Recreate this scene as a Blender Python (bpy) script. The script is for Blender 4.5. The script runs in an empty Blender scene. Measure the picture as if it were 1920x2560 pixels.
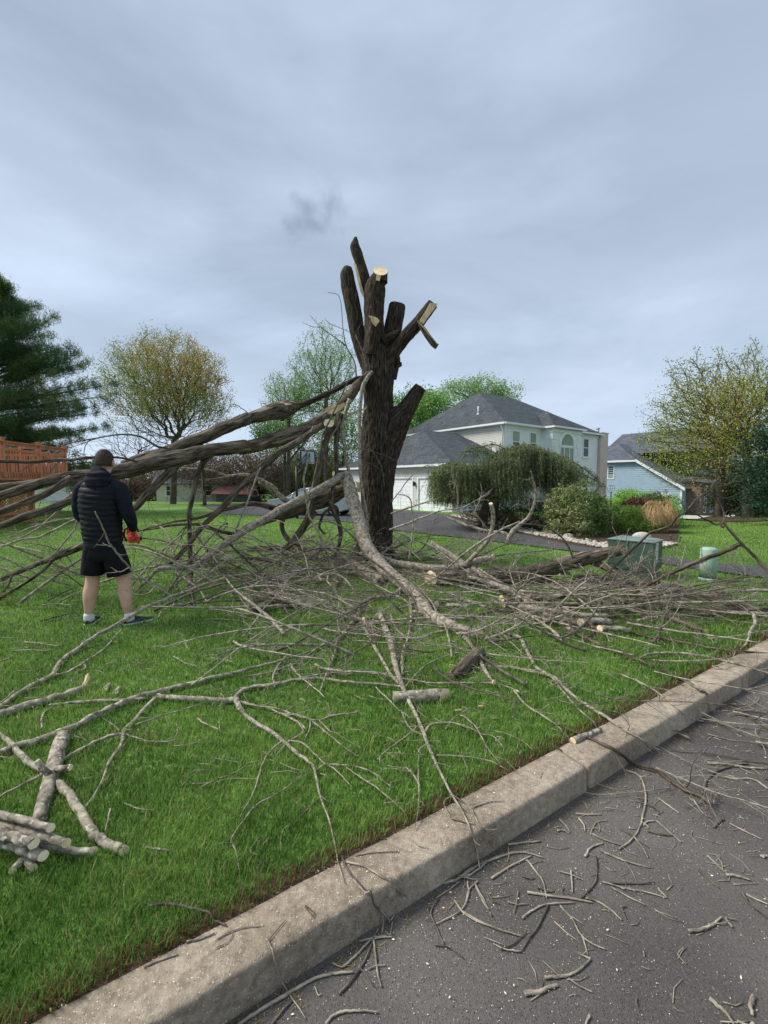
import bpy, math, random
import numpy as np
from mathutils import Vector
random.seed(7); rng = np.random.default_rng(7)
R = math.radians
SC = bpy.context.scene
# ------------------------------------------------------------ camera
F, HC = 1100.0, 1.58                      # focal length in photo pixels, eye height above the lawn
cam = bpy.data.cameras.new('camera'); co = bpy.data.objects.new('camera', cam)
SC.collection.objects.link(co); SC.camera = co
cam.sensor_fit = 'VERTICAL'; cam.sensor_height = 36; cam.lens = 36*F/2560
cam.clip_start = .05; cam.clip_end = 3000
PIT = math.atan(75/F)
co.location = (0, 0, HC); co.rotation_euler = (math.pi/2-PIT, 0, 0)
# ------------------------------------------------------------ sky and sun
SUN_EL, SUN_AZ = R(47), R(-84)            # azimuth measured from +Y towards +X
W = bpy.data.worlds.new('World'); SC.world = W; W.use_nodes = True
nt = W.node_tree; N = nt.nodes; L = nt.links; N.clear()
out = N.new('ShaderNodeOutputWorld'); bg = N.new('ShaderNodeBackground'); bg.inputs[1].default_value = .1
sky = N.new('ShaderNodeTexSky'); sky.sky_type = 'NISHITA'; sky.sun_disc = False
sky.sun_elevation = SUN_EL; sky.sun_rotation = SUN_AZ
tc = N.new('ShaderNodeTexCoord')
sep = N.new('ShaderNodeSeparateXYZ'); L.new(tc.outputs['Generated'], sep.inputs[0])
# project the direction on a cloud layer: (x,y)/(z+.25)
zz = N.new('ShaderNodeMath'); zz.operation = 'ADD'; zz.inputs[1].default_value = .28; L.new(sep.outputs[2], zz.inputs[0])
zm = N.new('ShaderNodeMath'); zm.operation = 'MAXIMUM'; zm.inputs[1].default_value = .05; L.new(zz.outputs[0], zm.inputs[0])
dx = N.new('ShaderNodeMath'); dx.operation = 'DIVIDE'; L.new(sep.outputs[0], dx.inputs[0]); L.new(zm.outputs[0], dx.inputs[1])
dy = N.new('ShaderNodeMath'); dy.operation = 'DIVIDE'; L.new(sep.outputs[1], dy.inputs[0]); L.new(zm.outputs[0], dy.inputs[1])
cmb = N.new('ShaderNodeCombineXYZ'); L.new(dx.outputs[0], cmb.inputs[0]); L.new(dy.outputs[0], cmb.inputs[1])
n1 = N.new('ShaderNodeTexNoise'); n1.inputs['Scale'].default_value = .9; n1.inputs['Detail'].default_value = 9; n1.inputs['Roughness'].default_value = .57
n1.inputs['Distortion'].default_value = .5
mp = N.new('ShaderNodeMapping'); mp.inputs['Location'].default_value = (3.1, 1.7, 0); mp.inputs['Scale'].default_value = (1, 1.5, 1)
L.new(cmb.outputs[0], mp.inputs[0]); L.new(mp.outputs[0], n1.inputs['Vector'])
cr = N.new('ShaderNodeValToRGB'); L.new(n1.outputs[0], cr.inputs[0])
cr.color_ramp.elements[0].position = .3; cr.color_ramp.elements[0].color = (2.28, 2.82, 3.55, 1)
cr.color_ramp.elements[1].position = .72; cr.color_ramp.elements[1].color = (3.3, 3.88, 4.7, 1)
# brighter band low over the horizon
lo = N.new('ShaderNodeMapRange'); lo.inputs[1].default_value = .0; lo.inputs[2].default_value = .62; lo.inputs[3].default_value = 1.3; lo.inputs[4].default_value = .89
L.new(sep.outputs[2], lo.inputs[0])
# a band of white breaks low in the sky
n2 = N.new('ShaderNodeTexNoise'); n2.inputs['Scale'].default_value = 1.7; n2.inputs['Detail'].default_value = 7
mp2 = N.new('ShaderNodeMapping'); mp2.inputs['Scale'].default_value = (1, 1, 3.2); mp2.inputs['Location'].default_value = (.4, .2, .6)
L.new(tc.outputs['Generated'], mp2.inputs[0]); L.new(mp2.outputs[0], n2.inputs['Vector'])
r2 = N.new('ShaderNodeMapRange'); r2.inputs[1].default_value = .5; r2.inputs[2].default_value = .75; r2.inputs[3].default_value = 1.0; r2.inputs[4].default_value = 1.3
L.new(n2.outputs[0], r2.inputs[0])
# one dark scud cloud
vd = N.new('ShaderNodeVectorMath'); vd.operation = 'DISTANCE'
def cdir(px, py):
    a = (px-960)/F; b = (1280-py)/F; c, s = math.cos(PIT), math.sin(PIT)
    return Vector((a, c+b*s, -s+b*c)).normalized()
n3 = N.new('ShaderNodeTexNoise'); n3.inputs['Scale'].default_value = 9; n3.inputs['Detail'].default_value = 6
L.new(tc.outputs['Generated'], n3.inputs['Vector'])
w3 = N.new('ShaderNodeVectorMath'); w3.operation = 'SUBTRACT'; L.new(n3.outputs['Color'], w3.inputs[0]); w3.inputs[1].default_value = (.5, .5, .5)
w4 = N.new('ShaderNodeVectorMath'); w4.operation = 'SCALE'; w4.inputs['Scale'].default_value = .3; L.new(w3.outputs[0], w4.inputs[0])
w5 = N.new('ShaderNodeVectorMath'); w5.operation = 'ADD'; L.new(tc.outputs['Generated'], w5.inputs[0]); L.new(w4.outputs[0], w5.inputs[1])
L.new(w5.outputs[0], vd.inputs[0]); vd.inputs[1].default_value = cdir(805, 520)
r3 = N.new('ShaderNodeMapRange'); r3.interpolation_type = 'SMOOTHSTEP'
r3.inputs[1].default_value = .015; r3.inputs[2].default_value = .08; r3.inputs[3].default_value = .66; r3.inputs[4].default_value = 1.0
L.new(vd.outputs['Value'], r3.inputs[0])
def vmul(a, b):
    m = N.new('ShaderNodeVectorMath'); m.operation = 'SCALE'; L.new(a, m.inputs[0]); L.new(b, m.inputs['Scale']); return m.outputs[0]
cc = vmul(vmul(vmul(cr.outputs[0], lo.outputs[0]), r2.outputs[0]), r3.outputs[0])
mx = N.new('ShaderNodeMix'); mx.data_type = 'RGBA'; mx.inputs[0].default_value = .93
L.new(sky.outputs[0], mx.inputs[6]); L.new(cc, mx.inputs[7]); L.new(mx.outputs[2], bg.inputs[0]); L.new(bg.outputs[0], out.inputs[0])
sl = bpy.data.lights.new('sun', 'SUN'); sl.energy = 2.4; sl.angle = R(22); sl.color = (1, .95, .88)
so = bpy.data.objects.new('sun', sl); SC.collection.objects.link(so)
sd = Vector((math.sin(SUN_AZ)*math.cos(SUN_EL), math.cos(SUN_AZ)*math.cos(SUN_EL), math.sin(SUN_EL)))
so.rotation_euler = sd.to_track_quat('Z', 'Y').to_euler()
SC.view_settings.view_transform = 'Standard'; SC.view_settings.look = 'None'
SC.view_settings.exposure = 0.82; SC.view_settings.gamma = 1; SC.view_settings.use_curve_mapping = False

# ------------------------------------------------------------ terrain height and pixel helpers
def sst(x, a, b):
    t = np.clip((x-a)/(b-a), 0, 1); return t*t*(3-2*t)
def terr(x, y):
    x = np.asarray(x, float); y = np.asarray(y, float)
    z = -.0135*np.clip(y-9, 0, 45)
    z = z-1.05*sst(x, 9, 25)*sst(y, 18, 38)
    return z
def ray(px, py):
    a = (px-960)/F; b = (1280-py)/F; c, s = math.cos(PIT), math.sin(PIT)
    return a, c+b*s, -s+b*c
def P(px, py, Y):
    a, b, c = ray(px, py); t = Y/b
    return np.array([a*t, Y, HC+c*t])
def G(px, py, dz=0.):
    a, b, c = ray(px, py); t = 5.
    for _ in range(40):
        z = float(terr(a*t, b*t))+dz
        t = .5*t+.5*(z-HC)/c if c < -1e-4 else 200
    return np.array([a*t, b*t, float(terr(a*t, b*t))+dz])

# ------------------------------------------------------------ small numpy value noise
_perm = rng.random(4096)
def vnoise(p):
    p = np.asarray(p, float); i = np.floor(p).astype(int); f = p-i; f = f*f*(3-2*f)
    def h(a, b, c): return _perm[(a*1619+b*31337+c*6971) & 4095]
    r = 0
    for dx_ in (0, 1):
        for dy_ in (0, 1):
            for dz_ in (0, 1):
                w = (f[..., 0] if dx_ else 1-f[..., 0])*(f[..., 1] if dy_ else 1-f[..., 1])*(f[..., 2] if dz_ else 1-f[..., 2])
                r = r+w*h(i[..., 0]+dx_, i[..., 1]+dy_, i[..., 2]+dz_)
    return r
def fbm(p, o=3):
    p = np.asarray(p, float); r = 0; a = .5
    for k in range(o): r = r+a*vnoise(p*2**k+k*17.3); a *= .5
    return r/(1-.5**o)

# ------------------------------------------------------------ tagging
def tag(o, label=None, cat=None, group=None, kind=None):
    if label: o['label'] = label
    if cat: o['category'] = cat
    if group: o['group'] = group
    if kind: o['kind'] = kind
    return o
def thing(name, loc, label, cat, group=None):
    o = bpy.data.objects.new(name, None); SC.collection.objects.link(o)
    o.location = tuple(float(q) for q in loc); o.empty_display_size = .2
    return tag(o, label, cat, group)

# ------------------------------------------------------------ materials
def newmat(name):
    m = bpy.data.materials.new(name); m.use_nodes = True; t = m.node_tree
    b = t.nodes['Principled BSDF']; return m, t, b
def mat(name, c1, c2=None, scale=5., rough=.8, bump=0., bscale=None, coord='Object', stretch=(1, 1, 1), detail=5,
        spots=None, metal=0., spec=.3, vcol=False, lo=.35, hi=.65, bdist=.01, c3=None, trans=0.):
    m, t, b = newmat(name); n = t.nodes; l = t.links
    b.inputs['Roughness'].default_value = rough; b.inputs['Metallic'].default_value = metal
    b.inputs['Specular IOR Level'].default_value = spec
    if coord == 'bark':
        a = n.new('ShaderNodeAttribute'); a.attribute_name = 'bark'; vec = a.outputs['Vector']
    else:
        a = n.new('ShaderNodeTexCoord'); vec = a.outputs[coord]
    mp = n.new('ShaderNodeMapping'); mp.inputs['Scale'].default_value = stretch; l.new(vec, mp.inputs[0]); vec = mp.outputs[0]
    col = None
    if c2 is not None:
        t1 = n.new('ShaderNodeTexNoise'); t1.inputs['Scale'].default_value = scale; t1.inputs['Detail'].default_value = detail
        t1.inputs['Roughness'].default_value = .65
        l.new(vec, t1.inputs['Vector'])
        r = n.new('ShaderNodeValToRGB'); r.color_ramp.elements[0].position = lo; r.color_ramp.elements[1].position = hi
        r.color_ramp.elements[0].color = (*c1, 1); r.color_ramp.elements[1].color = (*c2, 1)
        if c3 is not None:
            e = r.color_ramp.elements.new(min(.99, hi+.12)); e.color = (*c3, 1)
        l.new(t1.outputs[0], r.inputs[0]); col = r.outputs[0]
    if spots:   # (colour, scale, threshold)
        sc_, th = spots[1], spots[2]
        t2 = n.new('ShaderNodeTexNoise'); t2.inputs['Scale'].default_value = sc_; t2.inputs['Detail'].default_value = 3; l.new(vec, t2.inputs['Vector'])
        r2_ = n.new('ShaderNodeMapRange'); r2_.inputs[1].default_value = th; r2_.inputs[2].default_value = th+.05; l.new(t2.outputs[0], r2_.inputs[0])
        mx_ = n.new('ShaderNodeMix'); mx_.data_type = 'RGBA'; l.new(r2_.outputs[0], mx_.inputs[0])
        if col is None: mx_.inputs[6].default_value = (*c1, 1)
        else: l.new(col, mx_.inputs[6])
        mx_.inputs[7].default_value = (*spots[0], 1); col = mx_.outputs[2]
    if vcol:
        v = n.new('ShaderNodeAttribute'); v.attribute_name = 'col'
        if col is None: col = v.outputs['Color']
        else:
            mm = n.new('ShaderNodeMix'); mm.data_type = 'RGBA'; mm.blend_type = 'MULTIPLY'; mm.inputs[0].default_value = 1
            l.new(col, mm.inputs[6]); l.new(v.outputs['Color'], mm.inputs[7]); col = mm.outputs[2]
    if col is None: b.inputs['Base Color'].default_value = (*c1, 1)
    else: l.new(col, b.inputs['Base Color'])
    if bump:
        t3 = n.new('ShaderNodeTexNoise'); t3.inputs['Scale'].default_value = bscale or scale*2; t3.inputs['Detail'].default_value = 4
        l.new(vec, t3.inputs['Vector'])
        bp = n.new('ShaderNodeBump'); bp.inputs['Strength'].default_value = bump; bp.inputs['Distance'].default_value = bdist
        l.new(t3.outputs[0], bp.inputs['Height']); l.new(bp.outputs[0], b.inputs['Normal'])
    if trans:
        b.inputs['Subsurface Weight'].default_value = 0
        ts = n.new('ShaderNodeBsdfTranslucent'); ms = n.new('ShaderNodeMixShader'); ms.inputs[0].default_value = trans
        if col is None: ts.inputs[0].default_value = (*c1, 1)
        else: l.new(col, ts.inputs[0])
        o_ = n['Material Output']; l.new(b.outputs[0], ms.inputs[1]); l.new(ts.outputs[0], ms.inputs[2]); l.new(ms.outputs[0], o_.inputs[0])
    return m

M = {}
M['bark_trunk'] = mat('dark_furrowed_bark', (.008, .0055, .004), (.075, .052, .036), 42, .9, 1., 50, 'bark', (1, 1, .14), c3=(.19, .15, .115), bdist=.02, lo=.4, hi=.6)
M['bark_limb'] = mat('grey_brown_limb_bark', (.02, .015, .01), (.175, .138, .098), 30, .88, 1., 40, 'bark', (1, 1, .16), spots=((.3, .27, .2), 11, .62), bdist=.012, lo=.38, hi=.62)
M['bark_lichen'] = mat('lichen_grey_bark', (.085, .07, .052), (.44, .385, .3), 22, .88, .7, 20, 'bark', (1, 1, .9), spots=((.48, .48, .38), 42, .6), bdist=.006)
M['bark_twig'] = mat('grey_twig_bark', (.14, .115, .09), (.5, .43, .34), 14, .85, .4, 40, 'bark', (1, 1, 1), spots=((.36, .36, .28), 18, .64), bdist=.003)
M['bark_dark'] = mat('dark_twig_bark', (.035, .028, .023), (.19, .16, .13), 16, .85, .4, 40, 'bark', (1, 1, 1), spots=((.2, .19, .15), 16, .66), bdist=.003)
M['bark_far'] = mat('tree_bark', (.05, .04, .03), (.13, .11, .085), 3, .9)
M['cut'] = mat('fresh_cut_wood', (.72, .52, .29), (.93, .79, .55), 14, .75, .4, 60, 'Object', (1, 1, 1), bdist=.003)
M['torn'] = mat('torn_pale_wood', (.52, .33, .16), (.88, .7, .45), 16, .75, .6, 40, 'bark', (1, 1, .2), bdist=.006)
M['leaf'] = mat('leaf', (1, 1, 1), None, rough=.6, vcol=True, spec=.25, trans=.3)
M['grassblade'] = mat('grass_blade', (1, 1, 1), None, rough=.55, vcol=True, spec=.25, trans=.4)
M['siding'] = mat('cream_siding', (.58, .57, .52), (.64, .63, .58), 2, .6, .1, 30)
M['stucco'] = mat('pale_stucco', (.74, .76, .78), (.82, .84, .86), 1.5, .8, .25, 60)
M['stucco_tan'] = mat('tan_stucco', (.56, .44, .4), (.64, .52, .47), 1.5, .8, .25, 60)
M['bluesiding'] = mat('blue_siding', (.29, .40, .5), (.35, .47, .57), 2, .6, .1, 30)
M['white'] = mat('white_trim', (.78, .79, .80), (.84, .85, .86), 4, .5)
M['garagedoor'] = mat('white_garage_door', (.82, .84, .86), (.88, .9, .91), 3, .5)
M['glass'] = mat('window_glass', (.012, .016, .018), (.03, .038, .04), 1.2, .12, spec=.35)
M['blind'] = mat('window_curtain', (.2, .25, .21), (.36, .42, .38), 6, .7, stretch=(1, 1, .1))
M['deck'] = mat('red_cedar_deck', (.4, .15, .075), (.58, .25, .14), 4, .6, .2, 30, stretch=(1, 1, .3))
M['metal_green'] = mat('green_painted_steel', (.05, .085, .066), (.07, .112, .088), 3, .45, .1, 50, spots=((.1, .1, .07), 9, .7))
M['metal_green_top'] = M['metal_green']
M['pedestal'] = mat('pale_green_plastic', (.31, .46, .36), (.38, .52, .42), 3, .5, .05, 40)
M['paper'] = mat('white_sticker', (.72, .73, .7), (.8, .8, .78), 8, .5)
M['black'] = mat('black_metal', (.012, .012, .014), (.025, .025, .028), 5, .4)
M['darkgrey'] = mat('dark_grey', (.05, .05, .055), (.08, .08, .085), 5, .5)
M['grey'] = mat('grey_metal', (.4, .4, .41), (.5, .5, .51), 5, .4, metal=.5)
M['skin'] = mat('skin', (.56, .31, .22), (.68, .41, .3), 8, .55, .15, 60, spec=.35)
M['hair'] = mat('brown_hair', (.03, .019, .013), (.12, .078, .05), 90, .7, .8, 220, bdist=.004)
M['vest'] = mat('black_puffer', (.005, .006, .009), (.012, .013, .019), 6, .6, .3, 30, spec=.18, bdist=.004)
M['sleeve'] = mat('navy_fleece', (.008, .009, .015), (.017, .018, .028), 9, .85, .3, 40, spec=.2)
M['shorts'] = mat('black_shorts', (.005, .005, .007), (.01, .01, .013), 7, .8, .3, 20, spec=.2)
M['sock'] = mat('white_sock', (.62, .62, .66), (.72, .72, .76), 30, .9, .3, 120)
M['shoe'] = mat('black_shoe', (.012, .012, .015), (.03, .03, .035), 30, .6, .3, 80)
M['red'] = mat('red_plastic', (.55, .03, .025), (.65, .05, .04), 6, .35, spec=.5)
M['carpaint'] = mat('pale_teal_car_paint', (.36, .41, .44), (.4, .45, .48), 2, .25, metal=.35, spec=.6)
M['rubber'] = mat('tyre_rubber', (.012, .012, .012), (.025, .025, .025), 20, .8)
M['stone'] = mat('river_stone', (.35, .32, .28), (.62, .58, .52), 6, .85, vcol=True)
M['brick'] = mat('brown_stone_wall', (.1, .065, .05), (.3, .22, .17), 5, .9, .6, 8)
M['mulch'] = mat('brown_mulch', (.035, .02, .014), (.1, .055, .035), 12, .95, .8, 30, bdist=.03)
M['concrete'] = mat('pale_concrete_path', (.5, .47, .43), (.6, .57, .53), 3, .85, .2, 40)
M['redroof'] = mat('dull_red_roof', (.07, .03, .027), (.12, .05, .045), 5, .8)
M['orange'] = mat('orange_plastic', (.5, .13, .03), (.6, .18, .05), 5, .5)

def shingle(name, c1, c2):
    m, t, b = newmat(name); n = t.nodes; l = t.links
    uv = n.new('ShaderNodeTexCoord'); br = n.new('ShaderNodeTexBrick'); l.new(uv.outputs['UV'], br.inputs['Vector'])
    br.inputs['Scale'].default_value = 1; br.inputs['Brick Width'].default_value = .34; br.inputs['Row Height'].default_value = .16
    br.inputs['Mortar Size'].default_value = .012; br.inputs['Color1'].default_value = (*c1, 1); br.inputs['Color2'].default_value = (*c2, 1)
    br.inputs['Mortar'].default_value = (c1[0]*.45, c1[1]*.45, c1[2]*.45, 1); br.offset = .37
    ns = n.new('ShaderNodeTexNoise'); ns.inputs['Scale'].default_value = 1.3; ns.inputs['Detail'].default_value = 8; l.new(uv.outputs['UV'], ns.inputs['Vector'])
    mr = n.new('ShaderNodeMapRange'); mr.inputs[1].default_value = .3; mr.inputs[2].default_value = .7; mr.inputs[3].default_value = .75; mr.inputs[4].default_value = 1.3
    l.new(ns.outputs[0], mr.inputs[0])
    v = n.new('ShaderNodeVectorMath'); v.operation = 'SCALE'; l.new(br.outputs[0], v.inputs[0]); l.new(mr.outputs[0], v.inputs['Scale']); l.new(v.outputs[0], b.inputs['Base Color'])
    bp = n.new('ShaderNodeBump'); bp.inputs['Strength'].default_value = .6; bp.inputs['Distance'].default_value = .02; bp.invert = True
    l.new(br.outputs['Fac'], bp.inputs['Height']); l.new(bp.outputs[0], b.inputs['Normal']); b.inputs['Roughness'].default_value = .9
    return m
M['shingle'] = shingle('grey_shingles', (.045, .058, .066), (.08, .096, .106))
M['shingle_dark'] = shingle('dark_violet_shingles', (.07, .08, .1), (.14, .15, .18))

def ground_mat(name, cols, scales, rough=.9, bump=.5, bscale=60, bdist=.01, speck=None, mid=None, crack=False):
    """cols: dark, light ; large and small noise mixed"""
    m, t, b = newmat(name); n = t.nodes; l = t.links
    g = n.new('ShaderNodeNewGeometry'); pos = g.outputs['Position']
    a1 = n.new('ShaderNodeTexNoise'); a1.inputs['Scale'].default_value = scales[0]; a1.inputs['Detail'].default_value = 5; l.new(pos, a1.inputs['Vector'])
    a2 = n.new('ShaderNodeTexNoise'); a2.inputs['Scale'].default_value = scales[1]; a2.inputs['Detail'].default_value = 6; a2.inputs['Roughness'].default_value = .75; l.new(pos, a2.inputs['Vector'])
    ad = n.new('ShaderNodeMath'); ad.operation = 'ADD'; l.new(a1.outputs[0], ad.inputs[0]); l.new(a2.outputs[0], ad.inputs[1])
    r = n.new('ShaderNodeValToRGB'); l.new(ad.outputs[0], r.inputs[0])
    mr = n.new('ShaderNodeMapRange'); mr.inputs[1].default_value = .6; mr.inputs[2].default_value = 1.4; l.new(ad.outputs[0], mr.inputs[0]); l.new(mr.outputs[0], r.inputs[0])
    r.color_ramp.elements[0].color = (*cols[0], 1); r.color_ramp.elements[1].color = (*cols[1], 1)
    r.color_ramp.elements[0].position = .15; r.color_ramp.elements[1].position = .85
    if mid: e = r.color_ramp.elements.new(.5); e.color = (*mid, 1)
    col = r.outputs[0]
    for sp in (speck or []):
        vo = n.new('ShaderNodeTexVoronoi'); vo.inputs['Scale'].default_value = sp[1]; l.new(pos, vo.inputs['Vector'])
        sx = n.new('ShaderNodeSeparateXYZ'); l.new(vo.outputs['Color'], sx.inputs[0])
        gt = n.new('ShaderNodeMath'); gt.operation = 'GREATER_THAN'; gt.inputs[1].default_value = sp[2]; l.new(sx.outputs[0], gt.inputs[0])
        lt = n.new('ShaderNodeMath'); lt.operation = 'LESS_THAN'; lt.inputs[1].default_value = sp[3]; l.new(vo.outputs['Distance'], lt.inputs[0])
        mu = n.new('ShaderNodeMath'); mu.operation = 'MULTIPLY'; l.new(gt.outputs[0], mu.inputs[0]); l.new(lt.outputs[0], mu.inputs[1])
        mx_ = n.new('ShaderNodeMix'); mx_.data_type = 'RGBA'; l.new(mu.outputs[0], mx_.inputs[0]); l.new(col, mx_.inputs[6]); mx_.inputs[7].default_value = (*sp[0], 1); col = mx_.outputs[2]
    l.new(col, b.inputs['Base Color']); b.inputs['Roughness'].default_value = rough; b.inputs['Specular IOR Level'].default_value = .25
    a3 = n.new('ShaderNodeTexNoise'); a3.inputs['Scale'].default_value = bscale; a3.inputs['Detail'].default_value = 5; l.new(pos, a3.inputs['Vector'])
    bp = n.new('ShaderNodeBump'); bp.inputs['Strength'].default_value = bump; bp.inputs['Distance'].default_value = bdist
    l.new(a3.outputs[0], bp.inputs['Height']); l.new(bp.outputs[0], b.inputs['Normal'])
    return m
M['lawn'] = ground_mat('lawn_turf', ((.045, .1, .02), (.2, .34, .065)), (.35, 14), bump=.8, bscale=40, bdist=.03, mid=(.12, .23, .042))
M['soil'] = ground_mat('bare_soil', ((.035, .02, .012), (.17, .11, .065)), (4, 60), bump=1, bscale=70, bdist=.015, mid=(.085, .05, .03))
M['asphalt'] = ground_mat('road_asphalt', ((.075, .068, .062), (.185, .168, .15)), (1.1, 90), bump=.9, bscale=220, bdist=.006, mid=(.122, .11, .1),
                          speck=[((.18, .16, .14), 150, .8, .3), ((.02, .02, .02), 170, .75, .3), ((.3, .28, .24), 110, .93, .22)])
M['drive'] = ground_mat('driveway_asphalt', ((.06, .056, .066), (.1, .094, .105)), (.5, 60), bump=.4, bscale=120, bdist=.005)
M['kerb'] = ground_mat('weathered_kerb_concrete', ((.12, .09, .06), (.5, .42, .32)), (1.6, 26), bump=.7, bscale=140, bdist=.005, mid=(.29, .238, .175),
                       speck=[((.5, .46, .4), 120, .85, .28), ((.08, .065, .05), 140, .85, .25)])

# ------------------------------------------------------------ mesh builder
class MB:
    def __init__(s): s.v = []; s.f = []; s.n = 0; s.b = []; s.c = []; s.uv = {}; s.mi = []; s.m = 0; s.nf = 0
    def add(s, v, f, bark=None, col=None):
        v = np.asarray(v, float).reshape(-1, 3); s.v.append(v)
        s.b.append(np.asarray(bark, float).reshape(-1, 3) if bark is not None else v)
        s.c.append(np.broadcast_to(np.asarray(col if col is not None else (1, 1, 1), float), (len(v), 3)))
        f = [np.asarray(q)+s.n for q in (f if isinstance(f, list) else [f])]
        s.f.extend(f); k = sum(len(q) for q in f); s.mi.extend([s.m]*k); s.nf += k; s.n += len(v)
    def quads(s, v, col=None):      # v (n,4,3)
        v = np.asarray(v, float); n = len(v)
        c = None if col is None else np.repeat(np.asarray(col, float).reshape(n, 1, 3), v.shape[1], 1).reshape(-1, 3) if np.ndim(col) > 1 else col
        s.add(v.reshape(-1, 3), np.arange(n*v.shape[1]).reshape(n, v.shape[1]), None, c)
    def poly(s, pts, uv=None):
        pts = np.asarray(pts, float); k0 = s.nf
        s.add(pts, np.arange(len(pts)).reshape(1, -1))
        if uv is not None: s.uv[k0] = uv
    def box(s, fr, u0, u1, v0, v1, z0, z1, bev=0):
        c = [fr(u, v, z) for z in (z0, z1) for v in (v0, v1) for u in (u0, u1)]
        s.add(c, np.array([[0, 2, 3, 1], [4, 5, 7, 6], [0, 1, 5, 4], [2, 6, 7, 3], [0, 4, 6, 2], [1, 3, 7, 5]]))
    def build(s, name, m, parent=None, origin=None, smooth=True, label=None, cat=None, group=None, kind=None, fixn=False):
        V = np.concatenate(s.v); B = np.concatenate(s.b); Cc = np.concatenate(s.c)
        if parent is not None: o0 = np.array(parent['_loc'] if '_loc' in parent else parent.location)
        elif origin is not None: o0 = np.asarray(origin, float)
        else: o0 = np.array([V[:, 0].mean(), V[:, 1].mean(), V[:, 2].min()])
        me = bpy.data.meshes.new(name)
        lens = np.concatenate([np.full(len(q), q.shape[1]) for q in s.f]); idx = np.concatenate([q.ravel() for q in s.f])
        me.vertices.add(len(V)); me.vertices.foreach_set('co', (V-o0).astype(np.float32).ravel())
        me.loops.add(len(idx)); me.loops.foreach_set('vertex_index', idx.astype(np.int32))
        me.polygons.add(len(lens)); st = np.concatenate([[0], np.cumsum(lens)[:-1]])
        me.polygons.foreach_set('loop_start', st.astype(np.int32)); me.polygons.foreach_set('loop_total', lens.astype(np.int32))
        me.polygons.foreach_set('use_smooth', np.full(len(lens), smooth))
        ms = m if isinstance(m, (list, tuple)) else [m]
        for q in ms: me.materials.append(q)
        if len(ms) > 1: me.polygons.foreach_set('material_index', np.array(s.mi, np.int32))
        a = me.attributes.new('bark', 'FLOAT_VECTOR', 'POINT'); a.data.foreach_set('vector', B.astype(np.float32).ravel())
        a = me.attributes.new('col', 'FLOAT_COLOR', 'POINT'); a.data.foreach_set('color', np.c_[Cc, np.ones(len(Cc))].astype(np.float32).ravel())
        if s.uv:
            ul = me.uv_layers.new(name='UVMap'); arr = np.zeros((len(idx), 2), np.float32)
            for k, uv in s.uv.items(): arr[st[k]:st[k]+lens[k]] = uv
            ul.data.foreach_set('uv', arr.ravel())
        me.update(calc_edges=True); me.validate()
        o = bpy.data.objects.new(name, me); SC.collection.objects.link(o)
        if parent is not None: o.parent = parent
        else: o.location = tuple(o0)
        o['_loc'] = [float(q) for q in o0]
        return tag(o, label, cat, group, kind)

def catmull(p, k):
    p = np.asarray(p, float)
    if len(p) < 3:
        t = np.linspace(0, 1, k+1)[:, None]; return p[0]*(1-t)+p[-1]*t
    q = np.vstack([2*p[0]-p[1], p, 2*p[-1]-p[-2]]); o = []
    for i in range(1, len(q)-2):
        t = np.linspace(0, 1, k, endpoint=False)[:, None]; a, b, c, d = q[i-1], q[i], q[i+1], q[i+2]
        o.append(.5*((2*b)+(c-a)*t+(2*a-5*b+4*c-d)*t**2+(3*b-a-3*c+d)*t**3))
    return np.vstack(o+[p[-1:]])
def sweep(mb, path, rad, seg=8, capa=True, capb=True, disp=None, col=None, capmat=None, sq=1.0, cut=None):
    p = np.asarray(path, float); r = np.asarray(rad, float); n = len(p)
    t = np.gradient(p, axis=0); t /= np.linalg.norm(t, axis=1)[:, None]+1e-9
    a = np.array([0, 0, 1.]) if abs(t[0][2]) < .9 else np.array([1., 0, 0])
    x = np.cross(t[0], a); x /= np.linalg.norm(x); X = np.empty_like(p)
    for i in range(n):
        x = x-t[i]*np.dot(x, t[i]); x /= np.linalg.norm(x)+1e-9; X[i] = x
    Y = np.cross(t, X); an = np.linspace(0, 2*np.pi, seg, endpoint=False); ca, sa = np.cos(an), np.sin(an)
    ln = np.concatenate([[0], np.cumsum(np.linalg.norm(np.diff(p, axis=0), axis=1))])
    rr = np.repeat(r[:, None], seg, 1)
    off = _perm[int(abs(p[0, 0])*977) & 4095]*50
    bk = np.stack([ca[None]*np.maximum(rr, .02)+off, sa[None]*np.maximum(rr, .02), np.repeat(ln[:, None], seg, 1)], -1)
    if disp: rr = rr*(1+disp(bk, an, ln))
    V = p[:, None]+X[:, None]*(rr*ca)[..., None]+Y[:, None]*(rr*sa*sq)[..., None]
    i, j = np.meshgrid(np.arange(n-1), np.arange(seg), indexing='ij'); j2 = (j+1) % seg
    f = np.stack([i*seg+j, i*seg+j2, (i+1)*seg+j2, (i+1)*seg+j], -1).reshape(-1, 4)
    mb.add(V, f, bk, col)
    base = mb.n-n*seg
    m0 = mb.m
    if capmat is not None: mb.m = capmat
    if capa: mb.f.append((base+np.arange(seg)[::-1]).reshape(1, -1)); mb.mi.append(mb.m); mb.nf += 1
    if capb: mb.f.append((base+(n-1)*seg+np.arange(seg)).reshape(1, -1)); mb.mi.append(mb.m); mb.nf += 1
    mb.m = m0
    return V, t
def segs(r): return 4 if r < .004 else 5 if r < .009 else 7 if r < .02 else 10 if r < .045 else 16 if r < .1 else 24

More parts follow.
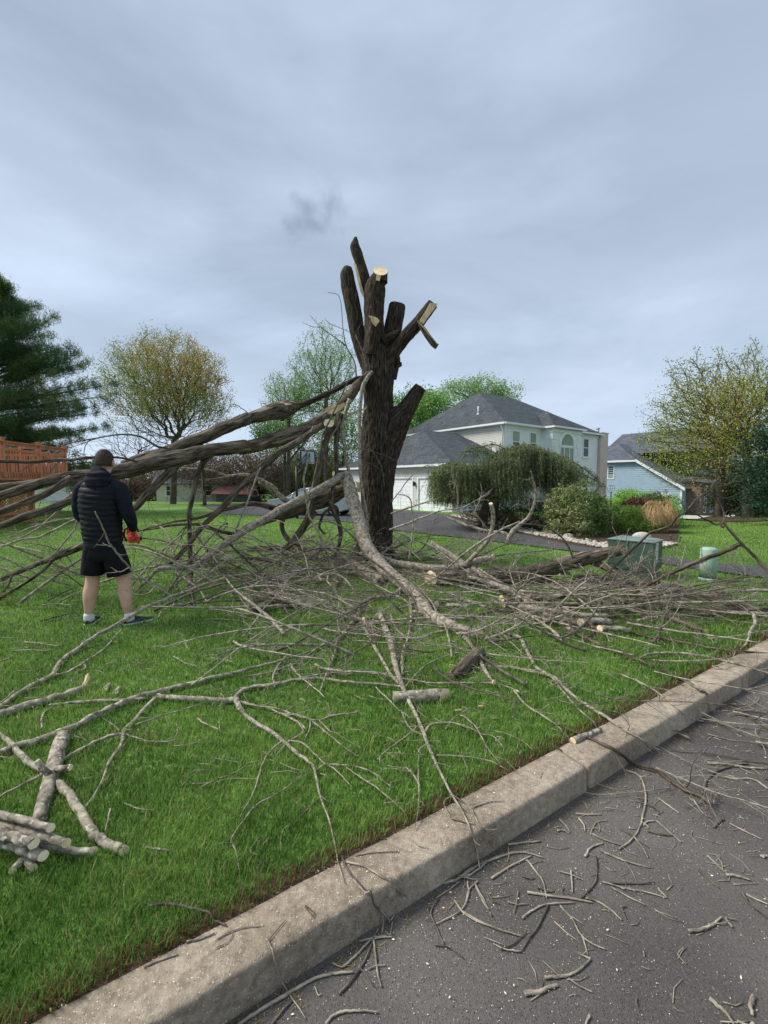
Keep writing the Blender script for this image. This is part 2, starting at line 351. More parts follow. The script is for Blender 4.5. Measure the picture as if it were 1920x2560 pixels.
def world(u): return np.asarray(u, float)
def frame(ox, oy, ang, oz=0):
    c, s = math.cos(ang), math.sin(ang)
    return lambda u, v, z: np.array([ox+u*c-v*s, oy+u*s+v*c, oz+z])
def uball(mb, c, r, sc=(1, 1, 1), seg=14, ring=9, disp=None, fr=None):
    th = np.linspace(0, np.pi, ring); an = np.linspace(0, 2*np.pi, seg, endpoint=False)
    V = np.stack([np.sin(th)[:, None]*np.cos(an)*sc[0], np.sin(th)[:, None]*np.sin(an)*sc[1], np.cos(th)[:, None]*np.ones(seg)*sc[2]], -1)*r
    if disp: V = V*(1+disp(V))[..., None]
    V = V.reshape(-1, 3)
    if fr: V = np.array([fr(*(q+c)) for q in V])
    else: V = V+np.asarray(c)
    i, j = np.meshgrid(np.arange(ring-1), np.arange(seg), indexing='ij'); j2 = (j+1) % seg
    mb.add(V, np.stack([i*seg+j, (i+1)*seg+j, (i+1)*seg+j2, i*seg+j2], -1).reshape(-1, 4))
# ============================================================ SETTING: ground, road, kerb, drive
KO = np.array([0, 1.62]); KE = np.array([.8403, .5421]); KN = np.array([-.5421, .8403])
def K(s, t): return KO+np.multiply.outer(s, KE)+np.multiply.outer(t, KN)
def spaced(vals): return np.concatenate([np.linspace(a, b, n, endpoint=False) for a, b, n in vals]+[[vals[-1][1]]])
def grid(mb, S, T, zf, jit=None):
    s, t = np.meshgrid(S, T, indexing='ij'); xy = KO+s[..., None]*KE+t[..., None]*KN
    z = zf(xy[..., 0], xy[..., 1], s, t); V = np.concatenate([xy, z[..., None]], -1)
    n, m = s.shape; i, j = np.meshgrid(np.arange(n-1), np.arange(m-1), indexing='ij')
    mb.add(V, np.stack([i*m+j, (i+1)*m+j, (i+1)*m+j+1, i*m+j+1], -1).reshape(-1, 4))
S_ = spaced([(-900, -60, 8), (-60, -4, 40), (-4, 8, 120), (8, 60, 90), (60, 900, 12)])
mb = MB(); T_ = spaced([(.215, 6, 60), (6, 60, 110), (60, 150, 20), (150, 1500, 10)])
def lawn_z(x, y, s, t):
    return terr(x, y)+(.022*(fbm(np.stack([x*1.7, y*1.7, 0*x], -1))-.5)-.002)*(t < 40)
grid(mb, S_, T_, lawn_z); mb.build('lawn', M['lawn'], origin=(0, 0, 0), kind='structure')
mb = MB(); grid(mb, spaced([(-900, -6, 10), (-6, 12, 200), (12, 900, 10)]), spaced([(.17, .31, 8)]),
     lambda x, y, s, t: -.002+.012*fbm(np.stack([x*9, y*9, 0*x], -1))*(t > .2)-.05*(t > .28))
mb.build('soil_strip', M['soil'], origin=(0, 0, 0), kind='structure')
mb = MB(); grid(mb, spaced([(-900, -30, 8), (-30, 60, 90), (60, 900, 8)]), spaced([(-9, 0.03, 30)]), lambda x, y, s, t: -.135+0*x)
mb.build('road', M['asphalt'], origin=(0, 0, 0), kind='structure')
mb = MB(); grid(mb, np.array([-900., -30, 60, 900]), np.array([-900., -60, -8.9]), lambda x, y, s, t: -.13+0*x)
mb.build('verge', M['lawn'], origin=(0, 0, 0), kind='structure')
# kerb in cast lengths
mb = MB(); prof = np.array([(.195, -.12), (.195, -.004), (.188, .003), (.14, .002), (.1, .001), (.06, 0), (.026, -.001), (.012, -.003), (.004, -.007), (.0, -.015), (-.002, -.045), (-.004, -.07), (-.008, -.11), (-.012, -.15)])
joints = [-40, -20, -4.76, -1.7, 1.356, 2.885, 3.52, 6, 9, 12, 15, 18, 40]
for a, b in zip(joints[:-1], joints[1:]):
    step = .02 if -5 < a < 6 else .3
    s = np.linspace(a+.009, b-.009, max(2, int((b-a)/step))); n, m = len(s), len(prof)
    t = np.repeat(prof[None, :, 0], n, 0); z = np.repeat(prof[None, :, 1], n, 0); ss = np.repeat(s[:, None], m, 1)
    e = np.minimum(ss-a, b-ss); t = t+np.where(t < .1, 1, -1)*.010*np.exp(-e/.014)*(t < .05); z = z-.009*np.exp(-e/.012)
    nz = fbm(np.stack([ss*7, t*22, z*22], -1), 4)-.5; edge = np.exp(-((t-.01)/.02)**2)*(z > -.04)
    t = t+nz*.004+edge*.012*np.clip(nz, 0, 1); z = z+nz*.004
    xy = KO+ss[..., None]*KE+t[..., None]*KN; V = np.concatenate([xy, z[..., None]], -1)
    i, j = np.meshgrid(np.arange(n-1), np.arange(m-1), indexing='ij')
    mb.add(V, [np.stack([i*m+j, i*m+j+1, (i+1)*m+j+1, (i+1)*m+j], -1).reshape(-1, 4), np.arange(m)[None, ::-1], (np.arange(m)+(n-1)*m)[None]])
mb.build('kerb', M['kerb'], origin=(0, 0, 0), kind='structure')
def strip(name, A, B, m, dz, nu=60, nv=8, kind='structure', **kw):
    def res(p, n):
        p = catmull(np.asarray(p, float), 12); d = np.concatenate([[0], np.cumsum(np.linalg.norm(np.diff(p, axis=0), axis=1))]); q = np.linspace(0, d[-1], n)
        return np.stack([np.interp(q, d, p[:, k]) for k in range(2)], -1)
    a, b = res(A, nu), res(B, nu); w = np.linspace(0, 1, nv)[None, :, None]; xy = a[:, None]*(1-w)+b[:, None]*w
    V = np.concatenate([xy, (terr(xy[..., 0], xy[..., 1])+dz)[..., None]], -1); i, j = np.meshgrid(np.arange(nu-1), np.arange(nv-1), indexing='ij')
    mb = MB(); mb.add(V, np.stack([i*nv+j, (i+1)*nv+j, (i+1)*nv+j+1, i*nv+j+1], -1).reshape(-1, 4)); return mb.build(name, m, origin=(0, 0, 0), kind=kind, **kw)
g2 = lambda *q: G(*q)[:2]
strip('driveway', [g2(560, 1286), g2(660, 1290), g2(850, 1304), g2(975, 1325), g2(1300, 1363), (6.21, 7.05), (7.2, 6.42)],
      [(-16, 38), (-6, 37), (1.5, 27.5), g2(1140, 1291), g2(1300, 1330), g2(1525, 1375), (7.04, 7.98), (10, 8.2)], M['drive'], .03, 90, 10)
strip('garden_bed', [g2(1130, 1296), g2(1300, 1336), g2(1500, 1374), g2(1690, 1365)], [g2(1180, 1270), (7, 24), (10, 22), g2(1700, 1300)], M['mulch'], .035, 40, 10)
strip('mulch_bed', [g2(1700, 1299), g2(1760, 1303), g2(1860, 1306), g2(1990, 1300)], [g2(1705, 1294), g2(1760, 1293), g2(1850, 1290), g2(1990, 1287)], M['mulch'], .04, 20, 5)
strip('footpath', [g2(1690, 1300), g2(1760, 1297), g2(1842, 1289), g2(1880, 1285.5)], [g2(1690, 1297), g2(1760, 1291), g2(1842, 1282.5), g2(1880, 1282)], M['concrete'], .07, 20, 3)

# ============================================================ NEIGHBOUR HOUSE
C0 = np.array([8.45, 31.2]); D1 = np.array([-.6, .8]); DB = np.array([.8, .6])
def H(u, v, z): return np.array([*(C0+u*D1+v*DB), z])
ZG = -.9
def siding(mb, fr, poly, z0, course=.115, proud=.016):
    """clapboards: fr(u, z, off) ; poly = convex outline [(u,z)]"""
    P_ = poly+poly[:1]
    def span(z):
        xs = []
        for (a, b), (c, d) in zip(P_[:-1], P_[1:]):
            if (b-z)*(d-z) <= 0 and b != d: xs.append(a+(c-a)*(z-b)/(d-b))
        return (min(xs), max(xs)) if xs else None
    zt = max(q[1] for q in poly); zb = max(z0, min(q[1] for q in poly)); z = zb
    while z < zt-.01:
        z2 = min(z+course, zt-.001); a = span(z+.0005); b = span(z2)
        if a and b:
            mb.quads([[fr(a[0], z, proud), fr(a[1], z, proud), fr(b[1], z2, 0), fr(b[0], z2, 0)]])
            mb.quads([[fr(a[0], z, 0), fr(a[1], z, 0), fr(a[1], z, proud), fr(a[0], z, proud)]])
        z = z2 if z2 < zt-.002 else zt
def window(par, fr, u0, u1, z0, z1, frame_m='white', mull=(), rail=True, name='window', sill=True, curtain=None, top=None):
    """fr(u,z,off)"""
    b = MB()
    def bx(a, c, d, e, o0, o1):
        p = [fr(x, z, o) for o in (o0, o1) for z in (d, e) for x in (a, c)]
        b.add(p, np.array([[0, 2, 3, 1], [4, 5, 7, 6], [0, 1, 5, 4], [2, 6, 7, 3], [0, 4, 6, 2], [1, 3, 7, 5]]))
    t = .075
    bx(u0-t, u0, z0-t, z1+t, -.03, .05); bx(u1, u1+t, z0-t, z1+t, -.03, .05); bx(u0, u1, z1, z1+t, -.03, .05); bx(u0, u1, z0-t, z0, -.03, .05)
    if rail: bx(u0, u1, (z0+z1)/2-.03, (z0+z1)/2+.03, .0, .035)
    for m_ in mull: bx(m_-.04, m_+.04, z0, z1, .0, .035)
    if sill: bx(u0-.13, u1+.13, z0-t-.1, z0-t-.002, -.02, .09)
    w = b.build(name, M[frame_m], par, smooth=False)
    b = MB(); b.quads([[fr(u0, z0, .016), fr(u1, z0, .016), fr(u1, z1, .016), fr(u0, z1, .016)]]); g = b.build('pane', M['glass'], w, smooth=False)
    if curtain:
        a, c = curtain; b = MB(); b.quads([[fr(u0, a, .020), fr(u1, a, .020), fr(u1, c, .020), fr(u0, c, .020)]]); b.build('blind', M['blind'], w, smooth=False)
    return w
def roofpoly(mb, pts, flip=False):
    p = np.array(pts); n = np.cross(p[1]-p[0], p[2]-p[0]); n /= np.linalg.norm(n)
    if n[2] < 0: n = -n; 
    e = np.cross(np.array([0, 0, 1.]), n); e /= np.linalg.norm(e); s = np.cross(n, e)
    mb.poly(p, np.c_[p@e, p@s])
hl = H(5, 3, ZG)
house = thing('house', hl, 'two storey pale house with hipped grey shingle roof and attached garage behind the stump', 'house')
house['_loc'] = [float(q) for q in hl]
ZE, RZ = 5.75, 9.15
b = MB()  # sided left wall (v=0) and garage walls
siding(b, lambda u, z, o: H(u, -o, z), [(0, ZG), (11, ZG), (11, ZE), (0, ZE)], 2.0)
gd = [(-.84, 1.69), (2.29, 4.82), (5.42, 7.95)]; GV = -6.5
gfr = lambda u, z, o: H(u, GV-o, z)
siding(b, gfr, [(-1.4, 1.84), (10.7, 1.84), (10.7, 2.62), (-1.4, 2.62)], 1.84)
for a, c in [(-1.4, -.84), (1.69, 2.29), (4.82, 5.42), (7.95, 10.7)]: siding(b, gfr, [(a, ZG), (c, ZG), (c, 1.84), (a, 1.84)], ZG)
siding(b, lambda u, z, o: H(-1.4-o, u, z), [(GV, ZG), (2, ZG), (2, 2.62), (GV, 2.62)], ZG)
siding(b, lambda u, z, o: H(10.7+o, u, z), [(GV, ZG), (0, ZG), (0, 2.62), (GV, 2.62)], ZG)
b.build('wall', M['siding'], house, smooth=False)
b = MB()  # stucco front
sfr = lambda u, z, o: H(-o, u, z)
b.box(H, 0.002, .2, 0, 4.55, ZG, ZE); b.box(H, .002, .2, 8.4, 12.9, ZG, ZE)
b.box(H, -.9, .3, 4.5, 8.45, ZG, ZE); b.box(H, .3, 11, 12.6, 12.9, ZG, ZE); b.box(H, 10.8, 11, .01, 12.5, ZG, ZE)
b.build('wall', M['stucco'], house, smooth=False)
for v in (4.5, 8.45):                       # corner quoins
    b = MB()
    for k in range(10):
        z = .6+k*.52
        if v == 4.5: b.box(H, -.935, -.36, v-.035, v-.001, z, z+.36); b.box(H, -.935, -.901, v-.001, v+(.62 if k % 2 else .45), z, z+.36)
        else: b.box(H, -.935, -.901, v-(.62 if k % 2 else .45), v+.035, z, z+.36)
    b.build('quoin', M['stucco'], house, smooth=False)
b = MB(); b.box(H, -.98, -.9, 4.42, 8.53, 5.35, 5.6); b.box(H, -.06, .0, .0, 4.4, 5.4, 5.6); b.box(H, -.06, .0, 8.56, 12.9, 5.4, 5.6); b.build('frieze', M['stucco'], house, smooth=False)
# roofs
b = MB(); o = .35; z0 = ZE
A, Bq, Cq, Dq = H(-o, -o, z0), H(11+o, -o, z0), H(11+o, 13.2, z0), H(-o, 13.2, z0); r1, r2_ = H(5.5, 3.6, RZ), H(5.5, 8.3, RZ)
roofpoly(b, [A, Bq, r1]); roofpoly(b, [A, Dq, r2_, r1]); roofpoly(b, [Dq, Cq, r2_]); roofpoly(b, [Cq, Bq, r1, r2_])
# bay roof (hip running into the front slope)
bz = 7.25; pr = H(1.95, 6.48, bz); pf = H(.9, 6.48, bz); q1, q2 = H(-1.2, 4.2, z0+.01), H(-1.2, 8.75, z0+.01); i1, i2 = H(-.3, 4.2, z0+.01), H(-.3, 8.75, z0+.01)
roofpoly(b, [q1, q2, pf]); roofpoly(b, [i1, q1, pf, pr]); roofpoly(b, [q2, i2, pr, pf])
b.build('roof', M['shingle'], house, smooth=False)
b = MB(); e = 2.68
ga, gb, gc = H(-1.7, -6.85, e), H(11, -6.85, e), H(4.65, -3.5, 5.4); gd_, ge, gf = H(4.65, 0, 5.4), H(-1.7, 2.4, e), H(11, 0, e)
roofpoly(b, [ga, gb, gc]); roofpoly(b, [ga, H(-1.7, 0, e), gd_, gc]); roofpoly(b, [gb, gf, gd_, gc]); roofpoly(b, [H(-1.7, 0, e), ge, H(0, 2.4, 3.4), H(0, 0, 3.41)])
b.build('garage_roof', M['shingle'], house, smooth=False)
b = MB()  # gutters
def gut(p, q, z, w=.12, h=.13):
    p = np.array(p, float); q = np.array(q, float); d = (q-p)/np.linalg.norm(q-p); n = np.array([-d[1], d[0]])*w/2
    c = [(*(k+sg*n), zz_) for zz_ in (z-h, z) for k in (p, q) for sg in (-1, 1)]
    b.add([H(*k) for k in c], np.array([[0, 2, 3, 1], [4, 5, 7, 6], [0, 1, 5, 4], [2, 6, 7, 3], [0, 4, 6, 2], [1, 3, 7, 5]]))
gut((-.3, -o), (11+o, -o), z0); gut((-o, -o), (-o, 4.2), z0-.002); gut((-o, 4.26), (-1.2, 4.26), z0+.004); gut((-1.2, 4.2), (-1.2, 8.75), z0+.001); gut((-1.26, 8.7), (-o, 8.7), z0+.003); gut((-o, 8.8), (-o, 13.2), z0-.001)
gut((-1.7, -6.85), (11, -6.85), e); gut((-1.7, -6.75), (-1.7, 2.4), e-.002)
b.box(H, 0.0, .31, .02, .1, ZE-.02, ZE)
b.build('gutter', M['white'], house, smooth=False)
b = MB(); b.box(H, -.1, 11.1, -.29, -.001, ZE-.16, ZE-.135); b.box(H, -.29, -.07, -.29, 4.1, ZE-.162, ZE-.137); b.box(H, -1.35, 10.65, -6.8, -6.53, e-.16, e-.14); b.build('soffit', M['white'], house, smooth=False)
for q, zt, zb in (((.06, -.1), ZE-.15, 2.9), ((-1.5, -6.6), e-.14, ZG)):
    b = MB(); sweep(b, [H(q[0], q[1]-.2, zt), H(q[0], q[1]-.18, zt-.12), H(q[0], q[1], zt-.35), H(q[0], q[1], zb)], [.045]*4, 8); b.build('downspout', M['white'], house)
for a, c in gd:
    b = MB()
    for k in range(4):
        zb = -.32+k*.532; pass
        p = lambda u, z, oo: H(u, GV-oo, z)
        for kk in range(2):
            zz0 = zb+kk*.266; c8 = [p(x, z, oo) for oo in (-.1, -.06) for z in (zz0+.006, zz0+.26) for x in (a+.02, c-.02)]
            b.add(c8, np.array([[0, 2, 3, 1], [4, 5, 7, 6], [0, 1, 5, 4], [2, 6, 7, 3], [0, 4, 6, 2], [1, 3, 7, 5]]))
        c8 = [p(x, z, oo) for oo in (-.13, -.09) for z in (zb, zb+.532) for x in (a, c)]
        b.add(c8, np.array([[0, 2, 3, 1], [4, 5, 7, 6], [0, 1, 5, 4], [2, 6, 7, 3], [0, 4, 6, 2], [1, 3, 7, 5]]))
    d = b.build('garage_door', M['garagedoor'], house, smooth=False)
    b = MB(); t = .1
    for x0, x1, y0, y1 in ((a-t, a, -.4, 1.81+t), (c, c+t, -.4, 1.81+t), (a, c, 1.81, 1.81+t)):
        c8 = [p(x, z, oo) for oo in (-.1, .03) for z in (y0, y1) for x in (x0, x1)]
        b.add(c8, np.array([[0, 2, 3, 1], [4, 5, 7, 6], [0, 1, 5, 4], [2, 6, 7, 3], [0, 4, 6, 2], [1, 3, 7, 5]]))
    b.build('door_frame', M['white'], d, smooth=False)
for u in (1.99, 9.3):
    b = MB(); f2 = lambda x, y, z: H(u+x, GV-.12-y, 1.45+z)
    b.box(f2, -.05, .05, -.1, -.06, -.1, .12); uball(b, np.array([0, .03, -.02]), .1, (.8, .8, 1.3), 8, 6, fr=f2); sweep(b, [f2(0, .03, .1), f2(0, .03, .2)], [.09, .01], 8)
    b.build('wall_lamp', M['black'], house)
b = MB(); b.box(H, -1.46, -1.41, -5.9, -4.7, -.3, 1.9); d = b.build('side_door', M['white'], house, smooth=False)
b = MB(); uball(b, H(-1.52, -5.75, .72), .06); b.build('door_handle', M['black'], d)
window(house, sfr, .93, 1.68, 3.75, 5.2, curtain=(4.5, 5.18)); window(house, sfr, 3.0, 3.72, 3.75, 5.2, curtain=(4.5, 5.18))
window(house, sfr, 10.5, 11.25, 3.75, 5.2); window(house, sfr, 10.5, 11.25, .7, 2.2, curtain=(1.6, 2.18)); window(house, sfr, .93, 1.68, .6, 2.1); window(house, sfr, 3.0, 3.72, .6, 2.1)
bf = lambda u, z, oo: H(-.9-oo, u, z)
window(house, bf, 5.55, 7.4, 3.25, 4.2, mull=(6.1, 6.85), rail=False, curtain=(3.27, 4.18))
# arch-top light
n = 24; an = np.linspace(0, np.pi, n); uc, zc, ra = 6.475, 4.38, .93
b = MB()
for ro, ri, o1 in ((ra+.2, ra+.02, .06), (ra+.03, ra-.05, .09)):
    for k in range(n-1):
        q = [bf(uc+r*math.cos(t), zc+r*math.sin(t), oo) for oo in (-.02, o1) for r in (ri, ro) for t in (an[k], an[k+1])]
        b.add(q, np.array([[0, 2, 3, 1], [4, 5, 7, 6], [0, 1, 5, 4], [2, 6, 7, 3]]))
c8 = [bf(x, z, oo) for oo in (0, .08) for z in (4.28, 4.4) for x in (uc-1.1, uc+1.1)]
b.add(c8, np.array([[0, 2, 3, 1], [4, 5, 7, 6], [0, 1, 5, 4], [2, 6, 7, 3], [0, 4, 6, 2], [1, 3, 7, 5]]))
w = b.build('arched_window', M['white'], house, smooth=False)
b = MB(); b.add([bf(uc+ra*math.cos(t), zc+ra*math.sin(t), .02) for t in an], np.arange(n)[None]); b.build('pane', M['blind'], w, smooth=False)
b = MB(); b.box(H, -.25, .9, 12.92, 14.2, ZG, 5.85); b.box(H, -.3, .95, 12.9, 14.25, 5.85, 5.92); ch = b.build('chimney', M['stucco_tan'], house, smooth=False)
b = MB(); sweep(b, [H(.3, 13.4, 5.9), H(.3, 13.4, 6.25)], [.13, .13], 12); sweep(b, [H(.3, 13.4, 6.28), H(.3, 13.4, 6.36)], [.2, .17], 12); b.build('flue_cap', M['grey'], ch)
b = MB(); pv = H(3.2, .9, 6.75); sweep(b, [pv, pv+[0, 0, .62]], [.05, .05], 10); sweep(b, [pv-[0, 0, .02], pv+[0, 0, .1]], [.16, .06], 10); b.build('vent_pipe', M['white'], house)

# ---- blue house to the right
Q0 = np.array([27., 40.])
def Bh(u, v, z): return np.array([*(Q0+u*D1+v*DB), z])
bl = Bh(4, 3, -1.8); bh = thing('house', bl, 'blue clapboard house with dark violet grey roof at the right of the pale house', 'house'); bh['_loc'] = [float(q) for q in bl]
b = MB(); siding(b, lambda u, z, oo: Bh(u, -oo, z), [(0, -1.9), (8, -1.9), (8, 3.62), (3.9, 3.62), (0, 1.2)], -1.9, .2, .025); b.build('wall', M['bluesiding'], bh, smooth=False)
b = MB(); b.box(Bh, 0, 8, .02, 8, -1.9, 1.2); b.box(Bh, 3.9, 8, .02, 8, 1.2, 3.6); b.box(Bh, -1, 8.7, 8.1, 12.9, -2, 4.6)
for u in (-1, 8.7): b.add([Bh(u, 3.2, 4.6), Bh(u, 12.9, 4.6), Bh(u, 8, 7.1)], np.array([[0, 1, 2]]))
b.build('side_wall', M['bluesiding'], bh, smooth=False)
b = MB(); x0 = -.35
roofpoly(b, [Bh(-.4, x0, 1.0), Bh(3.85, x0, 3.75), Bh(7, 2.6, 5.6), Bh(7, 9, 5.6), Bh(-.4, 9, 1.0)])
roofpoly(b, [Bh(3.85, x0, 3.74), Bh(8.6, x0, 3.74), Bh(8.6, 2.6, 5.4), Bh(7, 2.6, 5.58)])
roofpoly(b, [Bh(9.1, 2.9, 4.55), Bh(-1.3, 2.9, 4.55), Bh(-1.3, 8, 7.15), Bh(9.1, 8, 7.15)])
roofpoly(b, [Bh(9.1, 13.1, 4.55), Bh(-1.3, 13.1, 4.55), Bh(-1.3, 8, 7.15), Bh(9.1, 8, 7.15)]); b.build('roof', M['shingle_dark'], bh, smooth=False)
b = MB(); b.box(Bh, 3.9, 8.6, -.42, -.34, 3.55, 3.72)
q = [Bh(u, v, z) for v in (-.42, -.3) for u, z in ((-.4, .8), (-.4, 1.05), (3.9, 3.8), (3.9, 3.55))]
b.add(q, np.array([[0, 1, 2, 3], [4, 7, 6, 5], [0, 4, 5, 1], [3, 2, 6, 7], [0, 3, 7, 4], [1, 5, 6, 2]])); b.box(Bh, -.08, .08, -.06, .05, -1.9, 1.1); b.box(Bh, 7.6, 7.72, -.12, -.03, -1.9, 3.6)
b.build('trim', M['white'], bh, smooth=False)
bfr = lambda u, z, oo: Bh(u, -oo, z)
window(bh, bfr, 6.1, 7.25, 1.95, 3.2, mull=(6.68,), rail=False, sill=False, curtain=(1.97, 2.4))
b = MB(); b.box(Bh, .95, 1.95, -.07, -.02, -1.6, .5); d = b.build('door', M['white'], bh, smooth=False)
b = MB()
for k in range(6): b.box(Bh, 1.1+.13*k, 1.18+.13*k, -.085, -.072, .0, .25)
b.build('door_window', M['black'], d, smooth=False)
# stone porch wing
b = MB(); b.box(Bh, -1.2, .0, 1.2, 6.5, -1.9, 1.6); b.box(Bh, -3.6, -1.2, 6.5, 9.5, -2, 3.4); b.build('stone_wall', M['brick'], bh, smooth=False)
wfr = lambda u, z, oo: Bh(-1.2-oo, u, z)
for v in (1.9, 3.6): window(bh, wfr, v, v+.35, -1.2, .9, sill=False)
window(bh, wfr, 5.2, 6.3, -1.5, .9, sill=False, rail=False, curtain=(-1.45, .88))
window(bh, lambda u, z, oo: Bh(-3.6-oo, u, z), 7.2, 8.6, -.4, 1.2, mull=(7.9,), sill=False)
b = MB(); roofpoly(b, [Bh(-1.7, .8, 1.5), Bh(-1.7, 9, 1.5), Bh(.6, 9, 2.4), Bh(.6, .8, 1.9)]); roofpoly(b, [Bh(-4, 6.2, 3.4), Bh(-4, 10, 3.4), Bh(-1, 10, 5), Bh(-1, 6.2, 5)]); b.build('porch_roof', M['shingle_dark'], bh, smooth=False)

# ============================================================ DECK at the left
dk_l = (-15.6, 18.5, float(terr(-15, 18))); deck = thing('deck', dk_l, 'raised red cedar deck with baluster railing and lattice skirt beside the pine', 'deck'); deck['_loc'] = list(dk_l)
da = math.atan2(.993, -.114)
Df = frame(-13.9, 15.0, da)      # u along the visible edge (away), v to the left (-x)
DL = 5.1; zf, zr = 1.96, 3.1
b = MB()
for u in np.arange(-2.0, DL, .145): b.box(Df, u, u+.14, .0, 5.5, zf-.04, zf)
b.build('floor_boards', M['deck'], deck, smooth=False)
b = MB(); b.box(Df, -2, DL, -.02, .03, zf-.3, zf-.045); b.box(Df, DL-.03, DL+.02, .03, 5.5, zf-.3, zf-.045); b.build('rim_joist', M['deck'], deck, smooth=False)
b = MB(); b.box(Df, -2, DL, .7, .82, zf-.5, zf-.31); b.box(Df, -2, DL, 3.4, 3.5, zf-.5, zf-.31); b.build('beam', M['deck'], deck, smooth=False)
for u in (-1.6, 1.28, 3.3, DL-.05):
    b = MB(); b.box(Df, u-.06, u+.06, -.1, .02, zf-.2, zr+.08); b.box(Df, u-.09, u+.09, -.13, .05, zr+.08, zr+.12); b.build('rail_post', M['deck'], deck, smooth=False)
for v in (1.8, 3.6, 5.4):
    b = MB(); b.box(Df, DL-.1, DL+.02, v-.06, v+.06, zf-.2, zr+.08); b.build('rail_post', M['deck'], deck, smooth=False)
b = MB(); b.box(Df, -2, DL+.08, -.14, .02, zr-.04, zr+.0); b.box(Df, -2, DL, -.06, -.02, zr-.16, zr-.05)
b.box(Df, -2, DL, -.085, -.045, zr-.36, zr-.27); b.box(Df, DL-.06, DL+.1, -.1, 5.5, zr-.037, zr+.003); b.box(Df, DL, DL+.04, 0, 5.5, zr-.36, zr-.27); b.build('handrail', M['deck'], deck, smooth=False)
b = MB()
for u in np.arange(-1.95, DL-.05, .15): b.box(Df, u, u+.036, -.065, -.025, zf-.22, zr-.28)
for v in np.arange(.1, 5.4, .15): b.box(Df, DL+.045, DL+.085, v, v+.036, zf-.22, zr-.28)
b.build('balusters', M['deck'], deck, smooth=False)
for u, v in ((-1.2, .76), (1.4, .76), (4.0, .76), (4.4, 3.4)):
    b = MB(); q = Df(u, v, 0); b.box(Df, u-.07, u+.07, v-.07, v+.07, float(terr(*q[:2])), zf-.5); b.build('support_post', M['deck'], deck, smooth=False)
b = MB(); lz0, lz1 = float(terr(-14.5, 17))+.02, 1.35       # diagonal lattice
def lat(fr, u0, u1):
    hgt = lz1-lz0
    for sg in (1, -1):
        for c in np.arange(u0-hgt, u1+hgt, .135):
            a, d = (c, c+hgt*sg)
            p = [(max(min(x, u1), u0)) for x in (a, d)]
            if p[0] == p[1]: continue
            z = [lz0+(x-a)/(d-a)*hgt for x in p]; w = .025; o_ = .0 if sg > 0 else .012
            b.add([fr(p[0]-w, o_, z[0]), fr(p[0]+w, o_, z[0]), fr(p[1]+w, o_, z[1]), fr(p[1]-w, o_, z[1]),
                   fr(p[0]-w, o_+.01, z[0]), fr(p[0]+w, o_+.01, z[0]), fr(p[1]+w, o_+.01, z[1]), fr(p[1]-w, o_+.01, z[1])],
                  np.array([[0, 1, 2, 3], [7, 6, 5, 4], [0, 3, 7, 4], [1, 5, 6, 2]]))
lat(lambda u, o_, z: Df(u, .8+o_, z), -2, 4.0); lat(lambda u, o_, z: Df(4.0+o_, u, z), .8, 4.5)
b.build('lattice_skirt', M['deck'], deck, smooth=False)
b = MB(); b.box(Df, -2, 4.0, .78, .8, lz0-.02, lz0+.1); b.box(Df, 1.2, 3.4, .7, .75, .25, .37); b.build('lattice_rail', M['deck'], deck, smooth=False)

# ============================================================ far left buildings
def simple_house(loc, ang, w, d, h, rh, wm, rm, label, cat='house', name='house', wins=()):
    fr = frame(loc[0], loc[1], ang, loc[2]); t = thing(name, loc, label, cat); t['_loc'] = [float(q) for q in loc]
    b = MB(); b.box(fr, -w/2, w/2, -d/2, d/2, -.3, h)
    for s in (-1, 1): b.add([fr(s*w/2, -d/2, h), fr(s*w/2, d/2, h), fr(s*w/2, 0, h+rh)], np.array([[0, 1, 2]]))
    b.build('wall', wm, t, smooth=False)
    b = MB(); o_ = .4
    for s in (-1, 1):
        b.add([fr(-w/2-o_, s*(d/2+o_), h-.12), fr(w/2+o_, s*(d/2+o_), h-.12), fr(w/2+o_, 0, h+rh+.1), fr(-w/2-o_, 0, h+rh+.1),
               fr(-w/2-o_, s*(d/2+o_), h-.22), fr(w/2+o_, s*(d/2+o_), h-.22), fr(w/2+o_, 0, h+rh), fr(-w/2-o_, 0, h+rh)],
              np.array([[0, 1, 2, 3], [7, 6, 5, 4], [0, 4, 5, 1], [0, 3, 7, 4], [1, 5, 6, 2]]))
    b.build('roof', rm, t, smooth=False)
    for (u0, u1, z0, z1) in wins: window(t, lambda u, z, oo: fr(u, -d/2-oo, z), u0, u1, z0, z1, sill=False)
    return t
M['roof_far'] = mat('dark_far_roof', (.07, .075, .085), (.11, .115, .13), 3, .9)
M['cream'] = mat('cream_wall', (.55, .52, .46), (.62, .59, .53), 2, .8)
q = G(158, 1257); simple_house((q[0]-1.0, q[1]+3, q[2]), R(25), 6.5, 5, 1.9, .9, M['white'], M['roof_far'], 'low white outbuilding on the lawn between the deck and the man', 'outbuilding', 'outbuilding')
q = G(400, 1257); simple_house((q[0]+.5, q[1]+7, q[2]), R(12), 6.8, 5, 2.0, 1.3, M['cream'], M['roof_far'], 'cream house with grey roof behind the fallen branches, right of the man', wins=((-2.4, -1.6, .6, 1.6), (1.2, 2.2, .6, 1.6)))
q = G(545, 1259); simple_house((q[0], q[1]+6, q[2]), R(-8), 3.6, 3, .9, .6, M['darkgrey'], M['redroof'], 'low shed with dull red roof in front of the brown thicket', 'shed', 'shed')

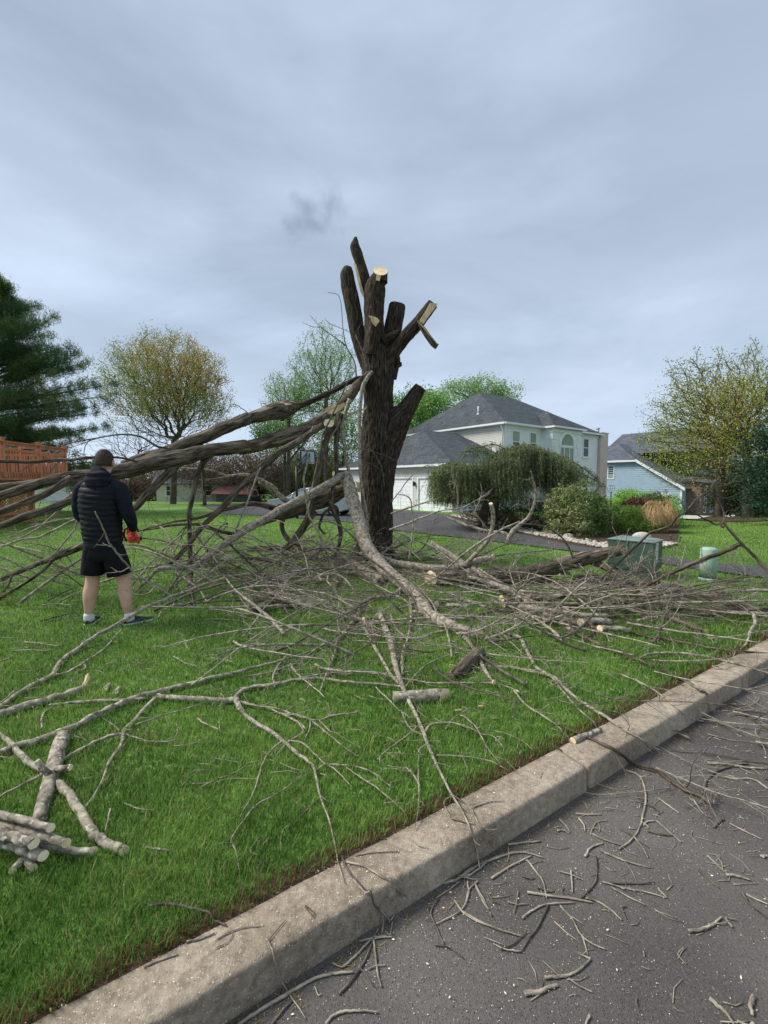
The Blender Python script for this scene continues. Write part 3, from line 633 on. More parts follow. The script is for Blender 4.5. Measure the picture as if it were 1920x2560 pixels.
# ============================================================ street things
def transformer():
    A_ = np.array([4.30, 6.98]); dl = np.array([3.85, 7.47])-A_; ll = np.linalg.norm(dl); dl /= ll; dr = np.array([-dl[1], dl[0]]);
    if dr[0] < 0: dr = -dr
    L_, Wd = .68, .5
    fr = lambda u, v, z: np.array([*(A_+u*dl+v*dr), z]); loc = fr(L_/2, Wd/2, 0)
    t = thing('transformer_box', loc, 'dark green steel utility transformer box on the lawn behind the sawn log', 'utility box'); t['_loc'] = list(loc)
    b = MB(); b.box(fr, 0, L_, 0, Wd, .13, .6); b.build('cabinet', M['metal_green'], t, smooth=False)
    b = MB(); b.box(fr, .02, L_-.02, .02, Wd-.02, 0, .129); b.build('base', M['metal_green'], t, smooth=False)
    b = MB(); v0 = [fr(u, v, z) for z, k in ((.6, .012), (.615, .018)) for u, v in ((-k, -k), (L_+k, -k), (L_+k, Wd+k), (-k, Wd+k))]+[fr(.05, .05, .64), fr(L_-.05, .05, .64), fr(L_-.05, Wd-.05, .64), fr(.05, Wd-.05, .64)]
    b.add(v0, [np.array([[i, (i+1) % 4, (i+1) % 4+4, i+4] for i in range(4)]+[[i+4, (i+1) % 4+4, (i+1) % 4+8, i+8] for i in range(4)]+[[8, 9, 10, 11], [3, 2, 1, 0]])]); b.build('lid', mat('pale_green_lid', (.13, .19, .17), (.24, .31, .29), 4, .45), t, smooth=False)  # lid in a paler green than the cabinet below it
    b = MB(); b.box(fr, .36, .366, -.004, .0, .13, .6); b.box(fr, .0, L_, -.004, 0, .19, .195); b.build('door_seam', M['black'], t, smooth=False)
    b = MB(); b.box(fr, .13, .17, -.03, 0, .32, .37); sweep(b, [fr(.15, -.03, .35), fr(.15, -.035, .27)], [.008, .008], 6); b.build('latch', M['grey'], t, smooth=False)
    # white notice stickers with rows of print
    for z0, z1, rows in ((.46, .585, 5), (.33, .445, 3), (.26, .325, 4)):
        b = MB(); b.box(fr, -.003, -.001, .17, .27, z0, z1); st_ = b.build('notice', M['paper'], t, smooth=False)
        b = MB()
        for k in range(rows):
            zz_ = z1-.015-(z1-z0-.02)*k/rows
            for w in range(4): b.box(fr, -.0045, -.0032, .18+.022*w, .195+.022*w, zz_-.006, zz_)
        b.build('print', M['black'], st_, smooth=False)
transformer()
q = G(1769, 1450); t = thing('utility_pedestal', q, 'pale green cylindrical cable pedestal on the lawn right of the transformer box', 'pedestal'); t['_loc'] = list(q)
b = MB(); r = .118
sweep(b, [q+[0, 0, z] for z in (.06, .3, .49, .515, .53)], [r*.97, r, r, r*.93, r*.7], 28); b.build('cap', M['pedestal'], t)
b = MB(); sweep(b, [q+[0, 0, z] for z in (.045, .06)], [r*1.02]*2, 28); b.build('band', M['black'], t)
b = MB(); sweep(b, [q+[0, 0, z] for z in (-.02, .03, .045)], [r*1.1, r*1.08, r*1.0], 28); b.build('base', M['pedestal'], t)

# basketball hoop
q = G(743, 1297); q = np.array([q[0], q[1], q[2]]); Yh = q[1]
t = thing('basketball_hoop', q, 'black pole basketball hoop with clear backboard on the lawn edge left of the stump', 'basketball hoop'); t['_loc'] = list(q)
zt = P(743, 1166, Yh)[2]
b = MB(); sweep(b, [q, (q[0], q[1], zt)], [.06, .055], 10); b.build('pole', M['black'], t)
bb0, bb1 = P(752, 1160, Yh+.9), P(787, 1128, Yh+1.6)
bf_ = frame(bb0[0], bb0[1], math.atan2(bb1[1]-bb0[1], bb1[0]-bb0[0])); bw = math.hypot(bb1[0]-bb0[0], bb1[1]-bb0[1]); z0, z1 = bb0[2], bb1[2]
b = MB(); b.box(bf_, 0, bw, 0, .02, z0, z1); b.build('backboard', mat('clear_backboard', (.42, .5, .55), (.48, .56, .62), 2, .15, spec=.6), t, smooth=False)
b = MB()
for a in ((-.03, .03, z0, z1), (bw-.03, bw+.03, z0, z1), (0, bw, z0-.03, z0+.03), (0, bw, z1-.03, z1+.03), (bw*.35, bw*.38, z0+.1, z0+.5), (bw*.62, bw*.65, z0+.1, z0+.5), (bw*.35, bw*.65, z0+.5, z0+.54)): b.box(bf_, a[0], a[1], -.02, .03, a[2], a[3])
b.build('board_frame', M['black'], t, smooth=False)
b = MB()
for zz_ in (zt-.05, zt-.45):
    for s in (0, 1): sweep(b, [(q[0], q[1], zz_), bf_(bw*(.35+.3*s), .0, z0+.15+(zz_-zt+.45)*.8)], [.025, .025], 6)
b.build('arm', M['black'], t)
b = MB(); an = np.linspace(0, 2*np.pi, 24); sweep(b, [bf_(bw*.5+.23*math.cos(a), -.3+.23*math.sin(a), z0+.1) for a in an], [.012]*24, 6); b.build('rim', M['orange'], t)
# car
q = G(764, 1290); car = thing('parked_car', q, 'pale teal silver saloon car parked on the drive behind the hanging limbs', 'car'); car['_loc'] = list(q)
cf = frame(q[0]+.3, q[1]+.6, R(-14), q[2])
side = [(-2.3, .35), (-2.33, .62), (-2.2, .82), (-1.5, .93), (-1.0, 1.0), (1.35, 1.03), (2.1, .98), (2.28, .8), (2.28, .4), (1.7, .22), (-1.7, .22)]
b = MB(); ys = [(-.86, .9), (-.8, 1.0), (.8, 1.0), (.86, .9)]
for k in range(3):
    y0, s0 = ys[k]; y1, s1 = ys[k+1]; n = len(side)
    a_ = [cf(x, y0, .6+(z-.6)*s0) for x, z in side]; c_ = [cf(x, y1, .6+(z-.6)*s1) for x, z in side]
    b.add(a_+c_, np.array([[i, (i+1) % n, (i+1) % n+n, i+n] for i in range(n)]))
b.add([cf(x, -.86, .6+(z-.6)*.9) for x, z in side], np.arange(len(side))[None]); b.add([cf(x, .86, .6+(z-.6)*.9) for x, z in side], np.arange(len(side))[None, ::-1])
b.build('body', M['carpaint'], car)
top = [(-1.15, .97, .8), (-.45, 1.38, .62), (.1, 1.45, .58), (.75, 1.38, .6), (1.6, 1.0, .78)]
b = MB(); V = [cf(x, s*w, z) for x, z, w in top for s in (-1, 1)]
b.add(V, np.array([[2*i, 2*i+2, 2*i+3, 2*i+1] for i in (1, 2)])); b.add([cf(x, s*w*1.01, z+.012) for x, z, w in top[1:4] for s in (-1, 1)], np.array([[0, 2, 3, 1], [2, 4, 5, 3]])); 
for s in (-1, 1):
    for x0, zz0, w0, x1, zz1, w1 in ((-1.15, .97, .8, -.45, 1.38, .62), (.75, 1.38, .6, 1.6, 1.0, .78), (.05, 1.0, .8, .05, 1.44, .6)): sweep(b, [cf(x0, s*w0, zz0), cf(x1, s*w1, zz1)], [.03, .03], 6)
    sweep(b, [cf(x, s*w, z) for x, z, w in top[1:4]], [.03]*3, 6)
b.build('roof', M['carpaint'], car)
b = MB(); b.quads([[V[0], V[1], V[3], V[2]]]); b.quads([[V[6], V[7], V[9], V[8]]]); 
for s in (0, 1): b.add([V[2*i+s] for i in range(5)], np.arange(5)[None])
b.build('windows', mat('car_glass', (.16, .2, .22), (.22, .27, .29), 2, .08, spec=.8), car, smooth=False)
for x in (-1.45, 1.45):
    for s in (-1, 1):
        b = MB(); sweep(b, [cf(x, s*.7, .32), cf(x, s*.72, .32), cf(x, s*.86, .32), cf(x, s*.88, .32)], [.28, .32, .32, .28], 22); w = b.build('wheel', M['rubber'], car)
        b = MB(); sweep(b, [cf(x, s*.86, .32), cf(x, s*.895, .32)], [.2, .17], 16); b.build('rim', M['grey'], w)
for s in (-1, 1):
    b = MB(); uball(b, np.array([-2.22, s*.62, .7]), .1, (.6, 1.6, .8), 10, 6, fr=cf); b.build('headlight', M['glass'], car)
    b = MB(); uball(b, np.array([2.22, s*.62, .78]), .1, (.6, 1.5, .7), 10, 6, fr=cf); b.build('tail_light', M['red'], car)
    b = MB(); uball(b, np.array([-.75, s*.93, 1.02]), .09, (.8, 1.0, .8), 8, 6, fr=cf); b.build('mirror', M['carpaint'], car)
# garden ornament: wire globe dial behind the rhododendron
q = P(1528, 1222, 15.5); t = thing('garden_ornament', (q[0], q[1], float(terr(q[0], q[1]))), 'round metal armillary ornament above the rhododendron and in front of the blue house', 'garden ornament'); t['_loc'] = list(t.location)
b = MB(); an = np.linspace(0, 2*np.pi, 28)
for ax in (0, 1, 2):
    b_ = [(q[0]+.13*math.cos(a)*(1 if ax < 2 else .2), q[1]+.13*math.cos(a)*(0 if ax == 0 else .9), q[2]+.13*math.sin(a)) for a in an] if ax != 1 else [(q[0]+.13*math.cos(a), q[1]+.13*math.sin(a), q[2]) for a in an]
    sweep(b, b_, [.006]*28, 5)
b.build('rings', M['darkgrey'], t); b = MB(); sweep(b, [(q[0], q[1], float(terr(q[0], q[1]))), (q[0], q[1], q[2]-.12)], [.03, .02], 8); b.build('stand', M['darkgrey'], t)
for px, py in ((1677, 1352), (1700, 1356)):
    q = G(px, py); t = thing('path_light', q, 'small dark mushroom path light on the stones, %s' % ('nearer the transformer' if px == 1677 else 'farther right by the lawn'), 'path light', 'path lights'); t['_loc'] = list(q)
    b = MB(); sweep(b, [q, q+[0, 0, .14]], [.012, .012], 6); b.build('stake', M['darkgrey'], t); b = MB(); sweep(b, [q+[0, 0, .13], q+[0, 0, .145], q+[0, 0, .17]], [.05, .05, .01], 12); b.build('cap', M['darkgrey'], t)
# ============================================================ VEGETATION helpers
def cards(mb, C, size, cols, aspect=.6, flat=0., tri=False, up=0.):
    """many leaf-sized faces at points C; cols (n,3)"""
    n = len(C); a = rng.normal(size=(n, 3)); a[:, 2] += up; a /= np.linalg.norm(a, axis=1)[:, None]
    b = rng.normal(size=(n, 3)); b -= a*(a*b).sum(1)[:, None]; b /= np.linalg.norm(b, axis=1)[:, None]+1e-9
    s = (size*rng.uniform(.6, 1.3, n))[:, None]
    if tri: V = np.stack([C-b*s*aspect*.5, C+b*s*aspect*.5, C+a*s*1.2], 1)
    else: V = np.stack([C-a*s*.5, C+b*s*aspect*.5, C+a*s*.5, C-b*s*aspect*.5], 1)
    mb.quads(V, cols)
def shade(base, n, var=.25, alt=None, pts=None, sc=.8):
    """leaf colours: kinds of leaf, clump by clump"""
    base = np.array(base); c = base[None]*rng.uniform(1-var, 1+var, (n, 1))
    if alt is not None:
        w = rng.random(n) if pts is None else np.clip((fbm(pts*sc)-.5)*5+.5, 0, 1)
        c = c*(1-w[:, None])+np.array(alt)[None]*rng.uniform(1-var, 1+var, (n, 1))*w[:, None]
    return c
def skeleton(base, top, att, up=.35):
    """connect attractor points to the nearest node of the growing tree"""
    nodes = [np.array(base)+(np.array(top)-np.array(base))*k for k in np.linspace(0, 1, 8)]; par = [-1]+list(range(7))
    att = att[np.argsort(np.linalg.norm(att-np.array(top), axis=1))]
    A = np.zeros((len(att)*4+20, 3)); A[:8] = nodes; n = 8; PL = np.zeros(len(A)); PL[:8] = np.linalg.norm(A[:8]-A[0], axis=1)*.4
    for p in att:
        d = A[:n]-p; dist = np.sqrt((d**2).sum(1)); dist = dist+up*np.clip(d[:, 2], 0, None)*2; dist[:3] += 50; dist = dist+.55*PL[:n]
        k = int(np.argmin(dist)); v = p-A[k]; ln = np.linalg.norm(v)
        if ln < .04: continue
        m = 3 if ln > .9 else 2 if ln > .3 else 1
        for q in range(1, m+1):
            t = q/m; pt = A[k]+v*t+(rng.normal(size=3)*.05*ln if q < m else 0)
            if q < m: pt[2] += .08*ln
            A[n] = pt; PL[n] = PL[k]+ln*t; par.append(k if q == 1 else n-1); n += 1
    return A[:n], np.array(par)
def tree_mesh(A, par, r0, rt=.006, p=1.9):
    n = len(A); w = np.zeros(n); kids = [[] for _ in range(n)]
    for i in range(n-1, 0, -1): kids[par[i]].append(i)
    order = range(n-1, -1, -1)
    for i in order:
        if not kids[i]: w[i] = 1
        if par[i] >= 0: w[par[i]] += w[i]
    r = rt+(r0-rt)*(w/w[0])**(1/p)
    mb = MB(); done = set()
    def chain(i, start):
        pts = [start] if start >= 0 else []; 
        while True:
            pts.append(i)
            if not kids[i]: break
            ks = sorted(kids[i], key=lambda k: -w[k])
            for k in ks[1:]: stack.append((k, i))
            i = ks[0]
        return pts
    stack = [(0, -1)]
    while stack:
        k, s = stack.pop(); c = chain(k, s)
        if len(c) < 2: continue
        pts = A[c]; rr = r[c].copy()
        if s >= 0: rr[0] = rr[1]
        sweep(mb, pts, rr, 8 if rr[0] > .06 else 5 if rr[0] > .02 else 3, False, False)
    tips = np.array([i for i in range(n) if w[i] <= 3]); return mb, tips, r
def envelope(n, c, rad, shellp=.45, zmin=-1, top=1.0):
    v = rng.normal(size=(n*2, 3)); v /= np.linalg.norm(v, axis=1)[:, None]
    v = v[v[:, 2] > zmin][:n]; r = rng.random(len(v))**shellp
    lump = .62+.75*fbm(v*2.6+rng.random()*50, 2)
    return np.asarray(c)+v*np.asarray(rad)*(r*lump)[:, None]
def tree(name, label, cat, base, top, c, rad, natt, r0, leaf, nleaf, lsize, alt=None, spread=.25, bark='bark_far', group=None, shellp=.45, zmin=-.7, rt=.006, up=.35, sc=.5, var=.3, asp=.6, outer=0):
    base = np.array(base, float)
    t = thing(name, base, label, cat, group); t['_loc'] = [float(q) for q in base]
    att = envelope(natt, c, rad, shellp, zmin); A, par = skeleton(base-[0, 0, .1], top, att, up); mb, tips, r = tree_mesh(A, par, r0, rt)
    mb.build('trunk', M[bark], t)
    if nleaf:
        if outer: dd_ = np.linalg.norm((A[tips]-np.asarray(c))/np.asarray(rad), axis=1); tips = tips[(dd_ > outer) & (A[tips][:, 2] > c[2]-rad[2]*.55+rng.normal(size=len(tips))*.5)]
        C = np.repeat(A[tips], nleaf, 0); C = C+rng.normal(size=C.shape)*spread
        mb = MB(); cards(mb, C, lsize, shade(leaf, len(C), var, alt, C, sc), asp); mb.build('crown', M['leaf'], t, smooth=False)
    return t
tz = lambda x, y: float(terr(x, y))
def at(px, Y): x = (px-960)/F*Y*1.0; return np.array([x, Y, tz(x, Y)])
# yellow-olive maple left
b0 = at(432, 40); zt = P(432, 868, 40)[2]
tree('maple_tree', 'round olive yellow spring maple standing alone left of the stump', 'tree', b0, P(436, 1095, 40), P(425, 975, 40), (5.3, 5.2, 4.9), 3000, .30, (.42, .33, .08), 17, .125, (.33, .38, .13), .27, zmin=-.95, shellp=.6, up=.5, sc=.35, rt=.009, outer=.38)
tree('bare_tree', 'small leafless grey tree in front of the olive maple', 'tree', at(300, 36), P(345, 1150, 36), P(345, 1120, 36), (3.4, 2.5, 2.4), 420, .1, (.14, .11, .05), 2, .07, None, .1, zmin=-.5)
# light green trees behind the limbs
tree('young_leaf_tree', 'tall thin pale green tree directly left of the stump', 'tree', at(815, 38), P(815, 1000, 38), P(812, 945, 38), (3.0, 3, 4.3), 700, .2, (.34, .46, .24), 12, .12, (.24, .42, .1), .22, zmin=-.8, sc=.6)
tree('young_leaf_tree', 'wide thin pale green tree left of the tall one beside the stump', 'tree', at(720, 39), P(722, 1050, 39), P(728, 1000, 39), (2.6, 3, 2.7), 520, .16, (.34, .46, .24), 12, .12, (.24, .42, .12), .22, zmin=-.8, sc=.6)
tree('young_leaf_tree', 'fresh green bushy tree under the torn end of the upper limb', 'tree', at(712, 43), P(712, 1130, 43), P(700, 1085, 43), (2.9, 2, 2.2), 350, .14, (.2, .38, .08), 16, .17, (.26, .44, .09), .3, zmin=-.8)
tree('young_leaf_tree', 'fresh green bushy tree between the hanging limbs and the stump', 'tree', at(850, 44), P(860, 1130, 44), P(850, 1080, 44), (3.0, 2, 3.6), 480, .14, (.17, .33, .07), 13, .17, (.24, .4, .09), .3, zmin=-.8)
tree('pine_shrub_tree', 'olive green evergreen behind the basketball hoop', 'tree', at(800, 46), P(800, 1200, 46), P(800, 1190, 46), (3.6, 2, 3.0), 500, .14, (.15, .21, .06), 14, .17, (.2, .22, .07), .3, zmin=-.9)
tree('green_tree', 'bright green leafy tree rising behind the left of the house roof', 'tree', at(1050, 52), P(1050, 1080, 52), P(1055, 1035, 52), (3.9, 3, 3.1), 500, .2, (.17, .35, .07), 20, .24, (.24, .43, .11), .4, zmin=-.7)
tree('green_tree', 'pale green open tree rising over the house ridge', 'tree', at(1200, 56), P(1200, 1040, 56), P(1195, 985, 56), (6.0, 3, 2.2), 480, .2, (.25, .42, .15), 10, .22, (.3, .46, .18), .35, zmin=-.7, up=.6)
# brown bare thicket
k = 0
where = ['behind the man', 'right of the outbuilding', 'behind the cream house', 'left of the dull red shed', 'behind the dull red shed', 'right of the dull red shed', 'left of the car', 'behind the car', 'behind the hoop pole', 'behind the broken log', 'left end of the garage', 'behind the garage']
for px, pt, Y, w, col in ((330, 1185, 50, 2.6, 0), (395, 1160, 52, 3, 0), (455, 1150, 50, 3.2, 0), (515, 1140, 49, 3.4, 0), (570, 1125, 51, 3.6, 0), (630, 1115, 48, 3.6, 0), (690, 1120, 50, 3.6, 0), (740, 1115, 47, 3.5, 1), (790, 1130, 48, 3.4, 1), (840, 1150, 50, 3.2, 1), (900, 1150, 52, 3, 1)):
    h = P(px, pt, Y)[2]; b0 = at(px, Y)
    tree('thicket_tree', 'tangled brown leafless thicket tree %s' % where[k], 'tree', b0, (b0[0], Y, b0[2]+.35*h), (b0[0], Y, b0[2]+h*.55), (w*1.2, 2.5, (h-b0[2])*.62), 620, .12, (.19, .14, .085) if not col else (.18, .2, .07), 12, .15, (.15, .11, .08), .3, zmin=-1, shellp=.6, group='brown thicket trees', rt=.014)
    k += 1
# right hand big spring tree
tree('spring_tree', 'large multi-stemmed olive green spring tree over the blue house', 'tree', at(1872, 23), P(1868, 1110, 23), P(1850, 1085, 23.), (5.4, 4, 3.6), 1900, .24, (.3, .38, .07), 11, .088, (.4, .36, .08), .24, zmin=-.8, shellp=.6, up=.45, sc=.5)
tree('spring_tree', 'upper right spring tree with sparse buds against the sky', 'tree', at(1800, 25), P(1805, 1110, 25), P(1812, 1010, 25), (4.0, 3, 3.3), 1200, .2, (.28, .33, .13), 6, .11, (.32, .36, .12), .16, zmin=-.8, shellp=.6, up=.6)
tree('evergreen_tree', 'dark blue-green evergreen cut by the right edge of the picture', 'tree', at(1945, 17), P(1945, 1120, 17), P(1938, 1175, 17), (1.2, 1.5, 1.9), 300, .15, (.03, .075, .04), 30, .1, (.05, .1, .05), .16, zmin=-1)
tree('evergreen_tree', 'dark green evergreen shrub mass right of the blue house porch', 'tree', at(1860, 27), P(1860, 1210, 27), P(1850, 1235, 27), (1.9, 1.6, 1.5), 300, .15, (.035, .06, .02), 26, .12, (.06, .1, .03), .2, zmin=-1)
tree('evergreen_tree', 'olive evergreen shrub mass behind the right lawn', 'tree', at(1925, 30), P(1925, 1210, 30), P(1925, 1225, 30), (2.2, 1.8, 2.2), 300, .15, (.07, .12, .03), 26, .13, (.1, .14, .04), .22, zmin=-1)
# far woods along the horizon
mb = MB(); C = []
for a in np.linspace(-1.25, 1.25, 260):
    d = rng.uniform(95, 130); h = rng.uniform(3.2, 6.2)*(1 if a > -.9 else 1.2); x, y = d*math.sin(a), d*math.cos(a)
    c = envelope(90, (x, y, -2.0+h*.4), (3.4, 3.4, h*.6), .4); C.append(c)
C = np.concatenate(C); cards(mb, C, .9, shade((.1, .1, .06), len(C), .3, (.075, .12, .05), C, .05), .8)
mb.build('distant_woods', M['leaf'], origin=(0, 0, 0), smooth=False, label='low far-off belt of mixed woods along the horizon', cat='woods', kind='stuff')

# white pine at left
def pine():
    Y = 25.; b0 = at(-10, Y); t = thing('pine_tree', b0, 'tall dark green pine behind the cedar deck at the left edge', 'tree'); t['_loc'] = [float(q) for q in b0]
    H_ = 12.9; mb = MB(); pth = np.array([b0+[.03*z*math.sin(z), 0, z] for z in np.linspace(-.1, H_, 14)]); sweep(mb, pth, np.linspace(.3, .03, 14), 10)
    tips = []; 
    for z in np.arange(1.4, H_-.2, .34):
        f = (z/H_); ln = 6.3*(1-f)**.75*(.6+.8*rng.random())+.5
        if z < 3: ln *= .85
        for k in range(8 if f < .9 else 5):
            a = rng.uniform(0, 2*np.pi); l_ = ln*rng.uniform(.6, 1.15); n = 9; s = np.linspace(0, 1, n); dr = np.array([math.cos(a), math.sin(a), 0])
            p0 = b0+[0, 0, z]; cv = rng.uniform(-.05, .12); side = np.array([-dr[1], dr[0], 0])*rng.uniform(-.15, .15)
            pts = p0+dr*(l_*s)[:, None]+side*(l_*s**2)[:, None]+np.array([0, 0, 1])*(l_*(.02+.45*f)*s+cv*l_*s**2)[:, None]+rng.normal(size=(n, 3))*.03
            sweep(mb, pts, .05*(1-s)*(.5+ln/7)+.008, 5, False, False)
            for q in range(2, n):
                for _ in range(3 if q < 5 else 4):
                    d2 = dr*rng.uniform(.2, 1)+np.array([-dr[1], dr[0], 0])*rng.choice([-1, 1])*rng.uniform(.3, 1)+[0, 0, rng.uniform(-.05, .35)]
                    m_ = rng.uniform(.25, .75)*(1.15-.5*s[q]); e = pts[q]+d2*m_; sweep(mb, [pts[q], (pts[q]+e)/2+[0, 0, .03], e], [.012, .008, .004], 3, False, False)
                    for w in np.linspace(.45, 1.0, 3): tips.append(pts[q]+d2*m_*w+rng.normal(size=3)*.04)
            tips.append(pts[-1])
    mb.build('trunk', M['bark_far'], t)
    T = np.array(tips); n = 17; C = np.repeat(T, n, 0)+rng.normal(size=(len(T)*n, 3))*[.12, .12, .15]
    d = rng.normal(size=C.shape); d[:, 2] += .8; d /= np.linalg.norm(d, axis=1)[:, None]; b = rng.normal(size=C.shape); b -= d*(d*b).sum(1)[:, None]; b /= np.linalg.norm(b, axis=1)[:, None]
    L_ = rng.uniform(.12, .24, len(C))[:, None]; mb = MB(); mb.quads(np.stack([C-b*.014, C+b*.014, C+d*L_], 1), shade((.065, .14, .055), len(C), .35, (.15, .21, .06), C, .6))
    mb.build('crown', M['leaf'], t, smooth=False)
pine()
tree('evergreen_tree', 'small far evergreen between the deck corner and the man', 'tree', at(205, 44), P(205, 1200, 44), P(205, 1195, 44), (1.6, 1.2, 2.0), 160, .1, (.05, .09, .04), 18, .15, None, .2, zmin=-1)

# weeping cedar
def cedar():
    Y = 15.5; trunkp = G(1180, 1312); b0 = np.array([trunkp[0], Y, tz(trunkp[0], Y)]); t = thing('weeping_cedar', b0, 'wide weeping cedar with hanging grey-green curtains in front of the house', 'tree'); t['_loc'] = [float(q) for q in b0]
    mb = MB(); pts = [b0-[0, 0, .1], b0+[.05, 0, .8], b0+[-.02, .1, 1.6]]; 
    sweep(mb, [b0-[0, 0, .1], b0+[.04, 0, .6], b0+[.3, .1, 1.3], b0+[.9, .1, 2.2]], [.17, .15, .13, .09], 10)
    sweep(mb, [b0+[.35, 0, -.1], b0+[.5, .05, .9], b0+[1.1, .2, 1.9]], [.1, .09, .06], 8)
    boughs = []
    def Bo(pxs, depth, r=.05):
        p = catmull([P(x, y, Y+d) for (x, y), d in zip(pxs, depth)], 8); boughs.append(p); sweep(mb, p, np.linspace(r, .012, len(p)), 6)
    for dd in (-.9, -.45, 0, .5, 1.0):
        j = lambda s=6: rng.uniform(-s, s)
        Bo([(1180, 1200+j()), (1150, 1172+j()), (1120, 1168+j()), (1096, 1190+j())], (0, dd*.7, dd, dd))
        Bo([(1200, 1180+j()), (1250, 1140+j()), (1300, 1123+j()), (1350, 1128+j()), (1400, 1155+j()), (1425, 1185+j())], (0, dd*.6, dd, dd, dd, dd*.8))
        Bo([(1200, 1190+j()), (1230, 1160+j()), (1262, 1152+j()), (1300, 1160+j())], (0, dd, dd*1.3, dd*1.4))
        Bo([(1190, 1190+j()), (1175, 1172+j()), (1140, 1180+j())], (0, dd*1.2, dd*1.5))
    Bo([(1380, 1135), (1420, 1150), (1460, 1172), (1495, 1200)], (0, -.1, -.2, -.3), .03); Bo([(1390, 1150), (1430, 1172), (1470, 1192), (1512, 1212)], (.4, .4, .4, .4), .025)
    Bo([(1280, 1135), (1240, 1112), (1200, 1118), (1175, 1122)], (0, .2, .4, .4), .025); Bo([(1260, 1180), (1230, 1140), (1200, 1128), (1150, 1132)], (0, -.5, -.7, -.8), .02)
    mb.build('trunk', M['bark_far'], t)
    mb = MB(); mc = MB()
    for bi, p in enumerate(boughs):
        thin = bi >= 20
        for k in range(3, len(p)):
            for _ in range(19 if not thin else 3):
                w = rng.random(); s = p[k-1]*(1-w)+p[k]*w+np.append(rng.normal(size=2)*(.16 if not thin else .03), rng.normal()*.07)
                gz = tz(s[0], s[1]); L_ = min((rng.uniform(.4, 1.4) if not thin else rng.uniform(.12, .4)), s[2]-gz-.95+rng.normal()*.12)
                if L_ < .1: continue
                n = 7; q = np.linspace(0, 1, n); dr = rng.normal(size=2)*.16
                st = s+np.stack([dr[0]*np.sin(q*1.5), dr[1]*np.sin(q*1.5), .1*np.sin(q*3)*(1-q)-L_*q**1.15], -1)
                sweep(mc, st, np.linspace(.006, .0025, n), 3, False, False)
                m_ = int(38*L_)+8; u = rng.random(m_)*(n-1.001); i = u.astype(int); f = (u-i)[:, None]; c = st[i]*(1-f)+st[i+1]*f+rng.normal(size=(m_, 3))*.012
                d = rng.normal(size=(m_, 3)); d[:, 2] -= .7; d /= np.linalg.norm(d, axis=1)[:, None]; b = rng.normal(size=(m_, 3)); b -= d*(d*b).sum(1)[:, None]; b /= np.linalg.norm(b, axis=1)[:, None]
                mb.quads(np.stack([c-b*.009, c+b*.009, c+d*rng.uniform(.04, .085, m_)[:, None]], 1), shade(((.27, .33, .13) if rng.random() < .55 else (.15, .21, .1)), m_, .35))
    mc.build('twigs', M['bark_far'], t); mb.build('crown', M['leaf'], t, smooth=False)
cedar()
# shrubs
def shrub(name, label, c, rad, n, size, col, alt=None, asp=.4, up=.3, var=.3, sc=2., tri=False, cat='shrub', shp=.22):
    g = tz(c[0], c[1]); t = thing(name, (c[0], c[1], g), label, cat); t['_loc'] = [float(c[0]), float(c[1]), g]
    att = envelope(n//18, (c[0], c[1], g+rad[2]*.35), (rad[0], rad[1], rad[2]*.68), shp, -.75); A, par = skeleton((c[0], c[1], g-.05), (c[0], c[1], g+.15), att, .2); mb, tips, r = tree_mesh(A, par, .03, .004); mb.build('stem', M['bark_far'], t)
    C = np.repeat(A[9:], max(2, int(n/len(A[9:]))), 0); C = C+rng.normal(size=C.shape)*[.055, .055, .04]*np.mean(rad); C[:, 2] = np.maximum(C[:, 2], g+.02)
    mb = MB(); cards(mb, C, size, shade(col, len(C), var, alt, C, sc), asp, up=up, tri=tri); mb.build('foliage', M['leaf'], t, smooth=False)
q = G(1470, 1346); shrub('rhododendron', 'tall rhododendron with pointed dull green leaves left of the transformer box', q+[0, .9, 0], (1.0, 1.0, 1.55), 13000, .11, (.13, .2, .055), (.32, .35, .15), .3, 0)
q = G(1600, 1338); shrub('juniper', 'feathery mid green juniper right of the rhododendron', q+[0, .9, 0], (1.15, .8, .86), 24000, .06, (.12, .22, .035), (.18, .28, .05), .3, .8, tri=True)
q = G(1345, 1325); shrub('juniper', 'low dark green juniper spreading left of the rhododendron', q+[0, 1.2, 0], (2.2, 1.0, 1.05), 22000, .06, (.05, .11, .025), (.08, .16, .035), .3, .7, tri=True)
q = at(1600, 17.); shrub('hedge', 'bright lime green clipped shrub in front of the blue house wall', q, (1.6, .7, 1.36), 22000, .06, (.26, .5, .06), (.32, .56, .08), .6, 0)
q = at(1632, 16.2); shrub('shrub', 'reddish brown and dull green round shrub before the lime shrub', q, (.75, .5, 1.3), 9000, .055, (.13, .16, .07), (.22, .12, .08), .6, 0)
q = at(1585, 15.6); shrub('shrub', 'dark purple barberry shrub between the lime shrub and the juniper', q, (.7, .5, 1.06), 10000, .05, (.085, .025, .035), (.13, .04, .045), .7, 0)
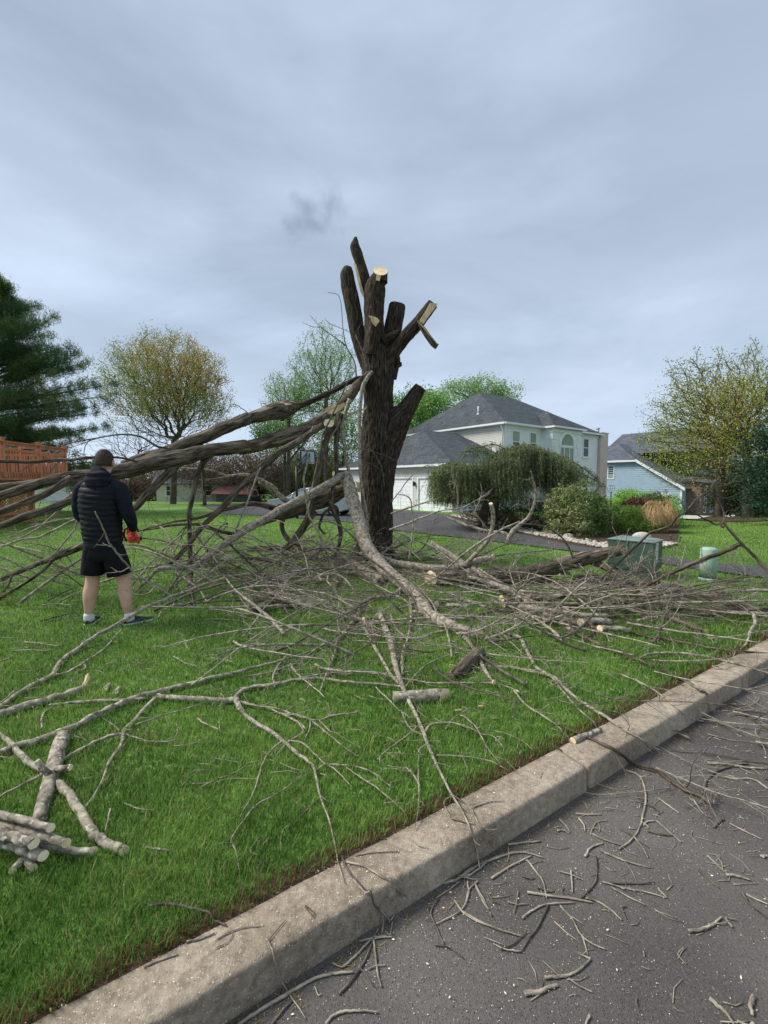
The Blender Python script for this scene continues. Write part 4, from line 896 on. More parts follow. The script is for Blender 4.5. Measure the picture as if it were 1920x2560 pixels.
for px, w in ((1632, 'left'), (1664, 'right')):
    q = at(px, 14.0+(px-1627)*.01); t = thing('ornamental_grass', q, 'mound of dry tan ornamental grass, %s of the pair' % w, 'grass clump', 'tan grass mounds'); q = q.copy(); t['_loc'] = [float(k) for k in q]
    n = 5000; a = rng.uniform(0, 2*np.pi, n); l_ = rng.uniform(.2, 1.0, n); mb = MB(); dr = np.stack([np.cos(a), np.sin(a), 0*a], -1); sd_ = np.stack([-np.sin(a), np.cos(a), 0*a], -1)*.006
    o0 = q+dr*(rng.random(n)*.12)[:, None]; k_ = rng.random(n)**.6; hh = .92*np.sqrt(1-.5*k_**2)*rng.uniform(.6, 1.08, n)*(1+.12*np.sin(a*3+px)); p1 = o0+dr*(.14*k_)[:, None]+[0, 0, 1]*hh[:, None]; p2 = o0+dr*(.29*k_)[:, None]+[0, 0, 1]*(hh*(1-.15*k_))[:, None]; p3 = o0+dr*(.38*k_)[:, None]+[0, 0, 1]*(hh*(1-.75*k_*rng.random(n)))[:, None]
    c = shade((.6, .44, .22), n, .25)
    mb.quads(np.stack([o0-sd_, o0+sd_, p1+sd_, p1-sd_], 1), c); mb.quads(np.stack([p1-sd_, p1+sd_, p2+sd_, p2-sd_], 1), c); mb.quads(np.stack([p2-sd_, p2+sd_, p3], 1), c)
    mb.build('blades', M['leaf'], t, smooth=False)
q = G(1890, 1289); shrub('shrub', 'small round green shrub beside the far path end', q+[0, .5, 0], (.5, .4, .42), 1500, .06, (.05, .1, .03))
# river stones along the drive edge
mb = MB(); edge = catmull([g2(1118, 1290), g2(1200, 1310), g2(1300, 1334), g2(1400, 1354), g2(1525, 1377), g2(1640, 1376), g2(1700, 1364)], 20)
for _ in range(1500):
    k = rng.integers(len(edge)-1); p = edge[k]+(edge[k+1]-edge[k])*rng.random(); tt = edge[k+1]-edge[k]; nn = np.array([-tt[1], tt[0]])/np.linalg.norm(tt); nn = nn*(1 if nn[1] > 0 else -1)
    p = p+nn*(.05+abs(rng.normal())*.33); r = rng.uniform(.025, .06); c = rng.uniform(.75, 1.1)
    n0 = mb.n; uball(mb, (p[0], p[1], tz(*p)+.04+r*.4), r, (1, rng.uniform(.7, 1.1), .6), 6, 4); mb.c[-1] = np.full((mb.n-n0, 3), c)*[1, .97, .92]
mb.build('river_stones', M['stone'], origin=(0, 0, 0), label='pale river stones edging the garden bed along the driveway', cat='gravel', kind='stuff')
# big landscape rocks
for px, py, r in ((1388, 1334, .17), (1604, 1350, .2), (1420, 1345, .12)):
    q = G(px, py); mb = MB(); uball(mb, q+[0, 0, r*.35], r, (1.3, 1, .8), 14, 9, disp=lambda V: .25*(fbm(V*9)-.5)); mb.build('garden_rock', M['stone'], label={1388: 'grey rock at the foot of the rhododendron on the left', 1604: 'grey rock between juniper and transformer box', 1420: 'smallest grey rock under the rhododendron'}[px], cat='rock', group='rocks in the garden bed')

# ============================================================ GRASS
def grass():
    mb = MB()
    def blades(n, lean=.45):
        y = 1.0*(26/1.0)**(rng.random(n*2)**.92); x = rng.uniform(-1, 1, n*2)*(.93*y+.75)
        t = (x-0)*KN[0]+(y-1.62)*KN[1]; edge = .19+.035*(fbm(np.stack([x*6, y*6, 0*x], -1))-.3)
        ok = t > edge; x, y, t = x[ok][:n], y[ok][:n], t[ok][:n]; n = len(x); h = .043; w = .0016+.00125*y
        z = terr(x, y)+.002; P0 = np.stack([x, y, z], -1)
        cl = fbm(np.stack([x*2.2, y*2.2, 0*x], -1)); cl2 = fbm(np.stack([x*9+7, y*9, 0*x], -1))
        a = rng.uniform(0, 2*np.pi, n)+cl2*4; hh = h*rng.uniform(.5, 1.25, n)*(.55+.9*cl2); d = np.stack([np.cos(a), np.sin(a), 0*a], -1); s = np.stack([-np.sin(a), np.cos(a), 0*a], -1)*w[:, None]*.5*rng.uniform(.7, 1.3, n)[:, None]
        ln = (hh*rng.uniform(.1, lean*2, n))[:, None]; up = np.array([0, 0, 1.])*hh[:, None]
        g = np.array([.1, .215, .035]); lt = np.array([.26, .4, .085]); yl = np.array([.42, .36, .16]); u = rng.random(n)
        c = g+(lt-g)*np.clip(cl*1.5-.35+rng.normal(size=n)*.25, 0, 1)[:, None]; far = sst(y, 4, 16)[:, None]; c = c*(1-far*.3)+np.array([.27, .44, .08])*far*.3; c[u < .04+.1*(fbm(np.stack([x*1.3+40, y*1.3, 0*x], -1), 2) > .6)] = yl
        near = (t < edge_d[0]) if 0 else (t < .24+.05*cl2); c[near & (u < .35)] = np.array([.2, .13, .06])
        c = c*rng.uniform(.62, 1.3, (n, 1)); m1 = P0+up*.6+d*ln*.35; m2 = P0+up+d*ln
        k = y < 6
        mb.quads(np.stack([P0-s, P0+s, m1+s*.75, m1-s*.75], 1)[k], c[k]); mb.quads(np.stack([m1-s*.75, m1+s*.75, m2], 1)[k], c[k]); mb.quads(np.stack([P0-s, P0+s, m2], 1)[~k], c[~k])
    blades(330000)
    mb.build('grass', M['grassblade'], origin=(0, 0, 0), smooth=False, label='mown green lawn grass covering the verge', cat='grass', kind='stuff')
    # dead thatch at the kerb
    mb = MB(); n = 14000; s = rng.uniform(-3, 7, n); t = .2+np.abs(rng.normal(size=n))*.045; P0 = np.concatenate([K(0*s, 0*t)*0+KO+s[:, None]*KE+t[:, None]*KN, np.full((n, 1), .004)], 1)
    a = rng.uniform(0, 2*np.pi, n); d = np.stack([np.cos(a), np.sin(a), rng.uniform(.0, .7, n)], -1)*rng.uniform(.012, .04, n)[:, None]; w_ = np.stack([-np.sin(a), np.cos(a), 0*a], -1)*.0012
    mb.quads(np.stack([P0-w_, P0+w_, P0+d], 1), shade((.2, .13, .07), n, .4, (.1, .055, .03))); mb.build('thatch', M['leaf'], origin=(0, 0, 0), smooth=False, label='dead brown grass thatch along the back of the kerb', cat='dead grass', kind='stuff')
edge_d = (0,)
grass()
# ============================================================ WOOD: the topped tree and everything cut from it
ZN = dict(A=(700, 560, .28933), B=(700, 1000, .28933), C=(0, 680, .37372), D=(600, 820, .2411), E=(0, 1060, .25316), G=(0, 1200, .42194), H=(600, 1240, .42194),
          I=(1200, 1300, .43399), J=(0, 1640, .42194), K=(500, 1640, .4581), N=(300, 1160, .2411), O=(1700, 1160, .13261), P=(1160, 1800, .4581), L=(100, 2000, .48222), Q=(540, 2200, .27728), X=(960, 940, .3496))
def surf(px, py, lift=0.):
    a, b, c = ray(px, py)
    if c > -.01: return None
    t = (0+lift-HC)/c; x, y = a*t, b*t; tt = x*KN[0]+(y-1.62)*KN[1]
    if tt >= 0:
        g = G(px, py, lift); return g
    t2 = (-.135+lift-HC)/c; x2, y2 = a*t2, b*t2; tt2 = x2*KN[0]+(y2-1.62)*KN[1]
    if tt2 > -.02:   # hits the kerb face
        f = (0-tt)/(tt2-tt+1e-9); t3 = t+(t2-t)*f; return np.array([a*t3, b*t3, HC+c*t3])-np.append(KN*lift, 0)
    return np.array([x2, y2, HC+c*t2])
def Z(spec):
    """'zone' followed by (x, y, width, depth) ; depth 0 = lying on the surface ; missing depth interpolated"""
    zone = None; px = []
    for it in spec:
        if isinstance(it, str): zone = ZN[it]; continue
        x0, y0, s = zone; px.append((x0+it[0]*s, y0+it[1]*s, it[2]*s if len(it) > 2 else None, it[3] if len(it) > 3 else None))
    n = len(px); idx = np.arange(n)
    wi = [i for i in idx if px[i][2] is not None]; W_ = np.interp(idx, wi, [px[i][2] for i in wi])
    di = [i for i in idx if px[i][3] is not None]; raw = [px[i][3] for i in di]
    for k, i in enumerate(di):
        if raw[k] == 0:
            g = surf(px[i][0], px[i][1], .01); raw[k] = g[1]
    D_ = np.interp(idx, di, raw) if di else np.full(n, 99.)
    out_, rad = [], []
    for i in range(n):
        Y = D_[i]; w_ = W_[i]/2*min(Y, 12)/F; g = surf(px[i][0], px[i][1], w_*.7+.03*float(np.clip(1-w_/.035, 0, 1)))
        if g is not None and not (g[0]*KN[0]+(g[1]-1.62)*KN[1] > .2): g = surf(px[i][0], px[i][1], w_*.8)
        if g is not None and g[1] <= Y+.0: p = g; Y = g[1]
        else: p = P(px[i][0], px[i][1], Y)
        out_.append(p); rad.append(max(.0016, W_[i]*.5*Y/F))
    return np.array(out_), np.array(rad)
def floor_at(p):
    tt = p[0]*KN[0]+(p[1]-1.62)*KN[1]; return float(terr(p[0], p[1]))+(.026 if tt > .22 else .002) if tt > 0 else -.135
def stem(mb, pts, rad, k=5, wob=.35, knots=True, seg=None, caps=(True, True)):
    p = catmull(pts, k); r = np.interp(np.linspace(0, 1, len(p)), np.linspace(0, 1, len(rad)), rad)
    wob = wob*(.25 if r.max() > .03 else .5 if r.max() > .012 else 1)
    if len(p) > 4 and wob:
        n = len(p); w = rng.normal(size=(n, 3))*r[:, None]*wob; w[0] = w[-1] = 0; w = (w+np.roll(w, 1, 0))/2; w[0] = w[-1] = 0; p = p+w
    if knots: r = r*(1+(.1 if r.max() < .012 else .05 if r.max() < .03 else .02)*rng.normal(size=len(r)).clip(-1, 1.6))
    dsp = (lambda bk, an, ln: (.22*(fbm(bk*[34, 34, 6], 2)-.5)+.16*(fbm(bk*[7, 7, 5]+3, 2)-.5))) if r.max() > .02 else None
    if r.max() > .035:   # refine big limbs
        m = max(len(p), int(np.linalg.norm(np.diff(p, axis=0), axis=1).sum()/.035)); q = np.linspace(0, len(p)-1, m); p = np.stack([np.interp(q, np.arange(len(p)), p[:, c]) for c in range(3)], -1); r = np.interp(q, np.arange(len(r)), r)
        for _ in range(6): p[1:-1] = (p[:-2]+2*p[1:-1]+p[2:])/4; r[1:-1] = (r[:-2]+2*r[1:-1]+r[2:])/4
    sweep(mb, p, r, seg or segs(r.max()), *caps, disp=dsp); return p, r
def sprout(mb, p, r, n, ln, lev, t0=.1, flat=False, zf=None, bias=None, r0=None, spread=(.5, 1.05)):
    L_ = len(p)
    for _ in range(n):
        t = t0+(1-t0)*rng.random(); i = min(int(t*(L_-1)), L_-2); f = t*(L_-1)-i; o = p[i]*(1-f)+p[i+1]*f; d = p[i+1]-p[i]; d = d/(np.linalg.norm(d)+1e-9)
        rv = rng.normal(size=3); 
        if flat: rv[2] *= .35
        if bias is not None: rv = rv+np.array(bias)
        rv -= d*np.dot(rv, d); rv /= np.linalg.norm(rv)+1e-9; a = rng.uniform(*spread); d2 = d*math.cos(a)+rv*math.sin(a)
        l_ = ln*rng.uniform(.45, 1.25)*(1.1-.6*t); m = 6; q = [o]; dd = d2; turn = rng.normal(size=3)*.16
        if flat: turn[2] *= .3
        for k in range(m):
            dd = dd+turn+rng.normal(size=3)*.11+[0, 0, .05 if not flat else -.04]; dd /= np.linalg.norm(dd); e = q[-1]+dd*l_/m
            z0 = (zf if zf is not None else floor_at(e))+.006
            if e[2] < z0: e[2] = z0+.004*rng.random(); dd[2] = abs(dd[2])*.3
            q.append(e)
        q = np.array(q); ra = min(r[i]*.62, (r0 or .0022)+.0062*l_)*rng.uniform(.8, 1.15); rr = np.linspace(ra, max(.0011, ra*.28), len(q))
        sweep(mb, q, rr, segs(ra), False, True)
        if lev > 0: sprout(mb, q, rr, max(1, int(rng.integers(2, 5))), l_*.5, lev-1, .2, flat, zf, bias, r0)
cam0 = np.array([0, 0, HC])
def cutend(par, p, d, r, name='cut_end', m='cut', bark='bark_lichen'):
    d = np.asarray(d, float)/np.linalg.norm(d); v = cam0-p; v[2] *= .6; v /= np.linalg.norm(v); nn = d+.85*v; 
    if nn@d < .35: nn = nn+d*(.5-nn@d)
    nn /= np.linalg.norm(nn); a = np.cross(d, [0, 0, 1.]); a /= np.linalg.norm(a)+1e-9; b_ = np.cross(d, a); n = 22; an = np.linspace(0, 2*np.pi, n, endpoint=False); rr = r*1.0*(1+.05*rng.normal(size=n)); off = a[None]*(np.cos(an)*rr)[:, None]+b_[None]*(np.sin(an)*rr)[:, None]
    t = -(off@nn)/(nn@d); t = t-t.min(); base = p+off-d*r*.25; top_ = p+off+d*t[:, None]; mb = MB(); f = np.array([[i, (i+1) % n, (i+1) % n+n, i+n] for i in range(n)]); bk = np.vstack([off, off+np.c_[0*t, 0*t, t+r*.25]]); mb.add(np.vstack([base, top_]), f, bk); mb.build('stub_side', M[bark], par)
    mb = MB(); mb.add(top_+nn*.001, np.arange(n)[None]); return mb.build(name, M[m], par, smooth=False)
GR = {}
def cutdisc(par, p, d, r, name='cut_end', m='cut', asp=1.):
    d = np.asarray(d, float)/np.linalg.norm(d); a = np.cross(d, [0, 0, 1.]); a /= np.linalg.norm(a)+1e-9; b_ = np.cross(d, a); n = 18; an = np.linspace(0, 2*np.pi, n, endpoint=False)
    rr = r*.96*(1+.06*rng.normal(size=n)); mb = MB(); ring = [p+a*math.cos(t)*q+b_*math.sin(t)*q*asp for t, q in zip(an, rr)]
    mb.add(np.array([x-d*.004 for x in ring]+[x+d*.003 for x in ring]), [np.array([[i, (i+1) % n, (i+1) % n+n, i+n] for i in range(n)]), (np.arange(n)+n)[None]])
    return mb.build(name, M[m], par, smooth=False)
def limb(name, label, specs, tw=(0, .4, 1), bark='bark_limb', cat='branch', group=None, cuts=(0, 0), t0=.08, flat=False, bias=None, fork_tw=None, k=5):
    """specs: first the main stem, then its forks"""
    mb = MB(); main = None
    for q, sp in enumerate(specs):
        pts, rad = Z(sp); p, r = stem(mb, pts, rad, k, caps=(True, True))
        if q == 0: main = (p, r)
        n, ln, lv = tw if q == 0 or fork_tw is None else fork_tw
        L_ = np.linalg.norm(np.diff(p, axis=0), axis=1).sum(); 
        if n: sprout(mb, p, r, int(n*1.7*L_)+1, ln*1.05, lv, t0, flat, bias=bias)
    o0 = main[0][len(main[0])//2].copy(); o = mb.build(name, M[bark], None, origin=o0, label=label, cat=cat, group=group)
    p, r = main
    if cuts[0]: cutend(o, p[0], p[0]-p[2], r[0], bark=bark)
    if cuts[1]: cutend(o, p[-1], p[-1]-p[-3], r[-1], bark=bark)
    return o, p, r
# ---------------------------------------------------------------- the stump
Ys = 8.9
def T(spec, dz=0):  # A-zone points at trunk depth + offset
    pts, rad = [], []
    for x, y, w, dd in spec: px, py = 700+x*.28933, 560+y*.28933; Y = Ys+dd; pts.append(P(px, py, Y)); rad.append(w*.28933*.5*Y/F)
    return np.array(pts), np.array(rad)
bq, _ = T([(812, 2900, 10, 0)]); bq = bq[0]; bq[2] = tz(bq[0], bq[1])
st = thing('topped_tree', bq, 'tall dark tree trunk topped to bare stubs with its limbs sawn off', 'tree stump'); st['_loc'] = [float(q) for q in bq]
def barkdisp(bk, an, ln):
    f1 = fbm(bk*[17, 17, 4.5], 3); f2 = fbm(bk*[42, 42, 13]+9, 2); rid = 1-np.abs(2*f1-1); return .17*(rid-.6)+.07*(f2-.5)+.10*(fbm(bk*[3.5, 3.5, 1.6], 2)-.5)
def trunkpart(mb, spec, seg=72, step=.022, k=6, capb=True):
    pts, rad = T(spec); p = catmull(pts, k); r = np.interp(np.linspace(0, 1, len(p)), np.linspace(0, 1, len(rad)), rad)
    L_ = np.linalg.norm(np.diff(p, axis=0), axis=1).sum(); m = int(L_/step); d = np.concatenate([[0], np.cumsum(np.linalg.norm(np.diff(p, axis=0), axis=1))]); q = np.linspace(0, d[-1], m)
    P2 = np.stack([np.interp(q, d, p[:, c]) for c in range(3)], -1); r2 = np.interp(q, d, r); sweep(mb, P2, r2, seg, False, capb, disp=barkdisp); return P2, r2
mb = MB()
trunkpart(mb, [(805, 2960, 380, 0), (812, 2860, 320, 0), (825, 2700, 285, 0), (838, 2420, 262, 0), (842, 2180, 275, 0), (850, 1960, 305, 0), (850, 1800, 285, 0), (850, 1620, 245, 0), (850, 1450, 238, 0), (848, 1300, 262, 0), (838, 1130, 262, 0), (828, 1020, 180, 0), (822, 930, 110, 0)], 110)
trunkpart(mb, [(800, 1330, 120, .1), (735, 1150, 130, .1), (678, 980, 118, .1), (645, 800, 126, .1), (615, 640, 122, .1), (588, 520, 116, .1), (580, 450, 108, .1), (583, 410, 96, .1), (587, 374, 62, .1)], 48)
trunkpart(mb, [(800, 760, 90, .12), (765, 600, 86, .15), (735, 480, 84, .15), (702, 360, 80, .15), (668, 260, 84, .15), (648, 195, 78, .15), (651, 150, 50, .15), (655, 114, 22, .15)], 40)
trunkpart(mb, [(820, 1150, 190, -.05), (815, 960, 165, -.05), (812, 800, 158, -.02), (812, 680, 168, 0), (822, 560, 172, 0), (842, 500, 140, 0), (862, 470, 122, -.05), (868, 450, 116, -.08)], 60)
trunkpart(mb, [(800, 1130, 120, -.2), (806, 1000, 112, -.25), (812, 910, 98, -.28), (818, 850, 88, -.3), (822, 815, 60, -.3)], 36)
trunkpart(mb, [(915, 1180, 170, .15), (945, 1040, 165, .15), (975, 900, 145, .15), (1000, 780, 138, .15), (1014, 700, 134, .15)], 48)
trunkpart(mb, [(900, 1250, 120, -.1), (960, 1140, 112, -.15), (1030, 1040, 108, -.2), (1110, 945, 106, -.25), (1185, 865, 100, -.3), (1250, 780, 95, -.32), (1320, 690, 88, -.35)], 44)
trunkpart(mb, [(960, 1330, 90, .1), (985, 1240, 78, .1), (1010, 1180, 58, .1), (1018, 1145, 40, .1)], 30); trunkpart(mb, [(1000, 1230, 50, .1), (1030, 1215, 42, .1), (1052, 1212, 34, .1)], 20)
trunkpart(mb, [(862, 2230, 190, .0), (885, 2080, 230, -.0), (925, 1930, 240, -.02), (985, 1790, 212, -.05), (1045, 1670, 180, -.1), (1100, 1590, 150, -.12), (1155, 1500, 124, -.15), (1212, 1412, 100, -.15)], 60)
trunkpart(mb, [(900, 1010, 90, -.2), (955, 975, 70, -.25), (1000, 945, 50, -.25), (1045, 915, 8, -.25)], 20)
trunkpart(mb, [(960, 1640, 70, -.1), (1010, 1600, 60, -.12), (1045, 1575, 40, -.1)], 20)
for a_ in np.linspace(0, 2*np.pi, 7)[:-1]:   # root flare
    d = np.array([math.cos(a_), math.sin(a_), 0]); p = np.array([bq+d*.16+[0, 0, .55], bq+d*.28+[0, 0, .25], bq+d*.42+[0, 0, .05], bq+d*.58+[0, 0, -.08]]); sweep(mb, catmull(p, 6), np.linspace(.12, .05, 19), 16, disp=barkdisp)
mb.build('trunk', M['bark_trunk'], st)
def tp(x, y, dd): return P(700+x*.28933, 560+y*.28933, Ys+dd)
def tilt_end(par, c, r, nrm):
    n = 28; an = np.linspace(0, 2*np.pi, n, endpoint=False); dx_, dy_ = r*np.cos(an), r*np.sin(an); z = -(nrm[0]*dx_+nrm[1]*dy_)/nrm[2]; lo_ = np.stack([c[0]+dx_*.99, c[1]+dy_*.99, np.full(n, c[2]-r*1.6)], -1); hi_ = np.stack([c[0]+dx_, c[1]+dy_, c[2]+z], -1)
    f = np.array([[i, (i+1) % n, (i+1) % n+n, i+n] for i in range(n)]); mb = MB(); mb.add(np.vstack([lo_, hi_]), f); mb.build('stub_end', M['bark_trunk'], par)
    mb = MB(); mb.add(hi_+[0, 0, .002], np.arange(n)[None]); mb.build('cut_face', M['cut'], par, smooth=False)
tilt_end(st, tp(868, 405, -.08), .138, (.05, -.72, .69))
def plate(par, pix, dd, th=.02, m='torn', name='torn_face'):
    q = np.array([tp(x, y, dd if np.isscalar(dd) else dd[i]) for i, (x, y) in enumerate(pix)]); n = len(q); mb = MB(); bk = np.array([0, th, 0]); j = rng.normal(size=q.shape)*.004
    mb.add(np.vstack([q+j, q+bk]), [np.arange(n)[None], (np.arange(n)[::-1]+n)[None], np.array([[i, (i+1) % n, (i+1) % n+n, i+n] for i in range(n)])]); return mb.build(name, M[m], par, smooth=False)
plate(st, [(836, 436), (872, 444), (862, 492), (828, 482)], -.26)
plate(st, [(764, 788), (800, 796), (842, 812), (858, 838), (826, 884), (800, 860), (790, 820)], -.47, .03)
plate(st, [(1205, 842), (1240, 770), (1296, 676), (1364, 686), (1330, 738), (1280, 800), (1238, 862)], (-.44, -.45, -.47, -.47, -.46, -.45, -.44), .05)
plate(st, [(640, 335), (656, 345), (690, 480), (725, 600), (722, 632), (700, 590), (668, 480)], -.06, .02)
cutdisc(st, tp(1213, 1408, -.16), (.55, -.1, .85), .118, 'cut_face', 'torn')
# hanging piece on the right stub
mb = MB(); hp, hr = T([(1190, 836, 20, -.45), (1225, 890, 42, -.45), (1270, 960, 50, -.45), (1320, 1030, 50, -.45), (1356, 1062, 44, -.45)]); stem(mb, hp, hr, 5); mb.build('hanging_splinter', M['bark_limb'], st)
plate(st, [(1190, 842), (1206, 850), (1262, 905), (1330, 1010), (1374, 1040), (1350, 1030), (1275, 940), (1222, 880)], -.54, .02)
# thin shoots growing on the trunk
for sp in (['A', (660, 1320, 12, 8.6), (640, 1180), (570, 1050, 9), (545, 900), (515, 635, 5), (412, 590, 4, 8.7)], ['A', (580, 1060, 9, 8.6), (430, 950, 7), (345, 885, 5), (255, 785, 3, 8.6)], ['A', (345, 890, 5, 8.6), (280, 885), (190, 850, 3, 8.6)],
           ['A', (640, 950, 5, 8.6), (500, 890), (430, 860), (390, 828, 3, 8.6)], ['A', (570, 990, 4, 8.5), (520, 960), (445, 958, 3, 8.5)], ['A', (655, 960, 9, 8.5), (720, 1120, 12), (760, 1260, 16, 8.4)], ['A', (590, 930, 3, 8.4), (650, 940), (700, 860), (725, 800, 3, 8.4)],
           ['B', (755, 390, 8, 8.3), (820, 470), (885, 600), (895, 720, 5, 8.2)], ['B', (700, 520, 6, 8.3), (800, 560), (880, 610), (900, 660, 4, 8.3)], ['B', (355, 432, 7, 8.0), (500, 412), (700, 420), (900, 480), (1080, 560, 3, 7.8)], ['B', (695, 500, 12, 8.4), (730, 430), (765, 395, 8, 8.3)]):
    mb = MB(); p, r = Z(sp); p, r = stem(mb, p, r, 4); sprout(mb, p, r, 3, .2, 0, .3); mb.build('shoot', M['bark_dark'], st)

# ---------------------------------------------------------------- great limbs torn from the trunk (left)
o, p, r = limb('torn_limb', 'upper torn limb sloping from the trunk to the left with a flared broken middle', [['D', (600, 806, 60, 8.3), (560, 815, 110), (510, 828, 160), (440, 860, 185, 8.1), (370, 865, 170), (250, 895, 140), (130, 935, 118), (0, 972, 106, 7.6), 'C', (1659, 975, 82), (1500, 1040, 84), (1400, 1090, 82), (1280, 1130, 78), (1150, 1190, 72, 7.1), (950, 1245, 60), (820, 1290, 50, 6.8)],
    ['D', (520, 840, 70, 8.1), (470, 890, 90), (440, 950, 36), (428, 968, 8, 8.05)],
    ['C', (1120, 1180, 16, 6.9), (1050, 1165, 15), (960, 1110, 13), (880, 1090, 12), (760, 1092), (640, 1112, 9), (520, 1135), (430, 1152, 6, 6.2)], ['C', (610, 1115, 6, 6.3), (572, 1160), (560, 1230, 4, 6.3)], ['C', (640, 1115, 5, 6.2), (500, 1165), (440, 1180, 3, 6.2)],
    ['C', (1659, 945, 6, 7), (1600, 900, 5), (1550, 880, 3, 7)], ['C', (1340, 1140, 40, 7.4), (1350, 1180, 20), (1345, 1260, 14), (1360, 1380, 22, 7.3), (1370, 1560, 26, 7.2)]], tw=(1.2, .5, 1), fork_tw=(2.5, .25, 0), t0=.3)
mb = MB(); pp, rr = Z(['D', (1290, 505, 44, 8.8), (1210, 530, 58), (1130, 562, 54), (1000, 634, 58), (880, 692, 60), (760, 745, 56), (640, 800, 66), (585, 818, 90), (540, 830, 110, 8.25)]); pp, rr = stem(mb, pp, rr*.92, 6, .8); mb.build('bark_strip', M['bark_trunk'], o)
plate(o, [(-30, 1545), (0, 1530), (40, 1545), (110, 1552), (80, 1562), (20, 1560)], -.9, .03)
mb = MB(); q = Z(['C', (1555, 990, 5, 7.5), (1640, 985, 5, 7.5)])[0]; plate(o, [((1550*.37372-700)/.28933, (120+1000*.37372)/.28933), ((1580*.37372-700)/.28933, (120+985*.37372)/.28933), ((1635*.37372-700)/.28933, (120+972*.37372)/.28933), ((1645*.37372-700)/.28933, (120+992*.37372)/.28933), ((1590*.37372-700)/.28933, (120+1018*.37372)/.28933), ((1558*.37372-700)/.28933, (120+1030*.37372)/.28933)], -1.43, .02)
o, p, r = limb('torn_limb', 'thick lower limb running from the trunk leftwards behind the man at head height', [['D', (1390, 430, 60, 8.75), (1300, 520, 84), (1200, 620, 104), (1120, 740, 108), (1000, 840, 96), (900, 905, 100), (800, 975, 118), (700, 1040, 135, 8.1), (550, 1100, 148), (400, 1150, 150), (200, 1210, 140), (0, 1255, 126, 7.5), 'C', (1659, 1165, 88), (1500, 1182, 84), (1400, 1190, 84), (1290, 1225, 100), (1200, 1248, 108), (1080, 1268, 112), (950, 1292, 110, 6.7), (850, 1325, 104), (750, 1345, 98), (620, 1362, 92), (500, 1370, 88), (420, 1382, 80, 6.1), (350, 1395, 72), (250, 1425, 66), (150, 1452, 62), (0, 1502, 56), (-120, 1550, 50, 5.6)],
    ['C', (480, 1385, 58, 6.1), (400, 1425, 48), (320, 1475, 48), (250, 1510, 48), (120, 1560, 48), (0, 1605, 48), (-100, 1640, 45, 5.4)],
    ['C', (520, 1350, 60, 6.4), (400, 1392, 52), (300, 1405, 50), (200, 1415, 46), (0, 1438, 46), (-100, 1440, 46, 6.3)],
    ['C', (1215, 1245, 70, 7.0), (1160, 1310, 56), (1100, 1370, 52), (1020, 1450, 50), (950, 1520, 50), (890, 1595, 46, 6.5), (760, 1570, 44), (640, 1530, 42), (500, 1528, 40, 6.0), 'E', (720, 750, 62), (620, 790, 78), (500, 838, 84), (400, 870, 82), (300, 900, 78), (150, 955, 68), (0, 1010, 58), (-120, 1060, 54, 5.3)],
    ['C', (920, 1272, 14, 6.4), (850, 1250, 16), (780, 1240, 16), (640, 1240, 19), (500, 1252, 22), (380, 1262, 24), (250, 1268, 24), (120, 1270, 26), (0, 1264, 26, 5.6), (-80, 1262, 26, 5.5)],
    ['C', (1420, 1185, 60, 7.3), (1395, 1230, 42), (1350, 1290, 36), (1315, 1370, 34), (1295, 1470, 34), (1275, 1560, 32), (1265, 1659, 30, 7.0), 'G', (1130, 560, 28), (1125, 640, 26), (1140, 740, 20, 6.9)],
    ['D', (850, 1010, 60, 8.0), (770, 1060, 60), (700, 1110, 62), (600, 1180, 72), (500, 1240, 78), (400, 1290, 78), (250, 1430, 72), (100, 1560, 66), (0, 1655, 62), 'N', (1180, 310, 64), (1080, 430, 64), (960, 545, 58), (860, 640, 54), (780, 740, 52), (700, 850, 50), (600, 960, 48), (540, 1020, 44), (460, 1090, 36, 6.2)],
    ['D', (790, 1020, 40, 8.0), (730, 1090, 34), (700, 1150, 26), (640, 1230, 22), (560, 1310, 18), (470, 1440, 14), (350, 1500, 10), (250, 1560, 8, 7.6)]],
    tw=(1.4, .5, 1), fork_tw=(3.2, .42, 1), t0=.1, bias=(0, 0, -.5))
cutdisc(o, P(600+920*.2411, 820+985*.2411, 7.9), (.35, -.8, .35), .1, 'cut_face', asp=.8)
plate(o, [(385, 1600), (440, 1560), (520, 1560), (555, 1540), (560, 1575), (520, 1610), (470, 1640), (420, 1640)], -1.0, .04)
plate(o, [(570, 1660), (640, 1615), (730, 1590), (752, 1575), (740, 1600), (640, 1640), (580, 1672)], -.35, .03)
limb('hanging_branch', 'long dark branch hanging straight down left of the trunk', [['D', (1040, 900, 95, 8.3), (1010, 1000, 75), (940, 1080, 66), (880, 1200, 62), (840, 1320, 60), (815, 1440, 62), (790, 1570, 66), (765, 1700, 60), (740, 1800, 52), (700, 1950, 48, 7.9), 'B', (200, 1090, 48), (110, 1220, 46), (60, 1270, 40, 7.9)], ['D', (1015, 1000, 50, 8.3), (1000, 1200, 52), (995, 1400, 52), (985, 1560, 50), (960, 1700, 46), (955, 1850, 44, 8.0), 'B', (440, 880, 42), (470, 980, 44), (510, 1060, 42), (525, 1160, 38), (505, 1270, 34), (475, 1360, 28, 7.8)]], tw=(2.5, .35, 1), bark='bark_limb', t0=.2)
limb('hanging_branch', 'pale slender branch hanging against the trunk', [['D', (1370, 450, 30, 8.4), (1310, 530, 40), (1270, 620, 42), (1250, 760, 38), (1240, 900, 36), (1238, 1100, 36), (1240, 1300, 34), (1245, 1500, 30), (1270, 1700, 28), (1300, 1850, 26), 'B', (745, 980, 22), (765, 1150, 18, 8.0)]], tw=(2, .3, 0), bark='bark_lichen')
